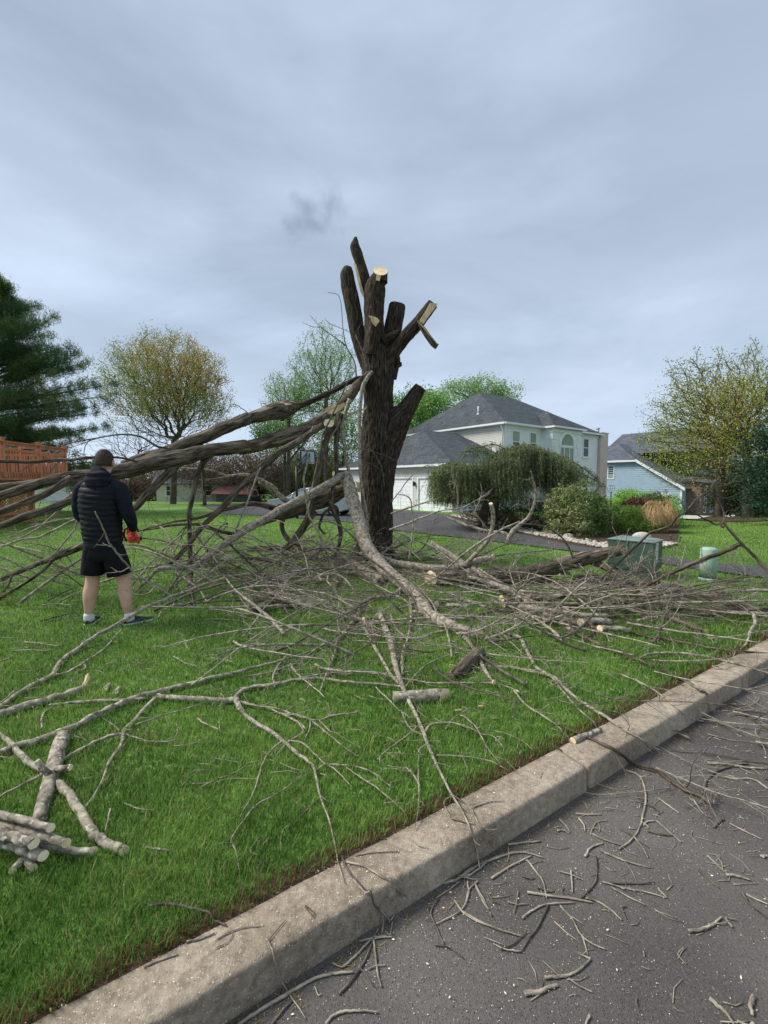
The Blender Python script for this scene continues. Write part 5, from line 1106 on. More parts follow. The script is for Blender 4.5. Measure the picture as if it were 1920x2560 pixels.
limb('hanging_branch', 'greenish slender branch dangling between trunk and lower limb', [['D', (1140, 740, 46, 8.3), (1100, 850, 40), (1068, 960, 36), (1062, 1060, 36), (1080, 1180, 38), (1098, 1330, 36), (1120, 1450, 34), (1150, 1560, 30, 8.2)]], tw=(2, .3, 0), bark='bark_lichen')
limb('hanging_branch', 'thin white barked shoot dangling in front of the hoop', [['D', (760, 1020, 12, 7.8), (700, 1150, 16), (650, 1230, 18), (700, 1300, 20), (690, 1430, 22), (660, 1540, 22), (670, 1660, 22), (690, 1800, 22), (720, 1960, 20, 7.6), 'B', (330, 1140, 22), (390, 1290, 24), (450, 1430, 22), (520, 1550, 20), 'H', (560, 540, 14), (640, 660, 11), (700, 740, 10, 7)]], tw=(3, .3, 1), bark='bark_lichen')
limb('hanging_branch', 'dark thin branch crossing in front of the fresh cut on the lower limb', [['D', (1140, 500, 8, 7.7), (1080, 640, 12), (990, 830, 16), (900, 1020, 18), (850, 1130, 18), (840, 1250, 16), (800, 1400, 12), (790, 1480, 8, 7.4)], ['D', (860, 1250, 8, 7.6), (880, 1350), (940, 1450, 6, 7.5)], ['D', (750, 860, 5, 7.8), (900, 760), (1060, 690), (1220, 690, 4, 7.8)]], tw=(2.5, .25, 0), bark='bark_dark')
# the folded trunk-side limb (lichen) and its upper arm
o, p, r = limb('fallen_limb', 'pale lichen covered limb folded down from the trunk to a round sawn end', [['B', (575, 640, 70, 8.3), (590, 720, 105), (620, 830, 118), (655, 950, 118), (690, 1080, 116), (730, 1210, 112), (780, 1310, 112), (870, 1420, 116), (940, 1490, 112), 'H', (960, 520, 70, 6.4), (1020, 570, 74), (1075, 630, 76), (1110, 690, 72), (1170, 735, 72), (1250, 770, 70), (1330, 795, 64), (1408, 818, 56, 4.9)],
    ['H', (985, 530, 34, 6.3), (940, 565, 30), (900, 595, 24), (830, 600, 26), (740, 620, 22), (700, 700, 20), (640, 780, 24), (570, 860, 22, 5.3), (480, 885, 15), (380, 960, 12), (200, 1040, 10, 0), (30, 1070, 8, 0)], ['H', (570, 860, 18, 5.3), (560, 940, 16), (520, 1040, 14, 0), (470, 1170, 12, 0)],
    ['H', (1120, 625, 26, 5.9), (1200, 620, 20), (1300, 615, 18), (1400, 640, 14), (1490, 670, 12, 5.7)], ['H', (1010, 600, 20, 6), (1015, 700, 18), (1000, 820, 16), (970, 920, 14, 0), (960, 1050, 12, 0)], ['H', (1310, 810, 36, 5.1), (1360, 870, 22), (1400, 930, 20), (1440, 1010, 24), (1500, 1110, 18, 0)],
    ['H', (1290, 780, 22, 5.1), (1200, 800, 18), (1100, 830, 20), (1000, 845, 18), (930, 790, 14), (890, 700, 10, 5.5)]], tw=(2.6, .42, 1), bark='bark_lichen', cuts=(0, 1), fork_tw=(5, .35, 1), t0=.25)
cutdisc(o, Z(['H', (1505, 1120, 20, 0)])[0][0]+[0, 0, .02], (.4, -.6, .1), .02, 'cut_end')
o, p, r = limb('fallen_limb', 'lichen spotted limb falling from the fold to the lower left', [['B', (600, 650, 60, 8.25), (540, 650, 62), (480, 690, 66), (400, 740, 72), (300, 800, 76), (200, 850, 76), (100, 905, 72), (0, 950, 70, 7.6), 'N', (1560, 540, 78), (1400, 630, 78), (1300, 690, 76), (1180, 765, 72), (1050, 850, 66), (950, 930, 62), (850, 1000, 58), (750, 1078, 52, 6.2), 'G', (950, 520, 22), (880, 590, 20), (800, 665, 16, 0)],
    ['N', (950, 935, 20, 6.5), (1000, 1010, 16), (1050, 1060, 10, 6.3)], ['N', (1180, 760, 26, 6.9), (1250, 560, 20), (1330, 380, 20), (1400, 170, 18), (1460, 40, 10, 7.1)]], tw=(2.4, .45, 1), bark='bark_lichen', fork_tw=(4, .4, 1), t0=.25, bias=(0, 0, -.4))
cutdisc(o, P(600+970*.2411, 820+1510*.2411, 8.1), (-.8, -.6, .1), .045)
plate(o, [(-10+500, 2200), (540, 2195), (600, 2250), (690, 2290), (705, 2320), (640, 2310), (560, 2270)], -.6, .03)
o, p, r = limb('broken_log', 'thick furrowed broken log hanging level left of the trunk in front of the car', [['B', (580, 760, 90, 8.5), (540, 790, 120), (450, 830, 145), (350, 865, 150), (240, 905, 148), (120, 945, 130), (0, 985, 105, 7.9), 'N', (1560, 560, 90), (1450, 610, 80), (1330, 650, 62), (1240, 690, 48), (1190, 720, 40), (1140, 720, 36, 7.4), (1030, 695, 38), (920, 660, 38), (800, 625, 34), (650, 625, 30), (500, 640, 24), (380, 670, 16), (230, 690, 10, 7)],
    ['B', (30, 1010, 48, 7.9), (10, 1090, 38), (50, 1180, 40), (100, 1230, 42), (180, 1250, 36, 7.7)], ['B', (290, 960, 70, 8.1), (240, 1050, 56), (170, 1150, 54), (110, 1230, 54), (40, 1290, 50, 7.7)],
    ['B', (500, 950, 30, 8.2), (400, 960, 24), (340, 1090, 20), (390, 1160, 18, 8)]], tw=(1.2, .4, 1), bark='bark_limb', fork_tw=(2.5, .4, 1), t0=.5)
mb = MB()
for _ in range(26):   # splintered fibres at the broken end
    y = rng.uniform(690, 830); a = P(700+560*.28933, 1000+y*.28933, 8.45); e = P(700+rng.uniform(600, 650)*.28933, 1000+(y+rng.uniform(-30, 12))*.28933, 8.4); sweep(mb, [a, (a+e)/2, e], [.02, .014, .004], 5)
mb.build('splinters', M['torn'], o)
plate(st, [(650, 2225), (700, 2235), (715, 2290), (700, 2330), (670, 2290)], -.42, .04)
limb('arched_branch', 'smooth grey branch arching over the lawn in front of the thicket', [['N', (450, 90, 12, 7.6), (600, 45, 16), (780, 50, 18), (950, 65, 20), (1050, 105, 24), (1130, 130, 30), (1220, 112, 30), (1320, 112, 34), (1420, 150, 38), (1520, 195, 42), (1640, 280, 46, 7.9), 'D', (200, 1585, 52), (300, 1650, 56), (400, 1730, 58), (480, 1790, 60), (540, 1830, 60, 8.1)], ['N', (1130, 128, 12, 7.7), (1000, 150, 10), (880, 160, 8), (700, 175, 6), (620, 180, 4, 7.5)]], tw=(2.5, .35, 1), bark='bark_lichen')
limb('arched_branch', 'long low branch arching from the broken log towards the man', [['N', (1700, 480, 62, 8.0), (1580, 455, 60), (1480, 425, 54), (1380, 412, 50), (1280, 425, 48), (1180, 450, 48), (1080, 470, 46), (960, 510, 40), (850, 550, 34), (700, 580, 26), (550, 600, 20), (400, 640, 16), (250, 680, 12), (150, 710, 8, 6.6)]], tw=(3.5, .5, 1), bark='bark_limb', bias=(0, 0, -.3))
# branches at the left, between the big limbs and the ground
limb('fallen_branch', 'smooth grey forked branch leaning up behind the man from the left lawn', [['E', (900, 1150, 70, 5.4), (760, 1228, 76), (640, 1275, 74), (520, 1322, 68), (420, 1362, 58), (300, 1410, 54), (150, 1472, 50), (0, 1540, 48), (-120, 1590, 46, 0)], ['E', (520, 1340, 36, 5.2), (440, 1430, 32), (350, 1500, 32), (200, 1600, 32), (80, 1670, 34), (0, 1720, 34), (-80, 1770, 34, 0)], ['E', (120, 1500, 24, 5), (80, 1590, 22), (30, 1660, 16, 4.9)]], tw=(2.5, .4, 1), t0=.15)
for lab, sp in (('upper of the thin twiggy branches left of the man', ['E', (740, 930, 14, 5.6), (600, 945, 14), (500, 965, 16), (400, 995, 18), (300, 1025, 16), (180, 1080, 12), (60, 1130, 8, 5.2)]),
                ('middle pale twiggy branch left of the man', ['E', (760, 935, 14, 5.5), (640, 990, 20), (560, 1040, 22), (480, 1075, 22), (390, 1118, 22), (300, 1130, 20), (200, 1142, 20), (100, 1180, 22), (0, 1210, 22), (-60, 1230, 22, 5)]),
                ('dark branch rising behind the man towards the lower limb', ['E', (520, 1300, 14, 5.9), (600, 1210, 18), (680, 1110, 18), (740, 1030, 16), (760, 940, 16, 6.3)]),
                ('grey branch crossing the lawn beside the man on the left', ['E', (720, 680, 40, 6.2), (640, 760, 36), (560, 880, 34), (440, 980, 26), (330, 1060, 20), (200, 1120, 14), (60, 1150, 8, 5.7)])):
    limb('fallen_branch', lab, [sp], tw=(4.5, .45, 1), bark='bark_twig', group='twiggy branches at the left')
limb('bare_shoot', 'thin dark shoot rising in front of the back of the man', [['E', (940, 865, 12, 4.1), (990, 970, 14), (1040, 1080, 16), (1090, 1200, 18), (1180, 1300, 18), (1280, 1420, 18), (1400, 1520, 18), (1540, 1610, 18), (1700, 1700, 16), (1900, 1800, 12), 'G', (1300, 770, 10, 0), (1500, 800, 12, 0)], ['E', (1110, 1220, 8, 4.1), (1050, 1195, 8), (1015, 1175, 6, 4.1)], ['E', (1270, 1420, 10, 4.2), (1180, 1460, 9), (1100, 1420, 7), (1090, 1415, 5, 4.1)], ['E', (1530, 1600, 10, 4.3), (1480, 1660), (1380, 1690), (1280, 1660), (1190, 1625, 6, 4.1)]], tw=(1.2, .2, 0), bark='bark_twig')
# ---------------------------------------------------------------- foreground branches on the left lawn
FB = 'bark_lichen'
limb('fallen_branch', 'long slender forked branch rising from the left edge across the feet of the man', [['G', (-60, 1380, 32, 0), (0, 1345, 30, 0), (130, 1250, 28), (230, 1195, 28, 3.5), (315, 1150, 32), (345, 1095, 30), (400, 1045, 28), (480, 985, 27), (560, 930, 26), (700, 850, 24, 4.3), (860, 757, 22), (980, 705, 20), (1100, 662, 18, 5.2), (1250, 605, 15), (1430, 562, 12), (1659, 555, 8, 6.6)], ['G', (330, 1155, 18, 3.6), (400, 1140, 16), (470, 1100, 15), (540, 1055, 13), (620, 1000, 12), (680, 930, 10), (722, 882, 8, 4.2)]], tw=(.8, .2, 0), bark=FB, t0=.4)
o, p, r = limb('cut_branch', 'thick sawn branch with a torn pale tip at the left edge', [['J', (-60, 370, 52, 0), (0, 345, 50, 0), (120, 308, 50, 0), (250, 268, 48, 0), (370, 235, 44, 0), (450, 205, 40, 0), (495, 188, 36, 0)]], bark='bark_lichen')
mb = MB()
for _ in range(9): a = p[-1]+rng.normal(size=3)*.008; e = P(0+(525+rng.normal()*8)*.42194, 1640+(125+rng.normal()*12)*.42194, p[-1][1]+.06); sweep(mb, [a, e], [.013, .004], 5)
mb.build('torn_tip', M['torn'], o)
limb('fallen_branch', 'long forked branch lying from the left edge to the middle of the lawn', [['J', (-60, 595, 42, 0), (0, 570, 42, 0), (120, 530, 42, 2.6), (250, 490, 42, 2.7), (380, 440, 40, 2.8), (500, 390, 40, 2.95), (600, 335, 40), (700, 290, 38, 3.2), (800, 250, 38), (900, 222, 36), (1020, 190, 32), (1150, 160, 30, 3.75), (1280, 125, 26), (1400, 98, 22, 4.0), (1530, 62, 18), (1659, 28, 14, 4.3), 'K', (520, 0, 10), (640, -40, 8, 4.8)],
    ['J', (930, 235, 30, 3.4), (1050, 250, 32), (1200, 258, 36), (1320, 262, 36), (1400, 262, 34, 3.45), 'K', (200, 250, 30), (250, 325, 24), (320, 375, 22), (400, 420, 21), (460, 470, 20, 0), (540, 540, 18, 0), (610, 590, 18, 0), (632, 650, 14, 0), (655, 760, 11, 0), (700, 880, 10, 0), (730, 1000, 8, 0), (755, 1130, 7, 0), (790, 1240, 5, 0)],
    ['J', (1390, 262, 26, 3.45), (1420, 215, 26), (1500, 185, 24), (1600, 172, 22, 3.6), 'K', (420, 150, 18), (520, 130, 18), (650, 122, 17), (780, 140, 16), (900, 150, 15), (1020, 158, 14), (1120, 172, 12, 3.4)],
    ['J', (860, 250, 16, 3.4), (750, 262, 20), (640, 265, 22), (500, 272, 22, 0), (400, 280, 20, 0), (290, 290, 12, 0)],
    ['J', (920, 250, 24, 3.3), (850, 320, 24), (790, 390, 26), (735, 445, 26, 2.9), (722, 520, 22), (650, 620, 20, 0), (610, 730, 16, 0), (560, 820, 14, 0), (500, 905, 12, 0), (440, 978, 9, 0)],
    ['J', (730, 455, 20, 2.9), (640, 475, 20), (540, 522, 22), (450, 570, 24), (380, 612, 26, 2.5), (300, 670, 24), (230, 712, 20), (100, 780, 16), (0, 832, 14), (-60, 860, 12, 0)],
    ['J', (745, 460, 10, 0), (820, 490, 10, 0), (920, 508, 11, 0), (1000, 502, 9, 0), (1080, 492, 5, 0)], ['J', (985, 498, 7, 0), (1040, 470, 7, 0), (1055, 430, 5, 0), (1045, 405, 4, 0)],
    ['J', (800, 408, 10, 3), (900, 375, 9), (1050, 325, 8), (1200, 282, 6, 3.4)], ['J', (710, 440, 8, 2.9), (660, 400, 7), (610, 370, 5, 2.9)],
    ['K', (205, 245, 14, 3.4), (300, 268, 12), (420, 290, 12), (520, 322, 11), (600, 348, 10), (680, 410, 10), (760, 475, 8), (860, 548, 5, 0)], ['K', (600, 348, 10, 3.3), (660, 350, 9), (740, 320, 9), (870, 302, 6, 0)],
    ['K', (430, 310, 12, 3.3), (500, 340, 12), (550, 385, 10), (560, 420, 10), (510, 450, 9), (450, 500, 8, 0), (415, 545, 6, 0)], ['K', (600, 345, 9, 3.3), (600, 390, 8), (570, 460, 6, 0)],
    ['K', (455, 462, 12, 0), (400, 500, 11, 0), (350, 570, 11, 0), (325, 640, 10, 0), (295, 740, 8, 0), (250, 820, 7, 0), (218, 880, 5, 0)], ['K', (480, 462, 12, 0), (560, 475, 11, 0), (620, 530, 9, 0), (680, 585, 8, 0), (740, 620, 7, 0), (835, 722, 4, 0)],
    ['K', (628, 625, 10, 0), (680, 594, 11, 0), (760, 595, 11, 0), (850, 602, 10, 0), (940, 635, 9, 0), (1000, 680, 7, 0), (1055, 722, 5, 0)], ['K', (800, 610, 9, 0), (880, 665, 9, 0), (960, 715, 8, 0), (1040, 780, 7, 0), (1120, 856, 4, 0)],
    ['K', (555, 650, 7, 0), (480, 712, 8, 0), (400, 762, 10, 0), (300, 822, 11, 0), (230, 910, 11, 0), (172, 1000, 10, 0), (195, 1060, 7, 0), (215, 1172, 5, 0)],
    ['K', (410, 170, 9, 3.5), (400, 110, 12), (430, 50, 12), (470, 0, 10, 3.8)]], tw=(.5, .2, 0), bark=FB, fork_tw=(.9, .12, 0), t0=.3)
# log pile bottom left
def log(lab, sp, cuts=(0, 1), bark='bark_lichen', group='cut logs stacked at the lower left', name='cut_log', tw=(0, .1, 0)): return limb(name, lab, [sp], cuts=cuts, bark=bark, group=group, cat='log', tw=tw, t0=.2)
def logp(lab, a, b, bark='bark_lichen', rads=None):   # log by pixel ends resting at given lift: (zone, x, y, w, lift)
    pass
o, p, r = log('smooth grey upright log lying away from the viewer with two sawn side stubs', ['J', (372, 480, 84, 0), (345, 560, 88, 0), (318, 660, 92, 0), (290, 760, 86, 0), (260, 860, 82, 0), (232, 985, 76, 0)], (1, 0))
for q in (['J', (330, 700, 36, 0), (380, 698, 36, 2.18), (418, 692, 36, 2.18)], ['J', (290, 730, 40, 2.2), (250, 695, 36), (222, 655, 32, 2.2)]):
    mb = MB(); pp, rr = Z(q); pp[:, 2] += .03; sweep(mb, pp, rr, 12); s_ = mb.build('side_stub', M['bark_lichen'], o); cutdisc(s_, pp[-1], pp[-1]-pp[-2], rr[-1])
base_lift = {}
for lab, sp, lift in (('top log of the lower left pile, its sawn end over the upright log', ['J', (-120, 900, 44, 0), (0, 942, 48, 0), (150, 978, 48, 0), (295, 1017, 46, 0)], .10), ('second log of the lower left pile with ragged pale end', ['J', (-120, 965, 52, 0), (0, 1000, 54, 0), (200, 1050, 54, 0), (388, 1108, 50, 0)], .06),
                      ('thickest pale log at the left edge of the pile', ['J', (-120, 1010, 66, 0), (0, 1045, 66, 0), (100, 1080, 64, 0), (195, 1108, 58, 0)], .10), ('dark sided log under the thickest one', ['J', (-120, 1060, 56, 0), (0, 1090, 58, 0), (130, 1140, 60, 0), (248, 1182, 60, 0)], .05),
                      ('slender curved log pointing right from the pile', ['J', (190, 1095, 48, 0), (300, 1130, 48, 0), (400, 1152, 48, 0), (545, 1156, 46, 0)], .0), ('short stub log at the bottom of the pile with a pale sawn end', ['J', (220, 1150, 46, 0), (150, 1200, 48, 0), (82, 1265, 46, 0)], .0),
                      ('stubby log end showing under the pile', ['J', (150, 1190, 50, 0), (195, 1255, 48, 0)], .0)):
    pts, rad = Z(sp)
    if lift:   # keep the same pixels while raising: slide the points towards the camera along the view ray
        for i in range(len(pts)): v = pts[i]-cam0; k_ = (pts[i][2]+lift-HC)/(pts[i][2]-HC); pts[i] = cam0+v*k_; rad[i] *= k_
    mb = MB(); p, r = stem(mb, pts, rad, 6); o = mb.build('cut_log', M['bark_lichen'], label=lab, cat='log', group='cut logs stacked at the lower left'); cutend(o, p[-1], p[-1]-p[-3], r[-1])
log('bent lichen covered log pointing at the kerb with a rough sawn end', ['J', (-20, 445, 26, 0), (60, 515, 30, 0), (130, 590, 36, 0), (230, 670, 38, 0), (310, 725, 42, 0), (370, 775, 46, 0), (430, 855, 50, 0), (480, 930, 54, 0), (530, 1020, 56, 0), (580, 1075, 58, 0), (650, 1115, 58, 0), (732, 1152, 54, 0)])
for lab, x, y in (('left of two small pale sawn discs in the left lawn', 623, 195), ('right of two small pale sawn discs in the left lawn', 686, 214)):
    q = surf(x*.42194, 1640+y*.42194, .02); v = np.array([-.1, .5, .0]); mb = MB(); sweep(mb, [q+v*.14, q], [.016, .016], 12); o = mb.build('cut_stub', M['bark_twig'], label=lab, cat='wood piece', group='sawn ends in the left lawn'); cutdisc(o, q, (.1, -1, .5), .019)
# ---------------------------------------------------------------- centre
for lab, sp, c, b_ in (('short grey log lying level in the middle of the lawn, its right face sawn pale', ['H', (905, 1195, 70, 0), (1000, 1192, 74, 0), (1100, 1186, 78, 0), (1178, 1182, 80, 0)], (0, 1), 'bark_lichen'), ('short weathered log tilted up behind the kerb branches, right of the sawn limb end', ['H', (1262, 1072, 72, 0), (1330, 1010, 78, 0), (1420, 930, 80, 4.75)], (0, 0), 'bark_limb'),
                       ('split log with frayed pale right end left of the trunk', ['H', (120, 590, 62, 0), (220, 605, 80, 0), (310, 612, 82, 0), (380, 622, 66, 0)], (0, 1), 'bark_limb'), ('leaning mossy log pointing up to the right, left of the trunk', ['H', (150, 545, 44, 0), (230, 495, 46, 6.6), (330, 460, 44), (430, 438, 34, 6.8)], (0, 0), 'bark_lichen'),
                       ('thick mossy log at the foot of the trunk', ['B', (420, 1370, 90, 8.0), (560, 1410, 120, 0), (720, 1490, 110, 0), (900, 1560, 90, 0)], (0, 0), 'bark_lichen'), ('brown log behind the brush heap left of the trunk', ['N', (1320, 890, 60, 0), (1500, 880, 64, 0), (1800, 880, 60, 0), (2100, 900, 44, 0)], (0, 0), 'bark_trunk')):
    o, p, r = limb('cut_log', lab, [sp], cuts=c, bark=b_, cat='log', tw=(0, 0, 0))
o, p, r = limb('fallen_branch', 'rough grey branch coming straight down the lawn to the kerb', [['H', (830, 690, 26, 5.4), (845, 745, 36), (880, 830, 44, 0), (900, 900, 42, 0), (915, 980, 36, 0), (945, 1080, 32, 0), (985, 1180, 26, 0), (1040, 1290, 24, 0), (1080, 1380, 24, 0), 'K', (1225, 430, 24, 0), (1250, 500, 20, 0), (1290, 590, 17, 0), (1340, 690, 15, 0), (1375, 760, 13, 0), (1440, 860, 11, 0), (1480, 960, 10, 0), (1510, 1060, 9, 0), (1525, 1160, 6, 0)],
    ['H', (700, 725, 22, 5.4), (745, 800, 22), (790, 880, 22), (830, 950, 20, 0), (890, 1050, 18, 0), (940, 1110, 16, 0)], ['H', (910, 850, 18, 5.0), (905, 920, 18), (920, 985, 12, 4.6)], ['H', (985, 870, 14, 5), (960, 950, 14), (965, 1055, 10, 0)],
    ['K', (1250, 485, 12, 0), (1200, 510, 11, 0), (1190, 600, 10, 0), (1195, 740, 9, 0), (1190, 850, 8, 0), (1170, 950, 5, 0)], ['K', (1375, 760, 8, 0), (1330, 800, 7, 0), (1370, 885, 4, 0)], ['K', (1375, 755, 8, 0), (1470, 820, 7, 0), (1530, 930, 6, 0), (1625, 990, 3, 0)],
    ['K', (1230, 410, 14, 0), (1260, 375, 14, 0), (1340, 365, 12, 0), (1440, 380, 12, 0), (1530, 420, 9, 0), (1600, 440, 7, 0), (1659, 500, 5, 0)], ['K', (1340, 400, 9, 3.2), (1390, 335, 9), (1430, 325, 8), (1500, 380, 8), (1570, 500, 7, 0), (1640, 590, 5, 0)], ['K', (1290, 540, 10, 0), (1370, 545, 10, 0), (1500, 555, 10, 0), (1600, 580, 8, 0), (1690, 630, 5, 0)],
    ['K', (1180, 390, 12, 0), (1110, 450, 10, 0), (1040, 500, 9, 0), (990, 540, 7, 0), (980, 580, 4, 0)], ['K', (1100, 300, 9, 0), (1130, 370, 10, 0), (1170, 410, 9, 0), (1240, 440, 7, 0)], ['K', (960, 170, 9, 0), (1010, 220, 9, 0), (1080, 290, 9, 0), (1150, 340, 6, 0)]],
    tw=(1.6, .16, 0), bark=FB, fork_tw=(2.5, .12, 0), t0=.2)
limb('fallen_branch', 'long thin pale branch lying across the middle lawn to the right', [['H', (0, 1140, 10, 0), (200, 1120, 11, 3.9), (380, 1075, 12), (600, 1042, 12), (780, 1050, 12), (950, 1080, 12, 3.9), (1150, 1110, 12), (1400, 1108, 12), (1550, 1120, 11), (1659, 1165, 9, 3.9), 'I', (200, 980, 16, 0), (260, 1060, 13, 0), (350, 1120, 11, 0), (440, 1180, 7, 0), (480, 1228, 4, 0)], ['H', (980, 1130, 8, 3.7), (1040, 1060, 10), (1120, 990, 10), (1200, 955), (1310, 925, 6, 4)], ['H', (1240, 1000, 8, 4.3), (1380, 1020, 9), (1500, 1005, 10), (1659, 1020, 10, 4.3), 'I', (150, 840, 13), (300, 870, 16), (400, 895, 16, 4)]], tw=(1.5, .25, 0), bark=FB)
limb('fallen_branch', 'dark branch snaking over the lawn left of the centre', [['H', (20, 1230, 9, 0), (150, 1250, 10, 0), (250, 1290, 12, 0), (350, 1300, 12, 0), (450, 1330, 10, 0), (560, 1300, 9, 0), (710, 1278, 6, 0)], ['H', (250, 1290, 12, 0), (340, 1340, 14, 0), (390, 1380, 10, 0)], ['H', (470, 1330, 8, 0), (540, 1400, 6, 0)]], tw=(2, .2, 0), bark='bark_twig')
# ---------------------------------------------------------------- right side
o, p, r = limb('sawn_log', 'long furrowed trunk log lying right of the stump with a raised grey sawn end', [['H', (1168, 492, 88, 7.2), (1280, 492, 96), (1400, 488, 100), (1520, 482, 100), (1659, 480, 92, 7.0), 'I', (80, 310, 88), (200, 312, 92), (330, 300, 92), (420, 275, 88), (520, 245, 84), (610, 218, 80), (720, 192, 70), (828, 168, 60, 6.6)], ['I', (640, 235, 44, 6.75), (700, 258, 42), (760, 292, 40), (800, 330, 34), (845, 385, 16, 6.2)], ['I', (200, 340, 50, 6.9), (330, 350, 40), (450, 355, 34), (530, 360, 22), (600, 362, 8, 6.5)]], cuts=(1, 0), tw=(0, 0, 0))
cutdisc(o, p[-1], p[-1]-p[-2], r[-1], 'grey_cut_end', 'bark_lichen')
cutdisc(o, P(1200+330*.434, 1300+318*.434, 6.85), (-.5, -.8, .3), .035, 'sawn_knot', asp=1.4)
limb('fallen_limb', 'thick smooth limb lying behind the brush in front of the transformer box', [['I', (540, 335, 46, 6.9), (640, 340, 54), (760, 352, 52), (900, 365, 50), (1000, 372, 54, 6.3), (1120, 400, 62), (1230, 432, 66), (1330, 455, 60), (1420, 478, 52, 5.8), (1540, 510, 40), (1659, 545, 36, 5.4), (1800, 570, 34, 5.3)]], tw=(1.5, .4, 1), bark='bark_limb', t0=.3)
o, p, r = limb('fallen_limb', 'lichen grey limb curving level right of the trunk with a pale torn tip', [['H', (830, 370, 44, 7.4), (920, 400, 46), (1020, 415, 46), (1120, 428, 46), (1230, 432, 48, 6.9), (1320, 415, 46), (1380, 392, 44), (1440, 375, 38), (1490, 368, 32, 6.8)], ['H', (1330, 415, 28, 6.8), (1390, 350, 26), (1440, 300, 26), (1480, 240, 24), (1500, 160, 24), (1500, 95, 24), (1488, 50, 22, 6.6)], ['H', (1130, 275, 32, 7.3), (1200, 320, 34), (1270, 365, 36), (1330, 410, 40, 6.9)], ['H', (1060, 540, 12, 6.4), (1180, 470, 12), (1330, 340, 14), (1500, 225, 14), (1659, 150, 10, 6.2)]], tw=(2, .4, 1), bark='bark_lichen', t0=.15)
cutdisc(o, P(600+1486*.42194, 1240+45*.42194, 6.6), (-.2, -.5, .8), .03); plate(o, [((600+1475*.42194-700)/.28933, (1240+362*.42194-560)/.28933), ((600+1500*.42194-700)/.28933, (1240+348*.42194-560)/.28933), ((600+1520*.42194-700)/.28933, (1240+362*.42194-560)/.28933), ((600+1500*.42194-700)/.28933, (1240+376*.42194-560)/.28933)], -2.1, .03)
limb('fallen_limb', 'grey forked limb from the trunk side down to the right brush heap', [['H', (1370, 425, 34, 6.8), (1440, 475, 38), (1520, 525, 40), (1600, 570, 40, 6.2), 'I', (60, 365, 38), (150, 402, 36), (230, 445, 36), (310, 505, 36, 5.7), (400, 560, 34), (470, 600, 30), (540, 640, 26, 0)], ['H', (1360, 430, 20, 6.8), (1350, 470, 18), (1420, 500, 18), (1550, 560, 20), (1650, 600, 18, 6)]], tw=(2.5, .45, 1), bark='bark_lichen', t0=.2)
# white-tipped upright sprays in front of the drive
limb('bare_branch', 'pale curving branch standing up before the weeping cedar', [['X', (880, 1200, 34, 6.8), (910, 1130, 36), (950, 1080, 32), (1020, 1030, 26), (1060, 960, 22), (1085, 880, 18), (1080, 800, 16), (1065, 740, 12), (1050, 680, 6, 6.4)], ['X', (1085, 895, 8, 6.6), (1150, 895, 6), (1225, 885, 4, 6.5)], ['X', (1080, 830, 7, 6.6), (1105, 795, 4, 6.5)], ['X', (1075, 800, 7, 6.6), (1040, 755, 5), (1012, 735, 3, 6.5)], ['X', (1050, 980, 8, 6.6), (1030, 950), (960, 915), (920, 935, 3, 6.5)], ['X', (900, 1150, 22, 6.8), (850, 1120, 24), (760, 1110, 22), (680, 1095, 22), (600, 1070, 20), (520, 1040, 18), (430, 1000, 10, 7.4)]], tw=(2.5, .3, 1), bark='bark_lichen', fork_tw=(3.5, .3, 1))
for lab, sp in (('pale branching shoot standing left of the weeping cedar trunk', ['X', (740, 1100, 14, 6.9), (690, 1030, 12), (650, 980), (680, 900, 9), (700, 830), (690, 770, 4, 6.8)]), ('thin pale twig fan in front of the side door', ['X', (600, 1060, 10, 7.2), (540, 980, 9), (530, 880, 8), (520, 800), (490, 720), (485, 650, 4, 7.1)]),
                ('slender dark branch rising to the right across the garage doors', ['X', (40, 1100, 16, 7), (150, 1060, 14), (250, 1020, 14), (330, 990), (420, 960), (560, 940, 8), (760, 830, 4, 6.6)]), ('straight dark branch crossing the garage door from the trunk', ['X', (50, 985, 14, 7.6), (150, 950, 14), (260, 915, 12), (385, 878, 6, 7.3)]),
                ('thin forked twig arching over the garage gutter', ['X', (55, 895, 8, 7.8), (110, 830, 8), (170, 745, 7), (240, 680, 6), (300, 640, 5), (355, 635, 3, 7.4)]), ('dark upright shoot in front of the first garage door', ['X', (180, 1316, 12, 6.4), (195, 1200, 12), (210, 1060, 12), (200, 960, 11), (180, 870, 9), (90, 842, 5, 6.3)])):
    limb('bare_branch', lab, [sp], tw=(5, .3, 1), bark='bark_twig' if 'dark' in lab else 'bark_lichen', t0=.15, group='bare shoots in front of the house')
limb('bare_branch', 'dark branch in an arch before the stones of the drive', [['X', (960, 1060, 6, 6.3), (1060, 1060, 7), (1150, 1080, 9), (1230, 1120, 11), (1300, 1190, 14), (1350, 1290, 16), 'I', (540, 205, 12, 6.2)]], tw=(1.5, .25, 0), bark='bark_dark')
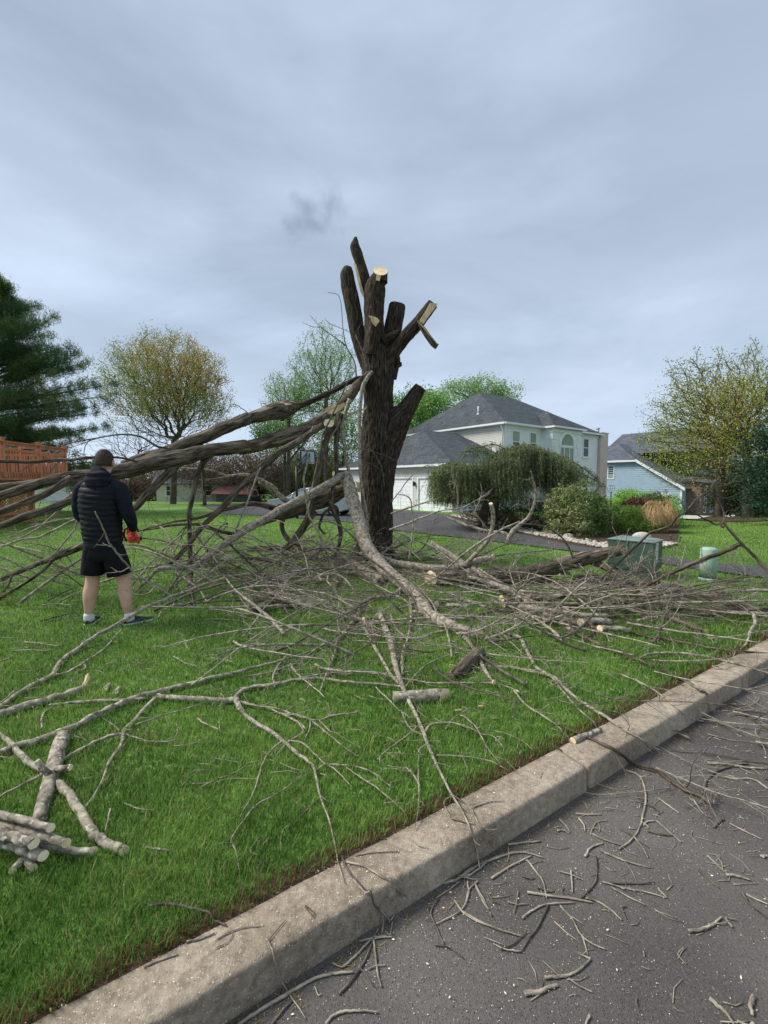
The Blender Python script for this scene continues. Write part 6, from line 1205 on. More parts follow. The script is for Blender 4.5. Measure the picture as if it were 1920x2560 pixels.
# long poles on the right
FR = 'long straight branches running off the right edge'
limb('fallen_branch', 'thick dark branch entering level from the right edge', [['I', (1800, 520, 34, 4.9), (1659, 516, 32, 5.0), (1500, 514, 30), (1300, 514, 28), (1150, 508, 26), (1000, 495, 22, 5.6), (850, 478, 18), (700, 468, 14), (560, 462, 10, 6.0)]], tw=(3, .5, 1), bark='bark_limb', group=FR)
limb('fallen_branch', 'second level branch just under the thick one at the right edge', [['I', (1800, 560, 26, 4.8), (1659, 545, 26, 4.9), (1450, 535, 24), (1300, 545, 22), (1150, 548, 20), (980, 530, 18, 5.3), (820, 500, 16), (640, 485, 14), (450, 480, 11), (300, 482, 7, 6)]], tw=(3.5, .45, 1), bark='bark_lichen', group=FR)
limb('fallen_branch', 'pale smooth pole high at the right edge above the brush', [['I', (1800, 400, 20, 5.4), (1659, 403, 19, 5.5), (1500, 408, 18), (1380, 418, 16), (1300, 425, 12, 5.9)], ['I', (1420, 440, 12, 5.7), (1380, 405, 12), (1360, 390, 8, 5.7)]], tw=(2, .3, 1), bark='bark_lichen', group=FR)
limb('raised_branch', 'dark branch rising to the upper right in front of the green pedestal', [['I', (600, 700, 12, 0), (700, 600, 14, 5.2), (850, 450, 16), (950, 385, 18), (1060, 325, 22, 5.5), (1180, 270, 24), (1300, 222, 25), (1400, 185, 26), (1500, 138, 26, 5.2)], ['I', (1720, 380, 18, 4.9), (1659, 300, 18), (1580, 210, 17), (1510, 140, 16, 5.2), (1450, 75, 14), (1400, 15, 13, 5.3), 'O', (700, 1145, 30), (550, 1080, 26), (400, 1000, 26), (250, 920, 26), (130, 870, 24), (60, 800, 20), (25, 730, 16), (60, 650, 10, 5.5)],
    ['O', (830, 1200, 44, 5.2), (780, 1150, 42), (820, 1060, 36), (835, 960, 34), (800, 840, 32), (740, 740, 30), (680, 650, 28), (620, 560, 26), (590, 490, 26), (610, 400, 20), (660, 330, 14), (760, 250, 8, 5.4)], ['O', (595, 490, 30, 5.3), (480, 555, 28), (370, 620, 26), (270, 700, 24), (190, 800, 24), (60, 940, 24), (-60, 1010, 24, 5.5), 'I', (1100, 30, 9), (1020, 60, 12), (970, 80, 13), (900, 150, 15), (840, 205, 14), (780, 262, 12), (640, 380, 10, 5.9)],
    ['O', (600, 480, 18, 5.3), (720, 440, 18), (850, 395, 18), (970, 345, 16), (1040, 270, 12), (1130, 200, 6, 5.3)], ['O', (590, 495, 34, 5.3), (640, 570, 34), (720, 610, 28), (840, 650, 18), (960, 620, 12), (1090, 565, 6, 5.3)], ['O', (830, 1000, 12, 5.3), (900, 880, 12), (1030, 880, 10), (1150, 760, 6, 5.3)], ['O', (1030, 880, 10, 5.3), (1100, 950), (1210, 1030, 5, 5.3)],
    ['O', (590, 480, 12, 5.3), (550, 370, 10), (530, 250, 5, 5.3)]], tw=(1.6, .3, 1), bark='bark_limb', fork_tw=(2.2, .22, 0))
limb('fallen_branch', 'thin pale branch drooping at the right edge over the kerb', [['I', (1572, 535, 18, 4.7), (1585, 590, 18), (1565, 630, 18), (1548, 665, 16), (1538, 705, 12), (1500, 745, 8, 0)]], tw=(3, .15, 0), bark='bark_lichen')
for lab, sp, b_ in (('long branch crossing the right lawn to the kerb, uppermost', ['I', (-40, 560, 16, 5.2), (80, 525, 20), (200, 524, 20), (340, 528, 20, 5.1), (500, 540, 19), (600, 562, 18), (700, 592, 18), (820, 625, 17, 0), (950, 668, 16, 0), (1080, 690, 15, 0), (1200, 712, 14, 0), (1320, 738, 14, 0), (1450, 752, 13, 0), (1560, 760, 12, 0), (1720, 775, 10, 0)], 'bark_limb'),
                    ('grey branch on the right lawn running over the kerb into the road litter', ['I', (430, 640, 14, 4.9), (560, 660, 16), (680, 715, 18, 0), (760, 755, 19, 0), (900, 800, 18, 0), (1020, 850, 17, 0), (1120, 900, 16, 0), (1200, 935, 15, 0), (1290, 990, 14, 0), (1400, 1050, 12, 0), (1520, 1120, 11, 0), (1659, 1205, 9, 0)], 'bark_limb'),
                    ('branch arching flat over the kerb at the far right', ['I', (920, 795, 10, 0), (980, 772, 13, 0), (1080, 765, 15, 4.0), (1180, 772, 15), (1280, 785, 15), (1400, 808, 14), (1500, 835, 13, 3.7), (1659, 882, 12, 3.6), (1750, 905, 10, 3.5)], 'bark_lichen'),
                    ('winding pale branch from the right brush down to the kerb joint', ['I', (155, 650, 16, 4.9), (230, 680, 24, 0), (255, 730, 23, 0), (290, 790, 21, 0), (325, 850, 20, 0), (400, 895, 20, 0), (440, 915, 20, 0), (500, 980, 20, 0), (560, 1030, 20, 0), (640, 1085, 18, 0), (720, 1130, 18, 0), (800, 1185, 17, 0), (880, 1235, 16, 0), (960, 1290, 15, 0), (1040, 1330, 13, 0)], 'bark_lichen'),
                    ('dark stout branch lying over the kerb onto the road at the joint', ['I', (440, 1170, 10, 0), (540, 1220, 13, 0), (640, 1262, 15, 0), (752, 1311, 19, 0), (840, 1370, 21, 0), (920, 1420, 22, 0), 'P', (1060, 285, 24, 0), (1130, 335, 24, 0), (1220, 390, 24, 0), (1290, 415, 23, 0), (1350, 462, 18, 0)], 'bark_limb'),
                    ('thin branch from the limb end across the lawn towards the kerb stone', ['I', (60, 845, 12, 4.4), (200, 850, 15), (290, 875, 15, 0), (400, 900, 13, 0), (480, 990, 12, 0), (560, 1080, 11, 0), (640, 1150, 9, 0), (670, 1190, 6, 0)], 'bark_lichen'),
                    ('slender branch on the lawn above the pale stub', ['I', (800, 885, 10, 0), (900, 925, 11, 0), (980, 965, 11, 0), (1060, 1020, 10, 0), (1140, 1090, 9, 0), (1210, 1140, 9, 0), (1290, 1160, 6, 0)], 'bark_twig'),
                    ('long thin straight branch in the right brush from the trunk side', ['I', (-20, 270, 12, 6.8), (100, 350, 14, 6.2), (250, 430, 15), (420, 480, 15, 5.6), (600, 560, 14), (750, 610, 12, 5.0), (870, 650, 9, 0)], 'bark_lichen'),
                    ('pale branch in the right brush with a hooked end', ['I', (240, 480, 16, 5.8), (400, 500, 15), (560, 485, 16, 5.5), (720, 490, 16), (860, 520, 14), (1000, 545, 12, 5.0), (1090, 555, 10), (1100, 540, 8, 5)], 'bark_lichen')):
    limb('fallen_branch', lab, [sp], tw=(3.2, .3, 1), bark=b_, t0=.1, group='branches lying over the right lawn')
for lab, sp, c, b_ in (('sawn pole with round end lying in the right brush heap', ['I', (150, 490, 36, 5.8), (280, 508, 38, 0), (430, 530, 40, 0), (580, 550, 40, 0), (742, 558, 36, 0)], (1, 0), 'bark_lichen'), ('split log with bright torn wood in the right brush heap', ['I', (360, 565, 50, 0), (480, 590, 52, 0), (600, 610, 44, 0), (720, 635, 30, 0)], (0, 0), 'bark_limb'),
                       ('short stub with a pale sawn face beside the kerb', ['I', (695, 1208, 28, 0), (620, 1238, 32, 0), (538, 1270, 36, 0)], (0, 1), 'bark_lichen'), ('short thin log alone on the lawn near the right kerb', ['I', (1080, 560, 30, 0), (1180, 600, 28, 0), (1290, 638, 26, 0)], (0, 1), 'bark_limb'),
                       ('sawn stub with pinkish face at the left of the right heap', ['I', (240, 480, 44, 0), (190, 470, 46, 0), (150, 463, 46, 0)], (0, 1), 'bark_limb'), ('second sawn stub behind the pinkish one', ['I', (330, 460, 40, 0), (300, 440, 40, 0), (270, 426, 40, 0)], (0, 1), 'bark_limb')):
    limb('cut_log', lab, [sp], cuts=c, bark=b_, cat='log', tw=(0, 0, 0))
plate(o, [((1200+580*.434-700)/.28933, (1300+598*.434-560)/.28933), ((1200+650*.434-700)/.28933, (1300+612*.434-560)/.28933), ((1200+690*.434-700)/.28933, (1300+628*.434-560)/.28933), ((1200+640*.434-700)/.28933, (1300+630*.434-560)/.28933)], -4.2, .02)
# ============================================================ loose brush, twigs, chips
def template(name, L0, r0, nt, tl, lev, bend=.15, bark='bark_twig', arc=0.):
    mb = MB(); m = 8; q = [np.zeros(3)]; d = np.array([1., 0, 0]); tr = rng.normal()*bend
    for k in range(m):
        d = d+np.array([0, tr*.35+rng.normal()*bend*.5, (arc*(.5-k/m))+rng.normal()*bend*.15]); d /= np.linalg.norm(d); q.append(q[-1]+d*L0/m)
    q = np.array(q); q[:, 2] = np.maximum(q[:, 2], 0)+r0; r = np.linspace(r0, r0*.35, m+1); p, rr = stem(mb, q, r, 3, seg=6)
    if nt: sprout(mb, p, rr, nt, tl, lev, .12, True, zf=0., r0=.0022 if L0 > 1 else .0014)
    o = mb.build(name, M[bark], None, origin=(0, 0, 0)); return o
BR = [template('brush_branch', rng.uniform(1.1, 2.0), rng.uniform(.009, .02), 13 if k % 3 else 9, .55, 1 if k % 3 else 2, .16, ['bark_twig', 'bark_lichen', 'bark_dark', 'bark_lichen'][k % 4], rng.uniform(0, .35)) for k in range(12)]
TW = [template('fallen_twig', rng.uniform(.3, .62), rng.uniform(.002, .0038), int(rng.integers(0, 4)), .14, 0, .22, ['bark_twig', 'bark_dark', 'bark_lichen', 'bark_twig'][k % 4]) for k in range(14)]
used = set(); TONE = {o_.name: ({'grey_twig_bark': 'grey', 'lichen_grey_bark': 'pale', 'dark_twig_bark': 'dark'})[o_.data.materials[0].name] for o_ in BR+TW}
def place(src, x, y, rz, s, label, cat, group, tilt=0., lift=0., roll=0., sz=None):
    if src.name not in used: o = src; used.add(src.name)
    else: o = src.copy(); SC.collection.objects.link(o)
    z = floor_at((x, y)); tt = x*KN[0]+(y-1.62)*KN[1]
    if 0 < tt < .22: z = max(z, .003)
    tone = TONE.get(src.name, 'grey'); label = ('big ' if s > 1.05 else 'small ' if s < .72 else '')+tone+' '+label
    o.location = (x, y, z+lift+.002); o.rotation_euler = (roll, tilt, rz); o.scale = (s, s, s*(sz or 1)); return tag(o, label, cat, group)
def wherex(x, y):
    u = x/max(y, .5); return 'at the far left' if u < -.6 else 'left of centre' if u < -.2 else 'at the centre' if u < .15 else 'right of centre' if u < .5 else 'at the far right'
def wherey(y, cuts, names): return names[int(np.searchsorted(cuts, y))]
LBB = 'brush branch in the heap round the tree foot'
for k in range(64):
    a = rng.uniform(0, 2*np.pi); rr = rng.random()**.6; x = -.4+2.6*rr*math.cos(a); y = 8.2+1.2*rr*math.sin(a); low_ = .15 if (y < 8 and -.9 < x < 1.5) else 1
    place(BR[rng.integers(12)], x, y, rng.uniform(0, 2*np.pi), rng.uniform(.7, 1.15), LBB+(', back side' if y > 8.4 else ', middle row' if y > 7.6 else ', near side')+(', left' if x < -.8 else ', right' if x > .8 else ' in front'), 'branch', 'brush heap at the trunk foot', rng.uniform(-.2, .05)*low_, rng.uniform(0, .26)*(1-rr)*low_, 0, rng.uniform(.8, 1.5)*(.4 if low_ < 1 else 1))
for k in range(50):
    x = rng.normal(2.5, 1.0); y = 5.55-.32*(x-2.5)+rng.normal()*.4; a = R(-22)+rng.normal()*.45+(math.pi if rng.random() < .45 else 0)
    place(BR[rng.integers(12)], x, y, a, rng.uniform(.8, 1.4), 'branch in the right lawn brush heap'+(', back row' if y > 6.0-.32*(x-2.5)+.3 else ', front row' if y < 6.0-.32*(x-2.5)-.3 else ', middle row')+(' at its left end' if x < 1.6 else ' at its right end' if x > 3.4 else ' behind the kerb bend' if x > 2.5 else ' beside the sawn log'), 'branch', 'brush heap on the right lawn', rng.uniform(-.07, .03), rng.uniform(0, .12), 0, rng.uniform(.4, .9))
for k in range(58):
    x = rng.uniform(-5.6, -.3); y = rng.uniform(5.6, 8.4)-.1*x*.3; a = rng.uniform(0, 2*np.pi)
    place(BR[rng.integers(12)], x, y, a, rng.uniform(.6, 1.1), 'brush branch under the big limbs, '+wherex(x, y)+(', farther row' if y > 7 else ', nearer row'), 'branch', 'brush under the big limbs', rng.uniform(-.3, .02), rng.uniform(0, .08), 0, rng.uniform(.8, 1.6))
for k in range(46):
    x = rng.uniform(-1.6, 2.6); y = rng.uniform(3.6, 5.6); a = rng.uniform(0, 2*np.pi)
    place(BR[rng.integers(12)], x, y, a, rng.uniform(.45, .95), 'brush branch on the middle lawn, '+wherex(x, y)+(', farther' if y > 4.6 else ', nearer'), 'branch', 'brush on the middle lawn', rng.uniform(-.15, .0), 0, 0, rng.uniform(.6, 1.2))
for k in range(30):
    s = rng.uniform(1.7, 5.2); x, y = K(s, rng.uniform(-.75, .5))[:2]; place(BR[rng.integers(12)], x, y, R(-30)+rng.normal()*.4, rng.uniform(.35, .6), 'brush branch by the right stretch of kerb, '+('on the road' if floor_at((x, y)) < -.1 else 'on the kerb side')+(', near end' if s < 2.9 else ', middle' if s < 4.1 else ', far end'), 'branch', 'brush by the kerb', rng.uniform(-.05, .03), .02, 0, .6)
def arch(x, y, az, L_, zm, r0, lab, grp, bk, tw=4):
    s = np.linspace(0, 1, 9); d = np.array([math.cos(az), math.sin(az)]); nrm = np.array([-d[1], d[0]]); bow = rng.normal()*.14*L_; k0 = rng.uniform(.35, .8)
    xy = np.array([x, y])+np.outer((s-.5)*L_, d)+np.outer(bow*np.sin(np.pi*s)+.05*L_*np.sin(5*s+rng.random()*6), nrm); z = np.array([floor_at(q) for q in xy])+.02+zm*np.sin(np.pi*np.clip(s/k0/2 if rng.random() < .5 else s, 0, 1))
    mb = MB(); p, r = stem(mb, np.c_[xy, z], np.linspace(r0, r0*.3, 9), 4, .5); sprout(mb, p, r, int(tw*L_), .42, 1, .1, bias=(0, 0, .1)); return mb.build('fallen_branch', M[bk], label=lab, cat='branch', group=grp)
for k in range(42):
    x, y = rng.uniform(-4.0, -.9), rng.uniform(5.0, 8.2)
    if x < -2.2 and y < 5.9: x += 1.8
    arch(x, y, R(rng.choice([38, 20, 150, 170]))+rng.normal()*.3, rng.uniform(2.1, 3.0) if k % 2 else rng.uniform(1.2, 2), rng.uniform(.3, .95) if k % 2 else rng.uniform(.03, .3), rng.uniform(.009, .021), '%s arching branch left of the tree foot, %s, %s' % (('long ' if k % 2 else 'low ')+('pale', 'grey', 'dark')[k % 3], wherex(x, y), 'back' if y > 7.3 else 'middle' if y > 6.2 else 'front'), 'arching branches left of the tree foot', ('bark_lichen', 'bark_twig', 'bark_dark')[k % 3])
for k in range(30):
    x, y = rng.uniform(-1.6, 2.9), rng.uniform(3.9, 6.3); near_ = -.7 < x < 1.5
    arch(x, y, R(rng.choice([-30, -15, 60, 100, 140]))+rng.normal()*.25, rng.uniform(1.0, 2.0 if near_ else 2.3), rng.uniform(.02, .07 if near_ else .36), rng.uniform(.006, .014), '%s arching branch before the tree foot, %s, %s' % (('pale', 'grey', 'dark')[k % 3], wherex(x, y), 'back' if y > 6 else 'middle' if y > 5 else 'front'), 'arching branches before the tree foot', ('bark_lichen', 'bark_twig', 'bark_dark')[k % 3])
for k in range(22):
    x = rng.uniform(1.1, 5.2); y = 6.6-.33*(x-2.5)+rng.normal()*.35; p0 = np.array([x, y, floor_at((x, y))+rng.uniform(.05, .3)]); mb = MB()
    a = rng.uniform(0, 6.28); pt = [p0]; d = np.array([math.cos(a)*.8, math.sin(a)*.5, .5]); L_ = rng.uniform(.45, .95)
    for q in range(7): d = d+[rng.normal()*.12, rng.normal()*.12, .16]; d = d/np.linalg.norm(d); pt.append(pt[-1]+d*L_/7)
    p, r = stem(mb, pt, np.linspace(.008, .0028, 8), 3, .4); sprout(mb, p, r, 7, .3, 1, .1, bias=(0, 0, .9), spread=(.4, .9)); mb.build('bare_spray', M['bark_lichen' if k % 3 else 'bark_twig'], label='%s upcurving twig spray over the right brush, %s, %s' % ('pale' if k % 3 else 'darker', wherex(x, y), 'nearer' if y < 6.6-.33*(x-2.5) else 'farther'), cat='branch', group='twig sprays over the right brush')
# twigs drawn from the photograph on the road, the kerb and the near lawn
RT = [('P', (345, 765), (400, 835), (430, 880), (450, 970), 10), ('P', (320, 1080), (380, 1035), (450, 1005), (600, 995), 10), ('P', (345, 940), (480, 960), (600, 975), (700, 995), 12), ('P', (720, 745), (722, 850), (705, 900), (640, 970), 11), ('P', (665, 970), (730, 990), (800, 1035), (860, 1090), 10),
      ('P', (0, 1050), (80, 1095), (180, 1140), (320, 1180), 11), ('P', (460, 1010), (405, 1120), (350, 1200), (305, 1265), 10), ('P', (305, 1262), (220, 1250), (160, 1220), 8), ('P', (525, 1015), (590, 1085), (630, 1160), (690, 1215), (770, 1250), 9), ('P', (645, 1170), (660, 1225), (675, 1280), 8),
      ('P', (440, 1405), (500, 1402), (580, 1388), (650, 1345), (690, 1303), 13), ('P', (690, 1303), (650, 1285), (620, 1270), 8), ('P', (330, 1495), (400, 1485), (460, 1462), (510, 1445), 20), ('P', (570, 1410), (630, 1450), (700, 1485), 9), ('P', (750, 715), (820, 745), (900, 775), (1020, 805), 10), ('P', (660, 745), (690, 700), (760, 670), 11),
      ('P', (750, 880), (850, 890), (950, 892), (1040, 885), 9), ('P', (750, 880), (870, 915), (1000, 940), (1105, 970), 8), ('P', (800, 910), (900, 965), (990, 1010), 9), ('P', (1225, 1150), (1300, 1145), (1360, 1115), (1405, 1075), 14), ('P', (1340, 1520), (1400, 1570), (1440, 1610), (1475, 1659), 16), ('P', (1580, 1505), (1565, 1560), (1575, 1610), 18),
      ('P', (1430, 845), (1490, 850), (1560, 872), 13), ('P', (1280, 820), (1330, 860), (1390, 915), 9), ('P', (1330, 740), (1380, 790), (1430, 835), 8), ('P', (1515, 935), (1545, 985), (1590, 1030), (1659, 1082), 9), ('P', (1450, 565), (1540, 610), (1625, 650), 8), ('P', (150, 865), (250, 800), (370, 740), 11), ('P', (240, 680), (330, 668), (420, 660), 12),
      ('P', (130, 770), (230, 735), (330, 722), (430, 750), 10), ('P', (60, 890), (100, 970), (150, 1070), 11), ('P', (130, 940), (195, 1000), 8), ('P', (610, 510), (680, 515), (750, 514), 8), ('P', (1365, 585), (1390, 555), (1420, 540), 12), ('P', (240, 690), (245, 740), (235, 775), 7), ('P', (520, 825), (580, 842), (640, 870), 9), ('P', (585, 820), (588, 880), (592, 940), 10), ('P', (315, 850), (380, 860), 9),
      ('P', (300, 900), (350, 960), (390, 1020), 8), ('P', (295, 930), (285, 1000), (270, 1055), 8), ('P', (240, 990), (290, 1005), (350, 1000), 8), ('P', (200, 1250), (270, 1220), (345, 1150), 9), ('P', (400, 915), (490, 925), 8), ('P', (540, 910), (570, 945), 7), ('P', (880, 1015), (885, 1090), 9), ('P', (930, 640), (970, 690), (1005, 750), 9), ('P', (1000, 605), (1080, 625), (1140, 628), 9), ('P', (1050, 550), (1120, 610), (1185, 665), 8),
      ('P', (700, 620), (770, 655), (850, 680), 9), ('P', (850, 590), (930, 640), (1010, 700), 7), ('P', (880, 270), (955, 305), (992, 400), (975, 530), (930, 635), (845, 705), 10), ('P', (980, 575), (1040, 550), 8), ('P', (625, 535), (660, 605), 9), ('P', (940, 440), (1040, 480), (1065, 515), 9), ('P', (1060, 425), (1120, 470), (1175, 508), 9), ('P', (1250, 430), (1290, 490), (1335, 530), 9), ('P', (970, 555), (1000, 590), 6),
      ('P', (1380, 300), (1480, 320), (1580, 325), (1659, 375), 12), ('P', (1300, 400), (1330, 320), (1400, 270), (1550, 235), 14), ('P', (1330, 235), (1450, 245), (1550, 262), (1659, 265), 14), ('P', (1640, 320), (1659, 310), 10), ('P', (520, 540), (560, 580), (578, 612), 8), ('P', (690, 625), (720, 560), (780, 545), 7), ('P', (510, 605), (575, 618), 9), ('P', (1540, 950), (1600, 980), (1659, 1005), 9), ('P', (1640, 750), (1659, 742), 12),
      ('P', (940, 1510), (948, 1560), 7), ('P', (680, 1610), (665, 1659), 12), ('P', (975, 1260), (985, 1285), 7), ('P', (1465, 1130), (1480, 1090), 10), ('P', (1200, 1240), (1212, 1330), 6), ('P', (1060, 915), (1105, 965), 8), ('P', (1580, 1655), (1490, 1640), 12), ('P', (0, 860), (70, 820), (140, 760), 12), ('P', (75, 880), (10, 990), 9), ('P', (0, 850), (60, 805), (125, 760), 9),
      ('Q', (640, 1030), (430, 1150), (210, 1298), (100, 1380), 28), ('Q', (630, 1030), (760, 955), (900, 880), (1080, 840), (1240, 828), 27), ('Q', (470, 550), (520, 700), (570, 860), (650, 1010), (740, 1140), (810, 1250), 13), ('Q', (470, 550), (540, 460), (630, 360), 9), ('Q', (10, 530), (110, 475), (250, 425), (395, 412), 13), ('Q', (0, 612), (70, 580), (120, 545), (155, 480), 12), ('Q', (800, 235), (840, 285), (880, 335), 8), ('Q', (1110, 1025), (1200, 930), (1300, 800), (1370, 660), (1425, 520), 22),
      ('Q', (1420, 540), (1440, 700), (1460, 850), (1490, 965), 18), ('Q', (1150, 780), (1260, 680), (1380, 560), (1465, 440), 18), ('Q', (1300, 548), (1420, 515), (1540, 500), 14), ('Q', (1280, 780), (1350, 850), (1430, 965), 11), ('Q', (500, 1298), (590, 1190), (685, 1080), 20), ('Q', (990, 1298), (1060, 1220), (1180, 1180), (1320, 1178), (1460, 1192), 20), ('Q', (1370, 800), (1450, 770), (1530, 765), 12), ('Q', (1560, 380), (1600, 280), 11), ('Q', (1240, 0), (1340, 110), (1450, 240), (1580, 372), 15), ('Q', (1590, 375), (1550, 480), 10), ('Q', (1050, 745), (1160, 770), 14), ('Q', (890, 960), (950, 1020), 8),
      ('L', (570, 577), (690, 570), (780, 590), (880, 615), (965, 652), 12), ('L', (545, 270), (610, 280), (680, 288), 8), ('L', (440, 40), (520, 68), (598, 80), 7), ('L', (365, 70), (355, 120), (340, 185), 9), ('L', (760, 738), (830, 720), (905, 690), 10), ('L', (540, 865), (620, 830), (715, 800), 9), ('L', (1130, 388), (1175, 343), 7), ('L', (1135, 218), (1135, 310), 4), ('L', (1425, 35), (1350, 110), (1290, 190), 8), ('L', (1300, 150), (1260, 180), (1245, 262), 6), ('L', (1375, 545), (1420, 605), 5),
      ('K', (775, 1090), (800, 1160), (900, 1280), (960, 1370), (1045, 1450), 11), ('K', (800, 1125), (900, 1150), (1000, 1210), (1080, 1270), (1155, 1330), 11), ('K', (850, 1090), (940, 1072), (1080, 1065), 9), ('K', (1310, 1255), (1400, 1220), (1500, 1150), (1659, 1075), 15), ('K', (1030, 1180), (1060, 1240), (1100, 1320), 7), ('K', (1390, 1335), (1440, 1400), (1520, 1450), (1659, 1500), 10), ('K', (1460, 1230), (1465, 1300), (1420, 1390), (1290, 1460), 9), ('K', (1300, 1320), (1260, 1400), (1290, 1480), (1330, 1570), 9), ('K', (1280, 1575), (1360, 1590), (1440, 1650), 8), ('K', (1505, 1250), (1540, 1330), (1590, 1415), 11), ('K', (870, 1555), (960, 1540), (1050, 1530), 9), ('K', (1420, 1230), (1350, 1280), (1290, 1320), 8), ('K', (1490, 825), (1580, 795), (1659, 790), 8), ('K', (1375, 885), (1500, 915), 9),
      ('K', (1125, 630), (1170, 680), (1200, 740), 12), ('K', (950, 955), (1020, 1000), 6), ('J', (1170, 390), (1210, 420), (1300, 460), 12), ('J', (1300, 402), (1305, 465), 7), ('J', (1030, 555), (1130, 545), (1235, 503), 8), ('J', (1250, 627), (1330, 640), (1420, 655), 9), ('J', (1290, 752), (1380, 720), (1465, 670), 8), ('J', (1140, 780), (1250, 775), (1380, 750), (1540, 755), 7), ('J', (740, 900), (820, 930), (915, 942), 9), ('J', (250, 455), (255, 370), (320, 320), 14), ('J', (400, 485), (520, 525), 8), ('J', (0, 300), (100, 205), 9), ('J', (0, 50), (75, 12), 9), ('J', (865, 1165), (1010, 1180), 11),
      ('G', (250, 755), (340, 745), (420, 755), 8), ('G', (85, 400), (190, 420), (260, 440), 7), ('G', (240, 850), (330, 825), (440, 800), 10), ('G', (285, 725), (370, 680), (470, 640), 9), ('G', (340, 740), (460, 680), (600, 640), 9), ('G', (70, 1030), (180, 1022), (285, 1030), 8), ('G', (150, 975), (250, 985), (350, 1000), 8), ('G', (720, 1140), (820, 1110), (950, 1085), 8), ('G', (1030, 1060), (1100, 1100), (1180, 1125), 8), ('G', (800, 1080), (850, 1105), (860, 1080), 7), ('G', (940, 830), (960, 790), (1020, 760), (1040, 720), 10), ('G', (1250, 1070), (1380, 1095), 7), ('G', (1145, 1075), (1240, 960), (1265, 840), 9), ('G', (500, 1110), (480, 1150), 9), ('G', (1350, 980), (1420, 900), (1500, 860), 7)]
def sticklab(q, r0, hh, zn):
    L_ = np.linalg.norm(np.diff(q, axis=0), axis=1).sum(); ch = np.linalg.norm(q[-1]-q[0]); d = q[-1]-q[0]; a = math.degrees(math.atan2(d[1], d[0])) % 180; tt = q[0][0]*KN[0]+(q[0][1]-1.62)*KN[1]; ss_ = (q[0][:2]-KO)@KE
    ln = 'tiny' if L_ < .07 else 'short' if L_ < .13 else 'medium' if L_ < .2 else 'long' if L_ < .32 else 'very long'
    sh = 'straight' if ch > .985*L_ else 'bent' if ch > .94*L_ else 'curved'; th = 'thick' if r0 > .0055 else 'thin' if r0 < .003 else ''
    ori = 'level' if a < 30 or a > 150 else 'slanting right' if a < 75 else 'pointing away' if a < 105 else 'slanting left'
    pl = ('by the gutter' if tt > -.22 else 'near the kerb' if tt > -.6 else 'well out') if hh == 'road' else ('on the kerb side' if tt < .3 else 'in the grass')
    hh = hh.replace('lawn by the kerb', 'kerb lawn'); return ' '.join(w for w in ('%s %s %s stick on %s, %s, %s, %s' % (ln, th, sh, hh, ori, pl, wherex(q[0][0], q[0][1]).replace('at the ', '').replace(' of ', ' of '))).split())
hw = {'P': 'road', 'Q': 'road', 'L': 'lawn by the kerb', 'K': 'kerb', 'J': 'near lawn', 'G': 'left lawn'}
for sp in RT:
    zn, pts, w = sp[0], sp[1:-1], sp[-1]; q = []; s0 = ZN[zn]
    for i, (x, y) in enumerate(pts):
        g = surf(s0[0]+x*s0[2], s0[1]+y*s0[2], .006)
        q.append(g)
    q = np.array(q); r0 = max(.0024, w*s0[2]*.5*np.linalg.norm(q[0]-cam0)/F*.85); m_ = len(q)
    if m_ == 2: q = np.array([q[0], (q[0]+q[1])/2+rng.normal(size=3)*[.012, .012, 0], q[1]])
    ss = catmull(q, 4); 
    for i in range(len(ss)): ss[i][2] = max(ss[i][2], floor_at(ss[i])+r0*.8, .003+r0 if 0 <= ss[i][0]*KN[0]+(ss[i][1]-1.62)*KN[1] < .2 else -9)
    mb = MB(); p, r = stem(mb, ss, np.linspace(r0, r0*.6, len(q)), 2, .2, knots=r0 < .0045)
    if rng.random() < .45 and np.linalg.norm(q[-1]-q[0]) > .15: sprout(mb, p, r, int(rng.integers(1, 3)), .09, 0, .2, True)
    hh = hw[zn]; mb.build('fallen_twig', M[['bark_twig', 'bark_lichen', 'bark_dark', 'bark_twig'][int(rng.integers(4))] if hh != 'near lawn' else 'bark_lichen'], label=sticklab(q, r0, hh, zn), cat='twig', group='loose sticks on the %s' % hh)
# dense litter of sticks on the road at the right
for k in range(130):
    s = 1.7+rng.random()**.8*3.6; t = -.04-abs(rng.normal())*.75
    x, y = K(s, t)[:2]
    place(TW[rng.integers(14)], x, y, R(5)+rng.normal()*.6+(math.pi if rng.random() < .5 else 0), rng.uniform(.6, 1.5), 'stick in the road litter, '+('against the kerb' if t > -.25 else 'a step off the kerb' if t > -.7 else 'out on the open road')+(' at its near end' if s < 2.7 else ' in its middle' if s < 4 else ' at its far end'), 'twig', 'stick litter on the road', 0, rng.uniform(0, .03)*(t > -.5))
for k in range(27):
    x, y = rng.uniform(-2.6, 2.6), rng.uniform(2.4, 5.2)
    if x*KN[0]+(y-1.62)*KN[1] < .3: continue
    place(TW[rng.integers(14)], x, y, rng.uniform(0, 6.28), rng.uniform(.3, .8), 'stick in the lawn, '+wherex(x, y)+(', near the kerb' if y < 3.2 else ', well back'), 'twig', 'sticks in the lawn', 0, .03)
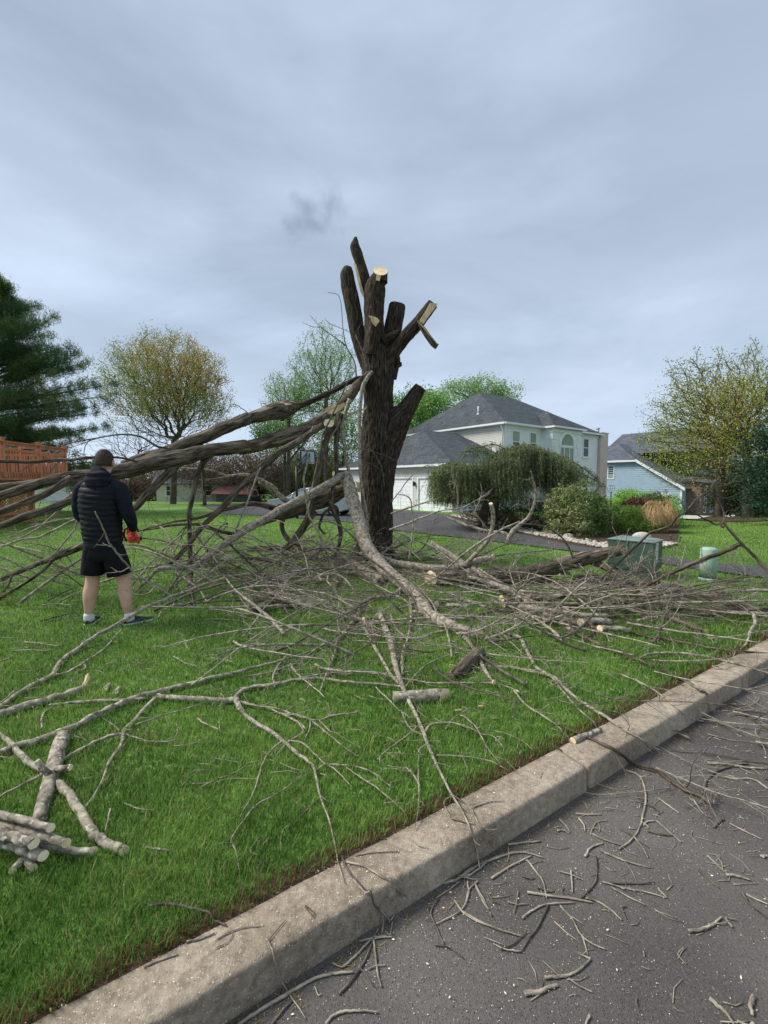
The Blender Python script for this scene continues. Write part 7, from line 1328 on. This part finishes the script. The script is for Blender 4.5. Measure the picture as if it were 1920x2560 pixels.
# short sawn pieces with fresh ends in the brush
for k, (zn, x, y, a, ln_, rr_) in enumerate((('H', 715, 365, 10, .22, .035), ('H', 560, 480, 200, .3, .03), ('H', 800, 515, 60, .18, .03), ('H', 1195, 460, -80, .2, .02), ('H', 160, 655, 250, .25, .05), ('H', 400, 640, 170, .4, .06), ('H', 1155, 655, 150, .3, .035), ('I', 590, 605, 10, .35, .04), ('I', 460, 315, 20, .2, .03), ('I', 700, 640, 0, .3, .03), ('N', 640, 858, 30, .3, .02), ('H', 1330, 670, 140, .25, .02), ('H', 740, 745, 5, .16, .02), ('I', 1010, 575, 190, .22, .015), ('G', 1500, 640, 120, .3, .035))):
    s0 = ZN[zn]; q = surf(s0[0]+x*s0[2], s0[1]+y*s0[2], .05); d = np.array([math.cos(R(a)), math.sin(R(a)), .02]); a0 = q+d*ln_; b0 = q+[0, 0, .03]
    mb = MB(); p, r = stem(mb, np.array([a0, (a0+b0)/2+[0, 0, .01], b0]), [rr_*.9, rr_, rr_], 5); o = mb.build('cut_stub', M['bark_lichen' if k % 2 else 'bark_limb'], label='%s sawn stub with pale end, %s' % ('thick' if rr_ > .034 else 'thin', ['beside the tree foot under the folded limb', 'left of the tree foot', 'by the mossy log right of the tree foot', 'under the level limb right of the tree', 'on the lawn left of the split log', 'behind the split log', 'under the middle of the sawn limb', 'in the middle of the right brush', 'by the knot of the sawn log', 'right part of the right brush', 'in the far left brush', 'right of the sawn limb middle', 'on the lawn before the tree', 'near the far right lawn', 'left of the split log at the back'][k]), cat='wood piece', group='sawn stubs in the brush'); cutend(o, p[-1], p[-1]-p[-3], r[-1])
# the two dead-leaf wisps and pale splinters are chips ; sawdust chips
mb = MB(); n = 16000; s = rng.uniform(-2.5, 5.5, n); u = rng.random(n); t = np.where(u < .34, rng.uniform(.0, .2, n), -.03-np.abs(rng.normal(size=n))*.6)
keep = rng.random(n) < np.where(s < -.2, .5, 1); s, t = s[keep], t[keep]; n = len(s); c0 = KO+s[:, None]*KE+t[:, None]*KN; z = np.where(t > 0, .005, -.131)
C = np.c_[c0, z]; sz = rng.uniform(.0006, .0017, n)*(1+1.4*(rng.random(n) < .03)); a = rng.uniform(0, 6.28, n); d = np.stack([np.cos(a), np.sin(a), rng.normal(size=n)*.25], -1); e = np.stack([-np.sin(a), np.cos(a), rng.normal(size=n)*.25], -1)
S1 = (sz*rng.uniform(.9, 2, n))[:, None]; S2 = sz[:, None]*.8; mb.quads(np.stack([C-d*S1, C-e*S2, C+d*S1, C+e*S2], 1)+[0, 0, .0015], shade((.8, .72, .56), n, .2))
for cx, cy, sx_, sy_, nn, colr in ((.0, 8.0, .9, .5, 5000, (.5, .33, .2)), (-3.0, 5.6, .7, .4, 500, (.6, .45, .28)), (.55, 5.0, .35, .25, 700, (.75, .62, .4)), (1.6, 6.2, .8, .4, 1200, (.7, .55, .35)), (-.6, 6.6, .5, .4, 900, (.7, .52, .32)), (0, 4.6, 2.6, 1.6, 900, (.75, .72, .5)), (-1.3, 3.0, .8, .6, 260, (.75, .72, .5))):
    x = rng.normal(cx, sx_, nn); y = rng.normal(cy, sy_, nn); ok = (x*KN[0]+(y-1.62)*KN[1]) > .3; x, y = x[ok], y[ok]; m_ = len(x); C = np.stack([x, y, terr(x, y)+rng.uniform(.01, .04, m_)], -1); a = rng.normal(size=(m_, 3)); b2 = rng.normal(size=(m_, 3)); s1 = rng.uniform(.0025, .008, m_)[:, None]*(cy/6)
    a /= np.linalg.norm(a, axis=1)[:, None]; b2 /= np.linalg.norm(b2, axis=1)[:, None]; mb.quads(np.stack([C-a*s1, C-b2*s1*.6, C+a*s1, C+b2*s1*.6], 1), shade(colr, m_, .25))
mt_ = MB(); 
for k in range(900):
    s1 = rng.uniform(.2, 6); t1 = -.03-abs(rng.normal())*.8 if rng.random() < .75 else rng.uniform(.01, 1.2); 
    if t1 < 0 and s1 < 1.2 and rng.random() < .5: continue
    p0 = K(s1, t1); z0 = floor_at(p0)+(.002 if t1 < .2 else .015); a1 = R(20)+rng.normal()*1.0; l1 = rng.uniform(.02, .11); d1 = np.array([math.cos(a1), math.sin(a1), 0])*l1; b1 = np.array([-math.sin(a1), math.cos(a1), 0])*l1*rng.normal()*.12
    p0 = np.array([*p0, z0+.002]); r1 = rng.uniform(.001, .0024); g_ = rng.uniform(.55, 1.25); sweep(mt_, [p0, p0+d1*.5+b1, p0+d1], [r1, r1, r1*.7], 4, col=(g_, g_, g_))
for k in range(1300):
    x, y = rng.uniform(-4.5, 3.2), rng.uniform(2.2, 8.0)
    if x*KN[0]+(y-1.62)*KN[1] < .3 or abs(x) > .95*y: continue
    p0 = np.array([x, y, .03+.012*rng.random()]); a1 = rng.uniform(0, 6.28); l1 = rng.uniform(.03, .2); d1 = np.array([math.cos(a1), math.sin(a1), rng.normal()*.08])*l1; b1 = np.array([-math.sin(a1), math.cos(a1), 0])*l1*rng.normal()*.13
    r1 = rng.uniform(.0011, .0028); g_ = rng.uniform(.55, 1.3); sweep(mt_, [p0, p0+d1*.5+b1, p0+d1], [r1, r1, r1*.6], 4, col=(g_, g_, g_))
mt_.build('twig_litter', M['bark_twig'], origin=(0, 0, 0), label='fine broken twig litter strewn over road, kerb and lawn edge', cat='litter', kind='stuff')
m, t_, b_ = newmat('sawdust_chip'); at_ = t_.nodes.new('ShaderNodeAttribute'); at_.attribute_name = 'col'; t_.links.new(at_.outputs['Color'], b_.inputs['Base Color']); M['chip'] = m
mb.build('wood_chips', M['chip'], origin=(0, 0, 0), smooth=False, label='pale sawdust chips sprinkled over kerb, road and lawn', cat='wood chips', kind='stuff')
mb = MB(); n = 1500; s = rng.uniform(-1.6, 3.6, n); t = -.02-np.abs(rng.normal(size=n))*.05; c0 = KO+s[:, None]*KE+t[:, None]*KN; w = fbm(np.stack([s*2.5, s*0, s*0], -1)) > .47; c0 = c0[w]; n = len(c0); C = np.c_[c0, np.full(n, -.132)]
a = rng.uniform(0, 6.28, n); d = np.stack([np.cos(a), np.sin(a), rng.uniform(0, .4, n)], -1)*rng.uniform(.008, .03, n)[:, None]; e = np.stack([-np.sin(a), np.cos(a), 0*a], -1)*.001
mb.quads(np.stack([C-e, C+e, C+d+e*.5, C+d-e*.5], 1), shade((.4, .28, .1), n, .4, (.2, .13, .06))); mb.build('gutter_straw', M['leaf'], origin=(0, 0, 0), smooth=False, label='dry straw and blossom litter gathered in the gutter under the kerb', cat='litter', kind='stuff')
for k, (zn, x, y) in enumerate((('H', 1295, 1268), ('H', 715, 742), ('H', 1430, 1245))):
    s0 = ZN[zn]; q = surf(s0[0]+x*s0[2], s0[1]+y*s0[2], .02); mb = MB(); uball(mb, q, .012 if zn == 'P' else .018, (1.6, .6, .35), 7, 5, disp=lambda V: .5*(fbm(V*40)-.5)); mb.build('wood_chunk', M['torn'], label=['pale wood chunk on the grass right of the grey log', 'flat pale wood chip near the trunk side branches', 'small pale wood chip right of the other chunk', 'orange splinter on the road', 'tiny white wood chunk on the road sticks', 'pale wood chunk low on the road'][k], cat='wood chip')
# ============================================================ THE MAN
def man():
    X0, Y0 = -3.12, 4.80; base = np.array([X0, Y0, 0.]); t = thing('person', base, 'man seen from behind in a black quilted vest and black shorts holding a red chainsaw', 'person'); t['_loc'] = list(base)
    W = lambda x, y, z: base+[x, y, z]
    # body: one continuous skinned surface
    J = [('pel', 0.035, 0.0, .93, .15, .11), ('sp1', .03, .01, 1.10, .155, .115), ('sp2', .02, .03, 1.32, .165, .12), ('sp3', .015, .04, 1.50, .15, .10), ('nk', .03, .06, 1.63, .062, .062), ('nk2', .035, .075, 1.70, .06, .062), ('hd1', .04, .09, 1.78, .078, .092), ('hd2', .04, .085, 1.855, .07, .085),
         ('lh', -.07, 0, .86, .1, .105), ('lk', -.115, .03, .49, .068, .073), ('lc', -.132, -.005, .36, .077, .083), ('la', -.15, -.02, .10, .036, .04), ('lf', -.16, .02, .05, .035, .03), ('lt', -.185, .13, .035, .04, .025),
         ('rh', .14, 0, .86, .1, .105), ('rk', .215, .06, .49, .068, .073), ('rc', .238, .022, .36, .077, .083), ('ra', .285, .0, .10, .036, .04), ('rf', .30, .03, .05, .035, .03), ('rt', .39, .10, .035, .04, .025),
         ('ls', -.19, .04, 1.52, .062, .06), ('le', -.245, .06, 1.24, .045, .045), ('lw', -.10, .29, 1.07, .028, .03),
         ('rs', .21, .03, 1.52, .062, .06), ('re', .30, .02, 1.24, .045, .045), ('rw', .26, .19, 1.03, .028, .03)]
    E_ = [('pel', 'sp1'), ('sp1', 'sp2'), ('sp2', 'sp3'), ('sp3', 'nk'), ('nk', 'nk2'), ('nk2', 'hd1'), ('hd1', 'hd2'), ('pel', 'lh'), ('lh', 'lk'), ('lk', 'lc'), ('lc', 'la'), ('la', 'lf'), ('lf', 'lt'), ('pel', 'rh'), ('rh', 'rk'), ('rk', 'rc'), ('rc', 'ra'), ('ra', 'rf'), ('rf', 'rt'), ('sp3', 'ls'), ('ls', 'le'), ('le', 'lw'), ('sp3', 'rs'), ('rs', 're'), ('re', 'rw')]
    nm = {j[0]: i for i, j in enumerate(J)}
    # palms and five fingers closing on the saw handles
    for s, wn, pd in ((1, 'rw', np.array([-.03, .04, -.055])), (-1, 'lw', np.array([.06, .045, -.02]))):
        w = np.array(J[nm[wn]][1:4]); pn = wn+'p'; pc = w+pd*.9; J.append((pn, *pc, .036, .02)); nm[pn] = len(J)-1; E_.append((wn, pn)); ax = np.array([0, 1., .15]) if s > 0 else np.array([.2, .2, -1.])
        ax = ax/np.linalg.norm(ax); dn = pd/np.linalg.norm(pd); cu = np.cross(ax, dn)*s
        for f, (o_, l_) in enumerate(((-.03, .9), (-.01, 1.05), (.012, 1.), (.032, .8))):
            k0 = pc+ax*o_+dn*.03; k1 = k0+dn*.034*l_+cu*.004; k2 = k1+(dn*.3-cu*.9)*.026*l_; k3 = k2+(-dn*.8-cu*.4)*.02*l_; pv = pn
            for q, kk in enumerate((k0, k1, k2, k3)): n_ = '%s%d%d' % (pn, f, q); J.append((n_, *kk, .0095-.001*q, .0095-.001*q)); nm[n_] = len(J)-1; E_.append((pv, n_)); pv = n_
        k0 = pc-ax*.04+dn*.0; k1 = k0-ax*.02-cu*.018+dn*.01; k2 = k1-cu*.024+dn*.014; pv = pn
        for q, kk in enumerate((k0, k1, k2)): n_ = '%st%d' % (pn, q); J.append((n_, *kk, .011-.001*q, .011-.001*q)); nm[n_] = len(J)-1; E_.append((pv, n_)); pv = n_
    # nose
    J.append(('nose', .035, .2, 1.77, .014, .02)); nm['nose'] = len(J)-1; E_.append(('hd1', 'nose'))
    me = bpy.data.meshes.new('body'); me.from_pydata([j[1:4] for j in J], [(nm[a], nm[b]) for a, b in E_], []); o = bpy.data.objects.new('body', me); SC.collection.objects.link(o)
    sk = o.modifiers.new('skin', 'SKIN'); sk.use_smooth_shade = True
    for i, j in enumerate(J): me.skin_vertices[0].data[i].radius = (j[4], j[5])
    me.skin_vertices[0].data[0].use_root = True
    ss = o.modifiers.new('sub', 'SUBSURF'); ss.levels = 2; ss.render_levels = 2
    dg = bpy.context.evaluated_depsgraph_get(); ev = bpy.data.meshes.new_from_object(o.evaluated_get(dg)); bpy.data.objects.remove(o)
    # shape the skull, chin and calves by moving vertices
    for v in ev.vertices:
        c = v.co
        if c.z > 1.66 and c.y < .19:
            hc = Vector((.04, .085, 1.80)); d = c-hc; k = 1.0
            tgt = Vector((d.x/.083, d.y/.102, d.z/.122)); L_ = tgt.length
            if L_ > .3 and c.z > 1.72: f = min(1, (c.z-1.72)/.05); nd = Vector((tgt.x/L_*.083, tgt.y/L_*.102, tgt.z/L_*.122)); v.co = c.lerp(hc+nd, .85*f)
    ob = bpy.data.objects.new('body', ev); SC.collection.objects.link(ob); ob.parent = t; ev.materials.clear(); ev.materials.append(M['skin'])
    for p in ev.polygons: p.use_smooth = True; p.material_index = 0
    def loft(name, rings, mt, par=None, n=56, disp=None, sub=10, close=True):
        """rings: (cx, cy, cz, rx, ry[, tilt x]) superellipse sections"""
        A_ = np.array([list(r)[:5] for r in rings], float); C_ = catmull(A_[:, :3], sub); rr = catmull(np.c_[A_[:, 3:5], A_[:, 4]], sub)[:, :2]; an = np.linspace(0, 2*np.pi, n, endpoint=False); ex = .82
        cx, sx = np.sign(np.cos(an))*np.abs(np.cos(an))**ex, np.sign(np.sin(an))*np.abs(np.sin(an))**ex; V = np.zeros((len(C_), n, 3)); dr = np.gradient(C_, axis=0)
        for i in range(len(C_)):
            d = dr[i]/np.linalg.norm(dr[i]); a = np.array([1., 0, 0]); a -= d*np.dot(a, d); a /= np.linalg.norm(a); b = np.cross(d, a); V[i] = C_[i]+a*(rr[i, 0]*cx)[:, None]+b*(rr[i, 1]*sx)[:, None]
        if disp is not None:
            ctr = C_[:, None]; nn = V-ctr; nn /= np.linalg.norm(nn, axis=2)[..., None]; V = V+nn*disp(V, np.linspace(0, 1, len(C_))[:, None]+0*an)[..., None]
        mb = MB(); V = V+base; m = len(C_); i, j = np.meshgrid(np.arange(m-1), np.arange(n), indexing='ij'); j2 = (j+1) % n; f = [np.stack([i*n+j, i*n+j2, (i+1)*n+j2, (i+1)*n+j], -1).reshape(-1, 4)]
        if close: f += [np.arange(n)[None, ::-1], (np.arange(n)+(m-1)*n)[None]]
        mb.add(V, f); o_ = mb.build(name, mt, par or t); 
        if par: o_.location = (0, 0, 0); 
        return o_
    wr = lambda amp, sc: (lambda V, u: amp*(fbm(V*sc+3, 3)-.5)*2)
    # quilted vest
    nq = 12.5
    def quilt(V, u): 
        z = V[..., 2]+.012*np.sin(V[..., 0]*9); ph = (z-.93)/.058; return .0115*np.abs(np.sin(np.pi*(ph+.25*(fbm(V*[6, 6, 1.5], 2)-.5))))**.45+.008*(fbm(V*[22, 22, 40], 3)-.5)*2
    loft('quilted_vest', [(.035, .0, .925, .182, .125), (.035, .0, .98, .19, .13), (.03, .0, 1.08, .192, .135), (.02, .01, 1.2, .198, .14), (.012, .02, 1.34, .208, .145), (.01, .03, 1.45, .208, .138), (.012, .04, 1.52, .185, .118), (.02, .05, 1.57, .14, .095), (.03, .06, 1.615, .09, .08)], M['vest'], disp=quilt, sub=14, n=72)
    loft('vest_hem', [(.035, 0, .868, .186, .136), (.035, 0, .9, .19, .138), (.035, 0, .94, .184, .13)], M['sleeve'], disp=wr(.004, 14))
    # folded hood
    loft('hood', [(.02, .0, 1.535, .10, .075), (.022, -.01, 1.575, .135, .105), (.028, .005, 1.615, .142, .118), (.032, .03, 1.65, .122, .11), (.035, .045, 1.668, .1, .098), (.037, .055, 1.68, .082, .088)], M['sleeve'], disp=lambda V, u: .012*(fbm(V*[9, 9, 26], 3)-.5)*2+.006*np.sin(V[..., 2]*95), sub=8)
    # sleeves
    def sleeve(nm_, pts, rad):
        p = catmull(pts, 9); r = np.interp(np.linspace(0, 1, len(p)), np.linspace(0, 1, len(rad)), rad); mb = MB(); sweep(mb, p+base, r, 26, disp=lambda bk, an, ln: .16*(fbm(bk*[12, 12, 26]+5, 3)-.5)); return mb.build(nm_, M['sleeve'], t)
    sleeve('sleeve', [(.15, .04, 1.545), (.215, .03, 1.50), (.262, .02, 1.40), (.295, .01, 1.28), (.312, .03, 1.21), (.305, .09, 1.13), (.27, .175, 1.045)], [.075, .085, .08, .07, .066, .058, .042])
    sleeve('sleeve', [(-.13, .04, 1.545), (-.195, .04, 1.50), (-.235, .05, 1.40), (-.255, .06, 1.27), (-.245, .09, 1.19), (-.19, .18, 1.13), (-.115, .275, 1.08)], [.07, .08, .074, .066, .062, .054, .04])
    # shorts: hips and two loose legs
    loft('shorts', [(.035, .0, .97, .178, .124), (.035, .0, .92, .18, .127), (.035, .0, .84, .182, .132), (.037, .0, .77, .186, .132), (.04, .0, .72, .16, .115)], M['shorts'], disp=wr(.006, 9))
    loft('shorts_leg', [(-.055, .0, .86, .098, .118), (-.07, .005, .76, .106, .122), (-.083, .01, .66, .112, .122), (-.095, .015, .575, .116, .12)], M['shorts'], disp=wr(.009, 8))
    loft('shorts_leg', [(.13, .0, .86, .1, .118), (.15, .01, .76, .108, .122), (.17, .02, .66, .114, .122), (.188, .03, .56, .118, .12)], M['shorts'], disp=wr(.009, 8))
    # hair
    mb = MB(); hc = np.array([.04, .078, 1.805]); an = np.linspace(0, 2*np.pi, 44, endpoint=False); th = np.linspace(0, np.pi*.66, 20); V = []
    for q in th:
        for a in an:
            dx, dy, dz = math.sin(q)*math.cos(a), math.sin(q)*math.sin(a), math.cos(q)
            lim = np.pi*(.62 if dy < .2 else .36); qq = min(q, lim); dx, dy, dz = math.sin(qq)*math.cos(a), math.sin(qq)*math.sin(a), math.cos(qq); k = 1.03 if q < lim*.97 else .97
            V.append(hc+np.array([dx*.088, dy*.106, dz*.127])*k*(1+.02*(fbm(np.array([[dx, dy, dz]])*14)[0]-.5)))
    V = np.array(V)+base; n = 44; i, j = np.meshgrid(np.arange(19), np.arange(n), indexing='ij'); j2 = (j+1) % n; mb.add(V, np.stack([i*n+j, i*n+j2, (i+1)*n+j2, (i+1)*n+j], -1).reshape(-1, 4)); hr = mb.build('hair', M['hair'], t)
    mb = MB(); N_ = 5200; k = rng.integers(n*2, len(V), N_); o0 = V[k]+rng.normal(size=(N_, 3))*.004; nr = o0-(hc+base); nr /= np.linalg.norm(nr, axis=1)[:, None]; d = nr*.55+[0, 0, -.5]+rng.normal(size=(N_, 3))*.3; d /= np.linalg.norm(d, axis=1)[:, None]; sd_ = np.cross(d, nr); sd_ /= np.linalg.norm(sd_, axis=1)[:, None]+1e-9
    mb.quads(np.stack([o0-sd_*.0012, o0+sd_*.0012, o0+d*rng.uniform(.008, .02, N_)[:, None]], 1)); s_ = mb.build('hair_strands', M['hair'], hr, smooth=False)
    # ears
    for s in (-1, 1):
        mb = MB(); uball(mb, W(.04+s*.088, .085, 1.785), .032, (.5, .75, 1.15), 12, 9); mb.build('ear', M['skin'], t)
    mb = MB()
    for s in (-1, 1): uball(mb, W(.04+s*.032, .178, 1.805), .0125, (1, .7, 1), 10, 8)
    mb.build('eyes', M['white'], t); mb = MB(); sweep(mb, [W(.018, .18, 1.725), W(.04, .188, 1.722), W(.062, .18, 1.725)], [.003, .006, .003], 8); mb.build('mouth', mat('lips', (.4, .16, .13), None), t)
    # socks and shoes
    for sx, (ax_, ay), (kx, ky), tox in ((-1, (-.15, -.02), (-.147, -.018), (-.195, .20)), (1, (.285, .0), (.281, .002), (.45, .175))):
        mb = MB(); sweep(mb, [W(ax_-.003*sx, ay, .128), W(ax_, ay, .11), W(ax_+.002, ay+.003, .08), W(ax_+.003, ay+.01, .05)], [.043, .046, .05, .055], 18, True, True, disp=lambda bk, an, ln: .05*np.sin(ln[:, None]*400+0*an[None])); mb.build('sock', M['sock'], t)
        d = np.array([tox[0]-ax_, tox[1]-ay, 0]); L_ = np.linalg.norm(d); d /= L_; heel = np.array([ax_, ay, 0])-d*.055; sd_ = np.array([d[1], -d[0], 0]); tot = L_+.055+.035
        prof = [(0, .018, .05), (.03, .035, .085), (.09, .04, .092), (.15, .042, .075), (.2, .048, .058), (.25, .044, .045), (tot-.005, .02, .03)]
        mb = MB(); rows = []
        for u, hw_, hh in prof: rows.append([heel+d*u+sd_*hw_*math.cos(a)+np.array([0, 0, .018+max(0, math.sin(a))*(hh-.018)]) for a in np.linspace(0, np.pi, 13)])
        rows = catmull(np.array(rows).reshape(len(prof), -1), 4).reshape(-1, 13, 3); m = len(rows); V = rows+base; i, j = np.meshgrid(np.arange(m-1), np.arange(12), indexing='ij'); mb.add(V, [np.stack([i*13+j, i*13+j+1, (i+1)*13+j+1, (i+1)*13+j], -1).reshape(-1, 4), np.arange(13)[None], (np.arange(13)+(m-1)*13)[None, ::-1]]); sh = mb.build('shoe', M['shoe'], t)
        mb = MB(); out_ = [(heel+d*u+sd_*s2*(hw_+.005)) for s2, rg in ((1, prof), (-1, prof[::-1])) for u, hw_, _ in rg]; V = np.array([q+base+[0, 0, z] for z in (.0, .02) for q in out_]); n2 = len(out_); mb.add(V, [np.arange(n2)[None, ::-1], (np.arange(n2)+n2)[None], np.array([[k, (k+1) % n2, (k+1) % n2+n2, k+n2] for k in range(n2)])]); mb.build('sole', M['white'], sh, smooth=False)
    # chainsaw
    cs = thing('chainsaw', W(.2, .3, .93), 'red chainsaw held low in front by the man', 'chainsaw'); cs['_loc'] = [float(q) for q in W(.2, .3, .93)]
    cf_ = frame(X0+.25, Y0+.21, R(128)); b = MB()
    for u0, u1, v0, v1, z0, z1 in ((-.05, .15, -.045, .05, .89, .965), (-.03, .12, -.06, -.044, .87, .95), (-.02, .11, -.035, .04, .965, .99), (-.075, -.04, -.04, .045, .9, .95)): b.box(cf_, u0, u1, v0, v1, z0, z1)
    bo = b.build('housing', M['red'], cs, smooth=False); bm = bo.modifiers.new('bevel', 'BEVEL'); bm.width = .01; bm.segments = 2
    b = MB(); sweep(b, [cf_(*q) for q in catmull([(-.06, .0, .93), (-.15, .0, .95), (-.17, 0, .99), (-.12, 0, 1.015), (-.03, 0, 1.0)], 5)], [.014]*21, 8); b.build('rear_handle', M['red'], cs)
    b = MB(); sweep(b, [cf_(*q) for q in catmull([(.06, .06, .9), (.07, .085, .97), (.07, .06, 1.05), (.07, -.03, 1.06), (.06, -.065, 1.0)], 5)], [.011]*21, 8); b.build('front_handle', M['black'], cs)
    b = MB(); b.box(cf_, .125, .14, -.05, .05, .97, 1.05); b.build('hand_guard', M['red'], cs, smooth=False)
    b = MB(); b.box(cf_, .15, .52, -.066, -.060, .9, .95); sweep(b, [cf_(.52, -.068, .925), cf_(.52, -.058, .925)], [.026, .026], 14); bar = b.build('guide_bar', M['grey'], cs, smooth=False)
    b = MB(); sweep(b, [cf_(*q) for q in [(.14, -.063, .956), (.52, -.063, .956), (.548, -.063, .925), (.52, -.063, .894), (.14, -.063, .894)]], [.006]*5, 4); b.build('chain', M['darkgrey'], bar)
    b = MB(); sweep(b, [cf_(.02, -.07, .93), cf_(.02, -.085, .93)], [.03, .028], 14); b.build('cap', M['black'], cs)
man()
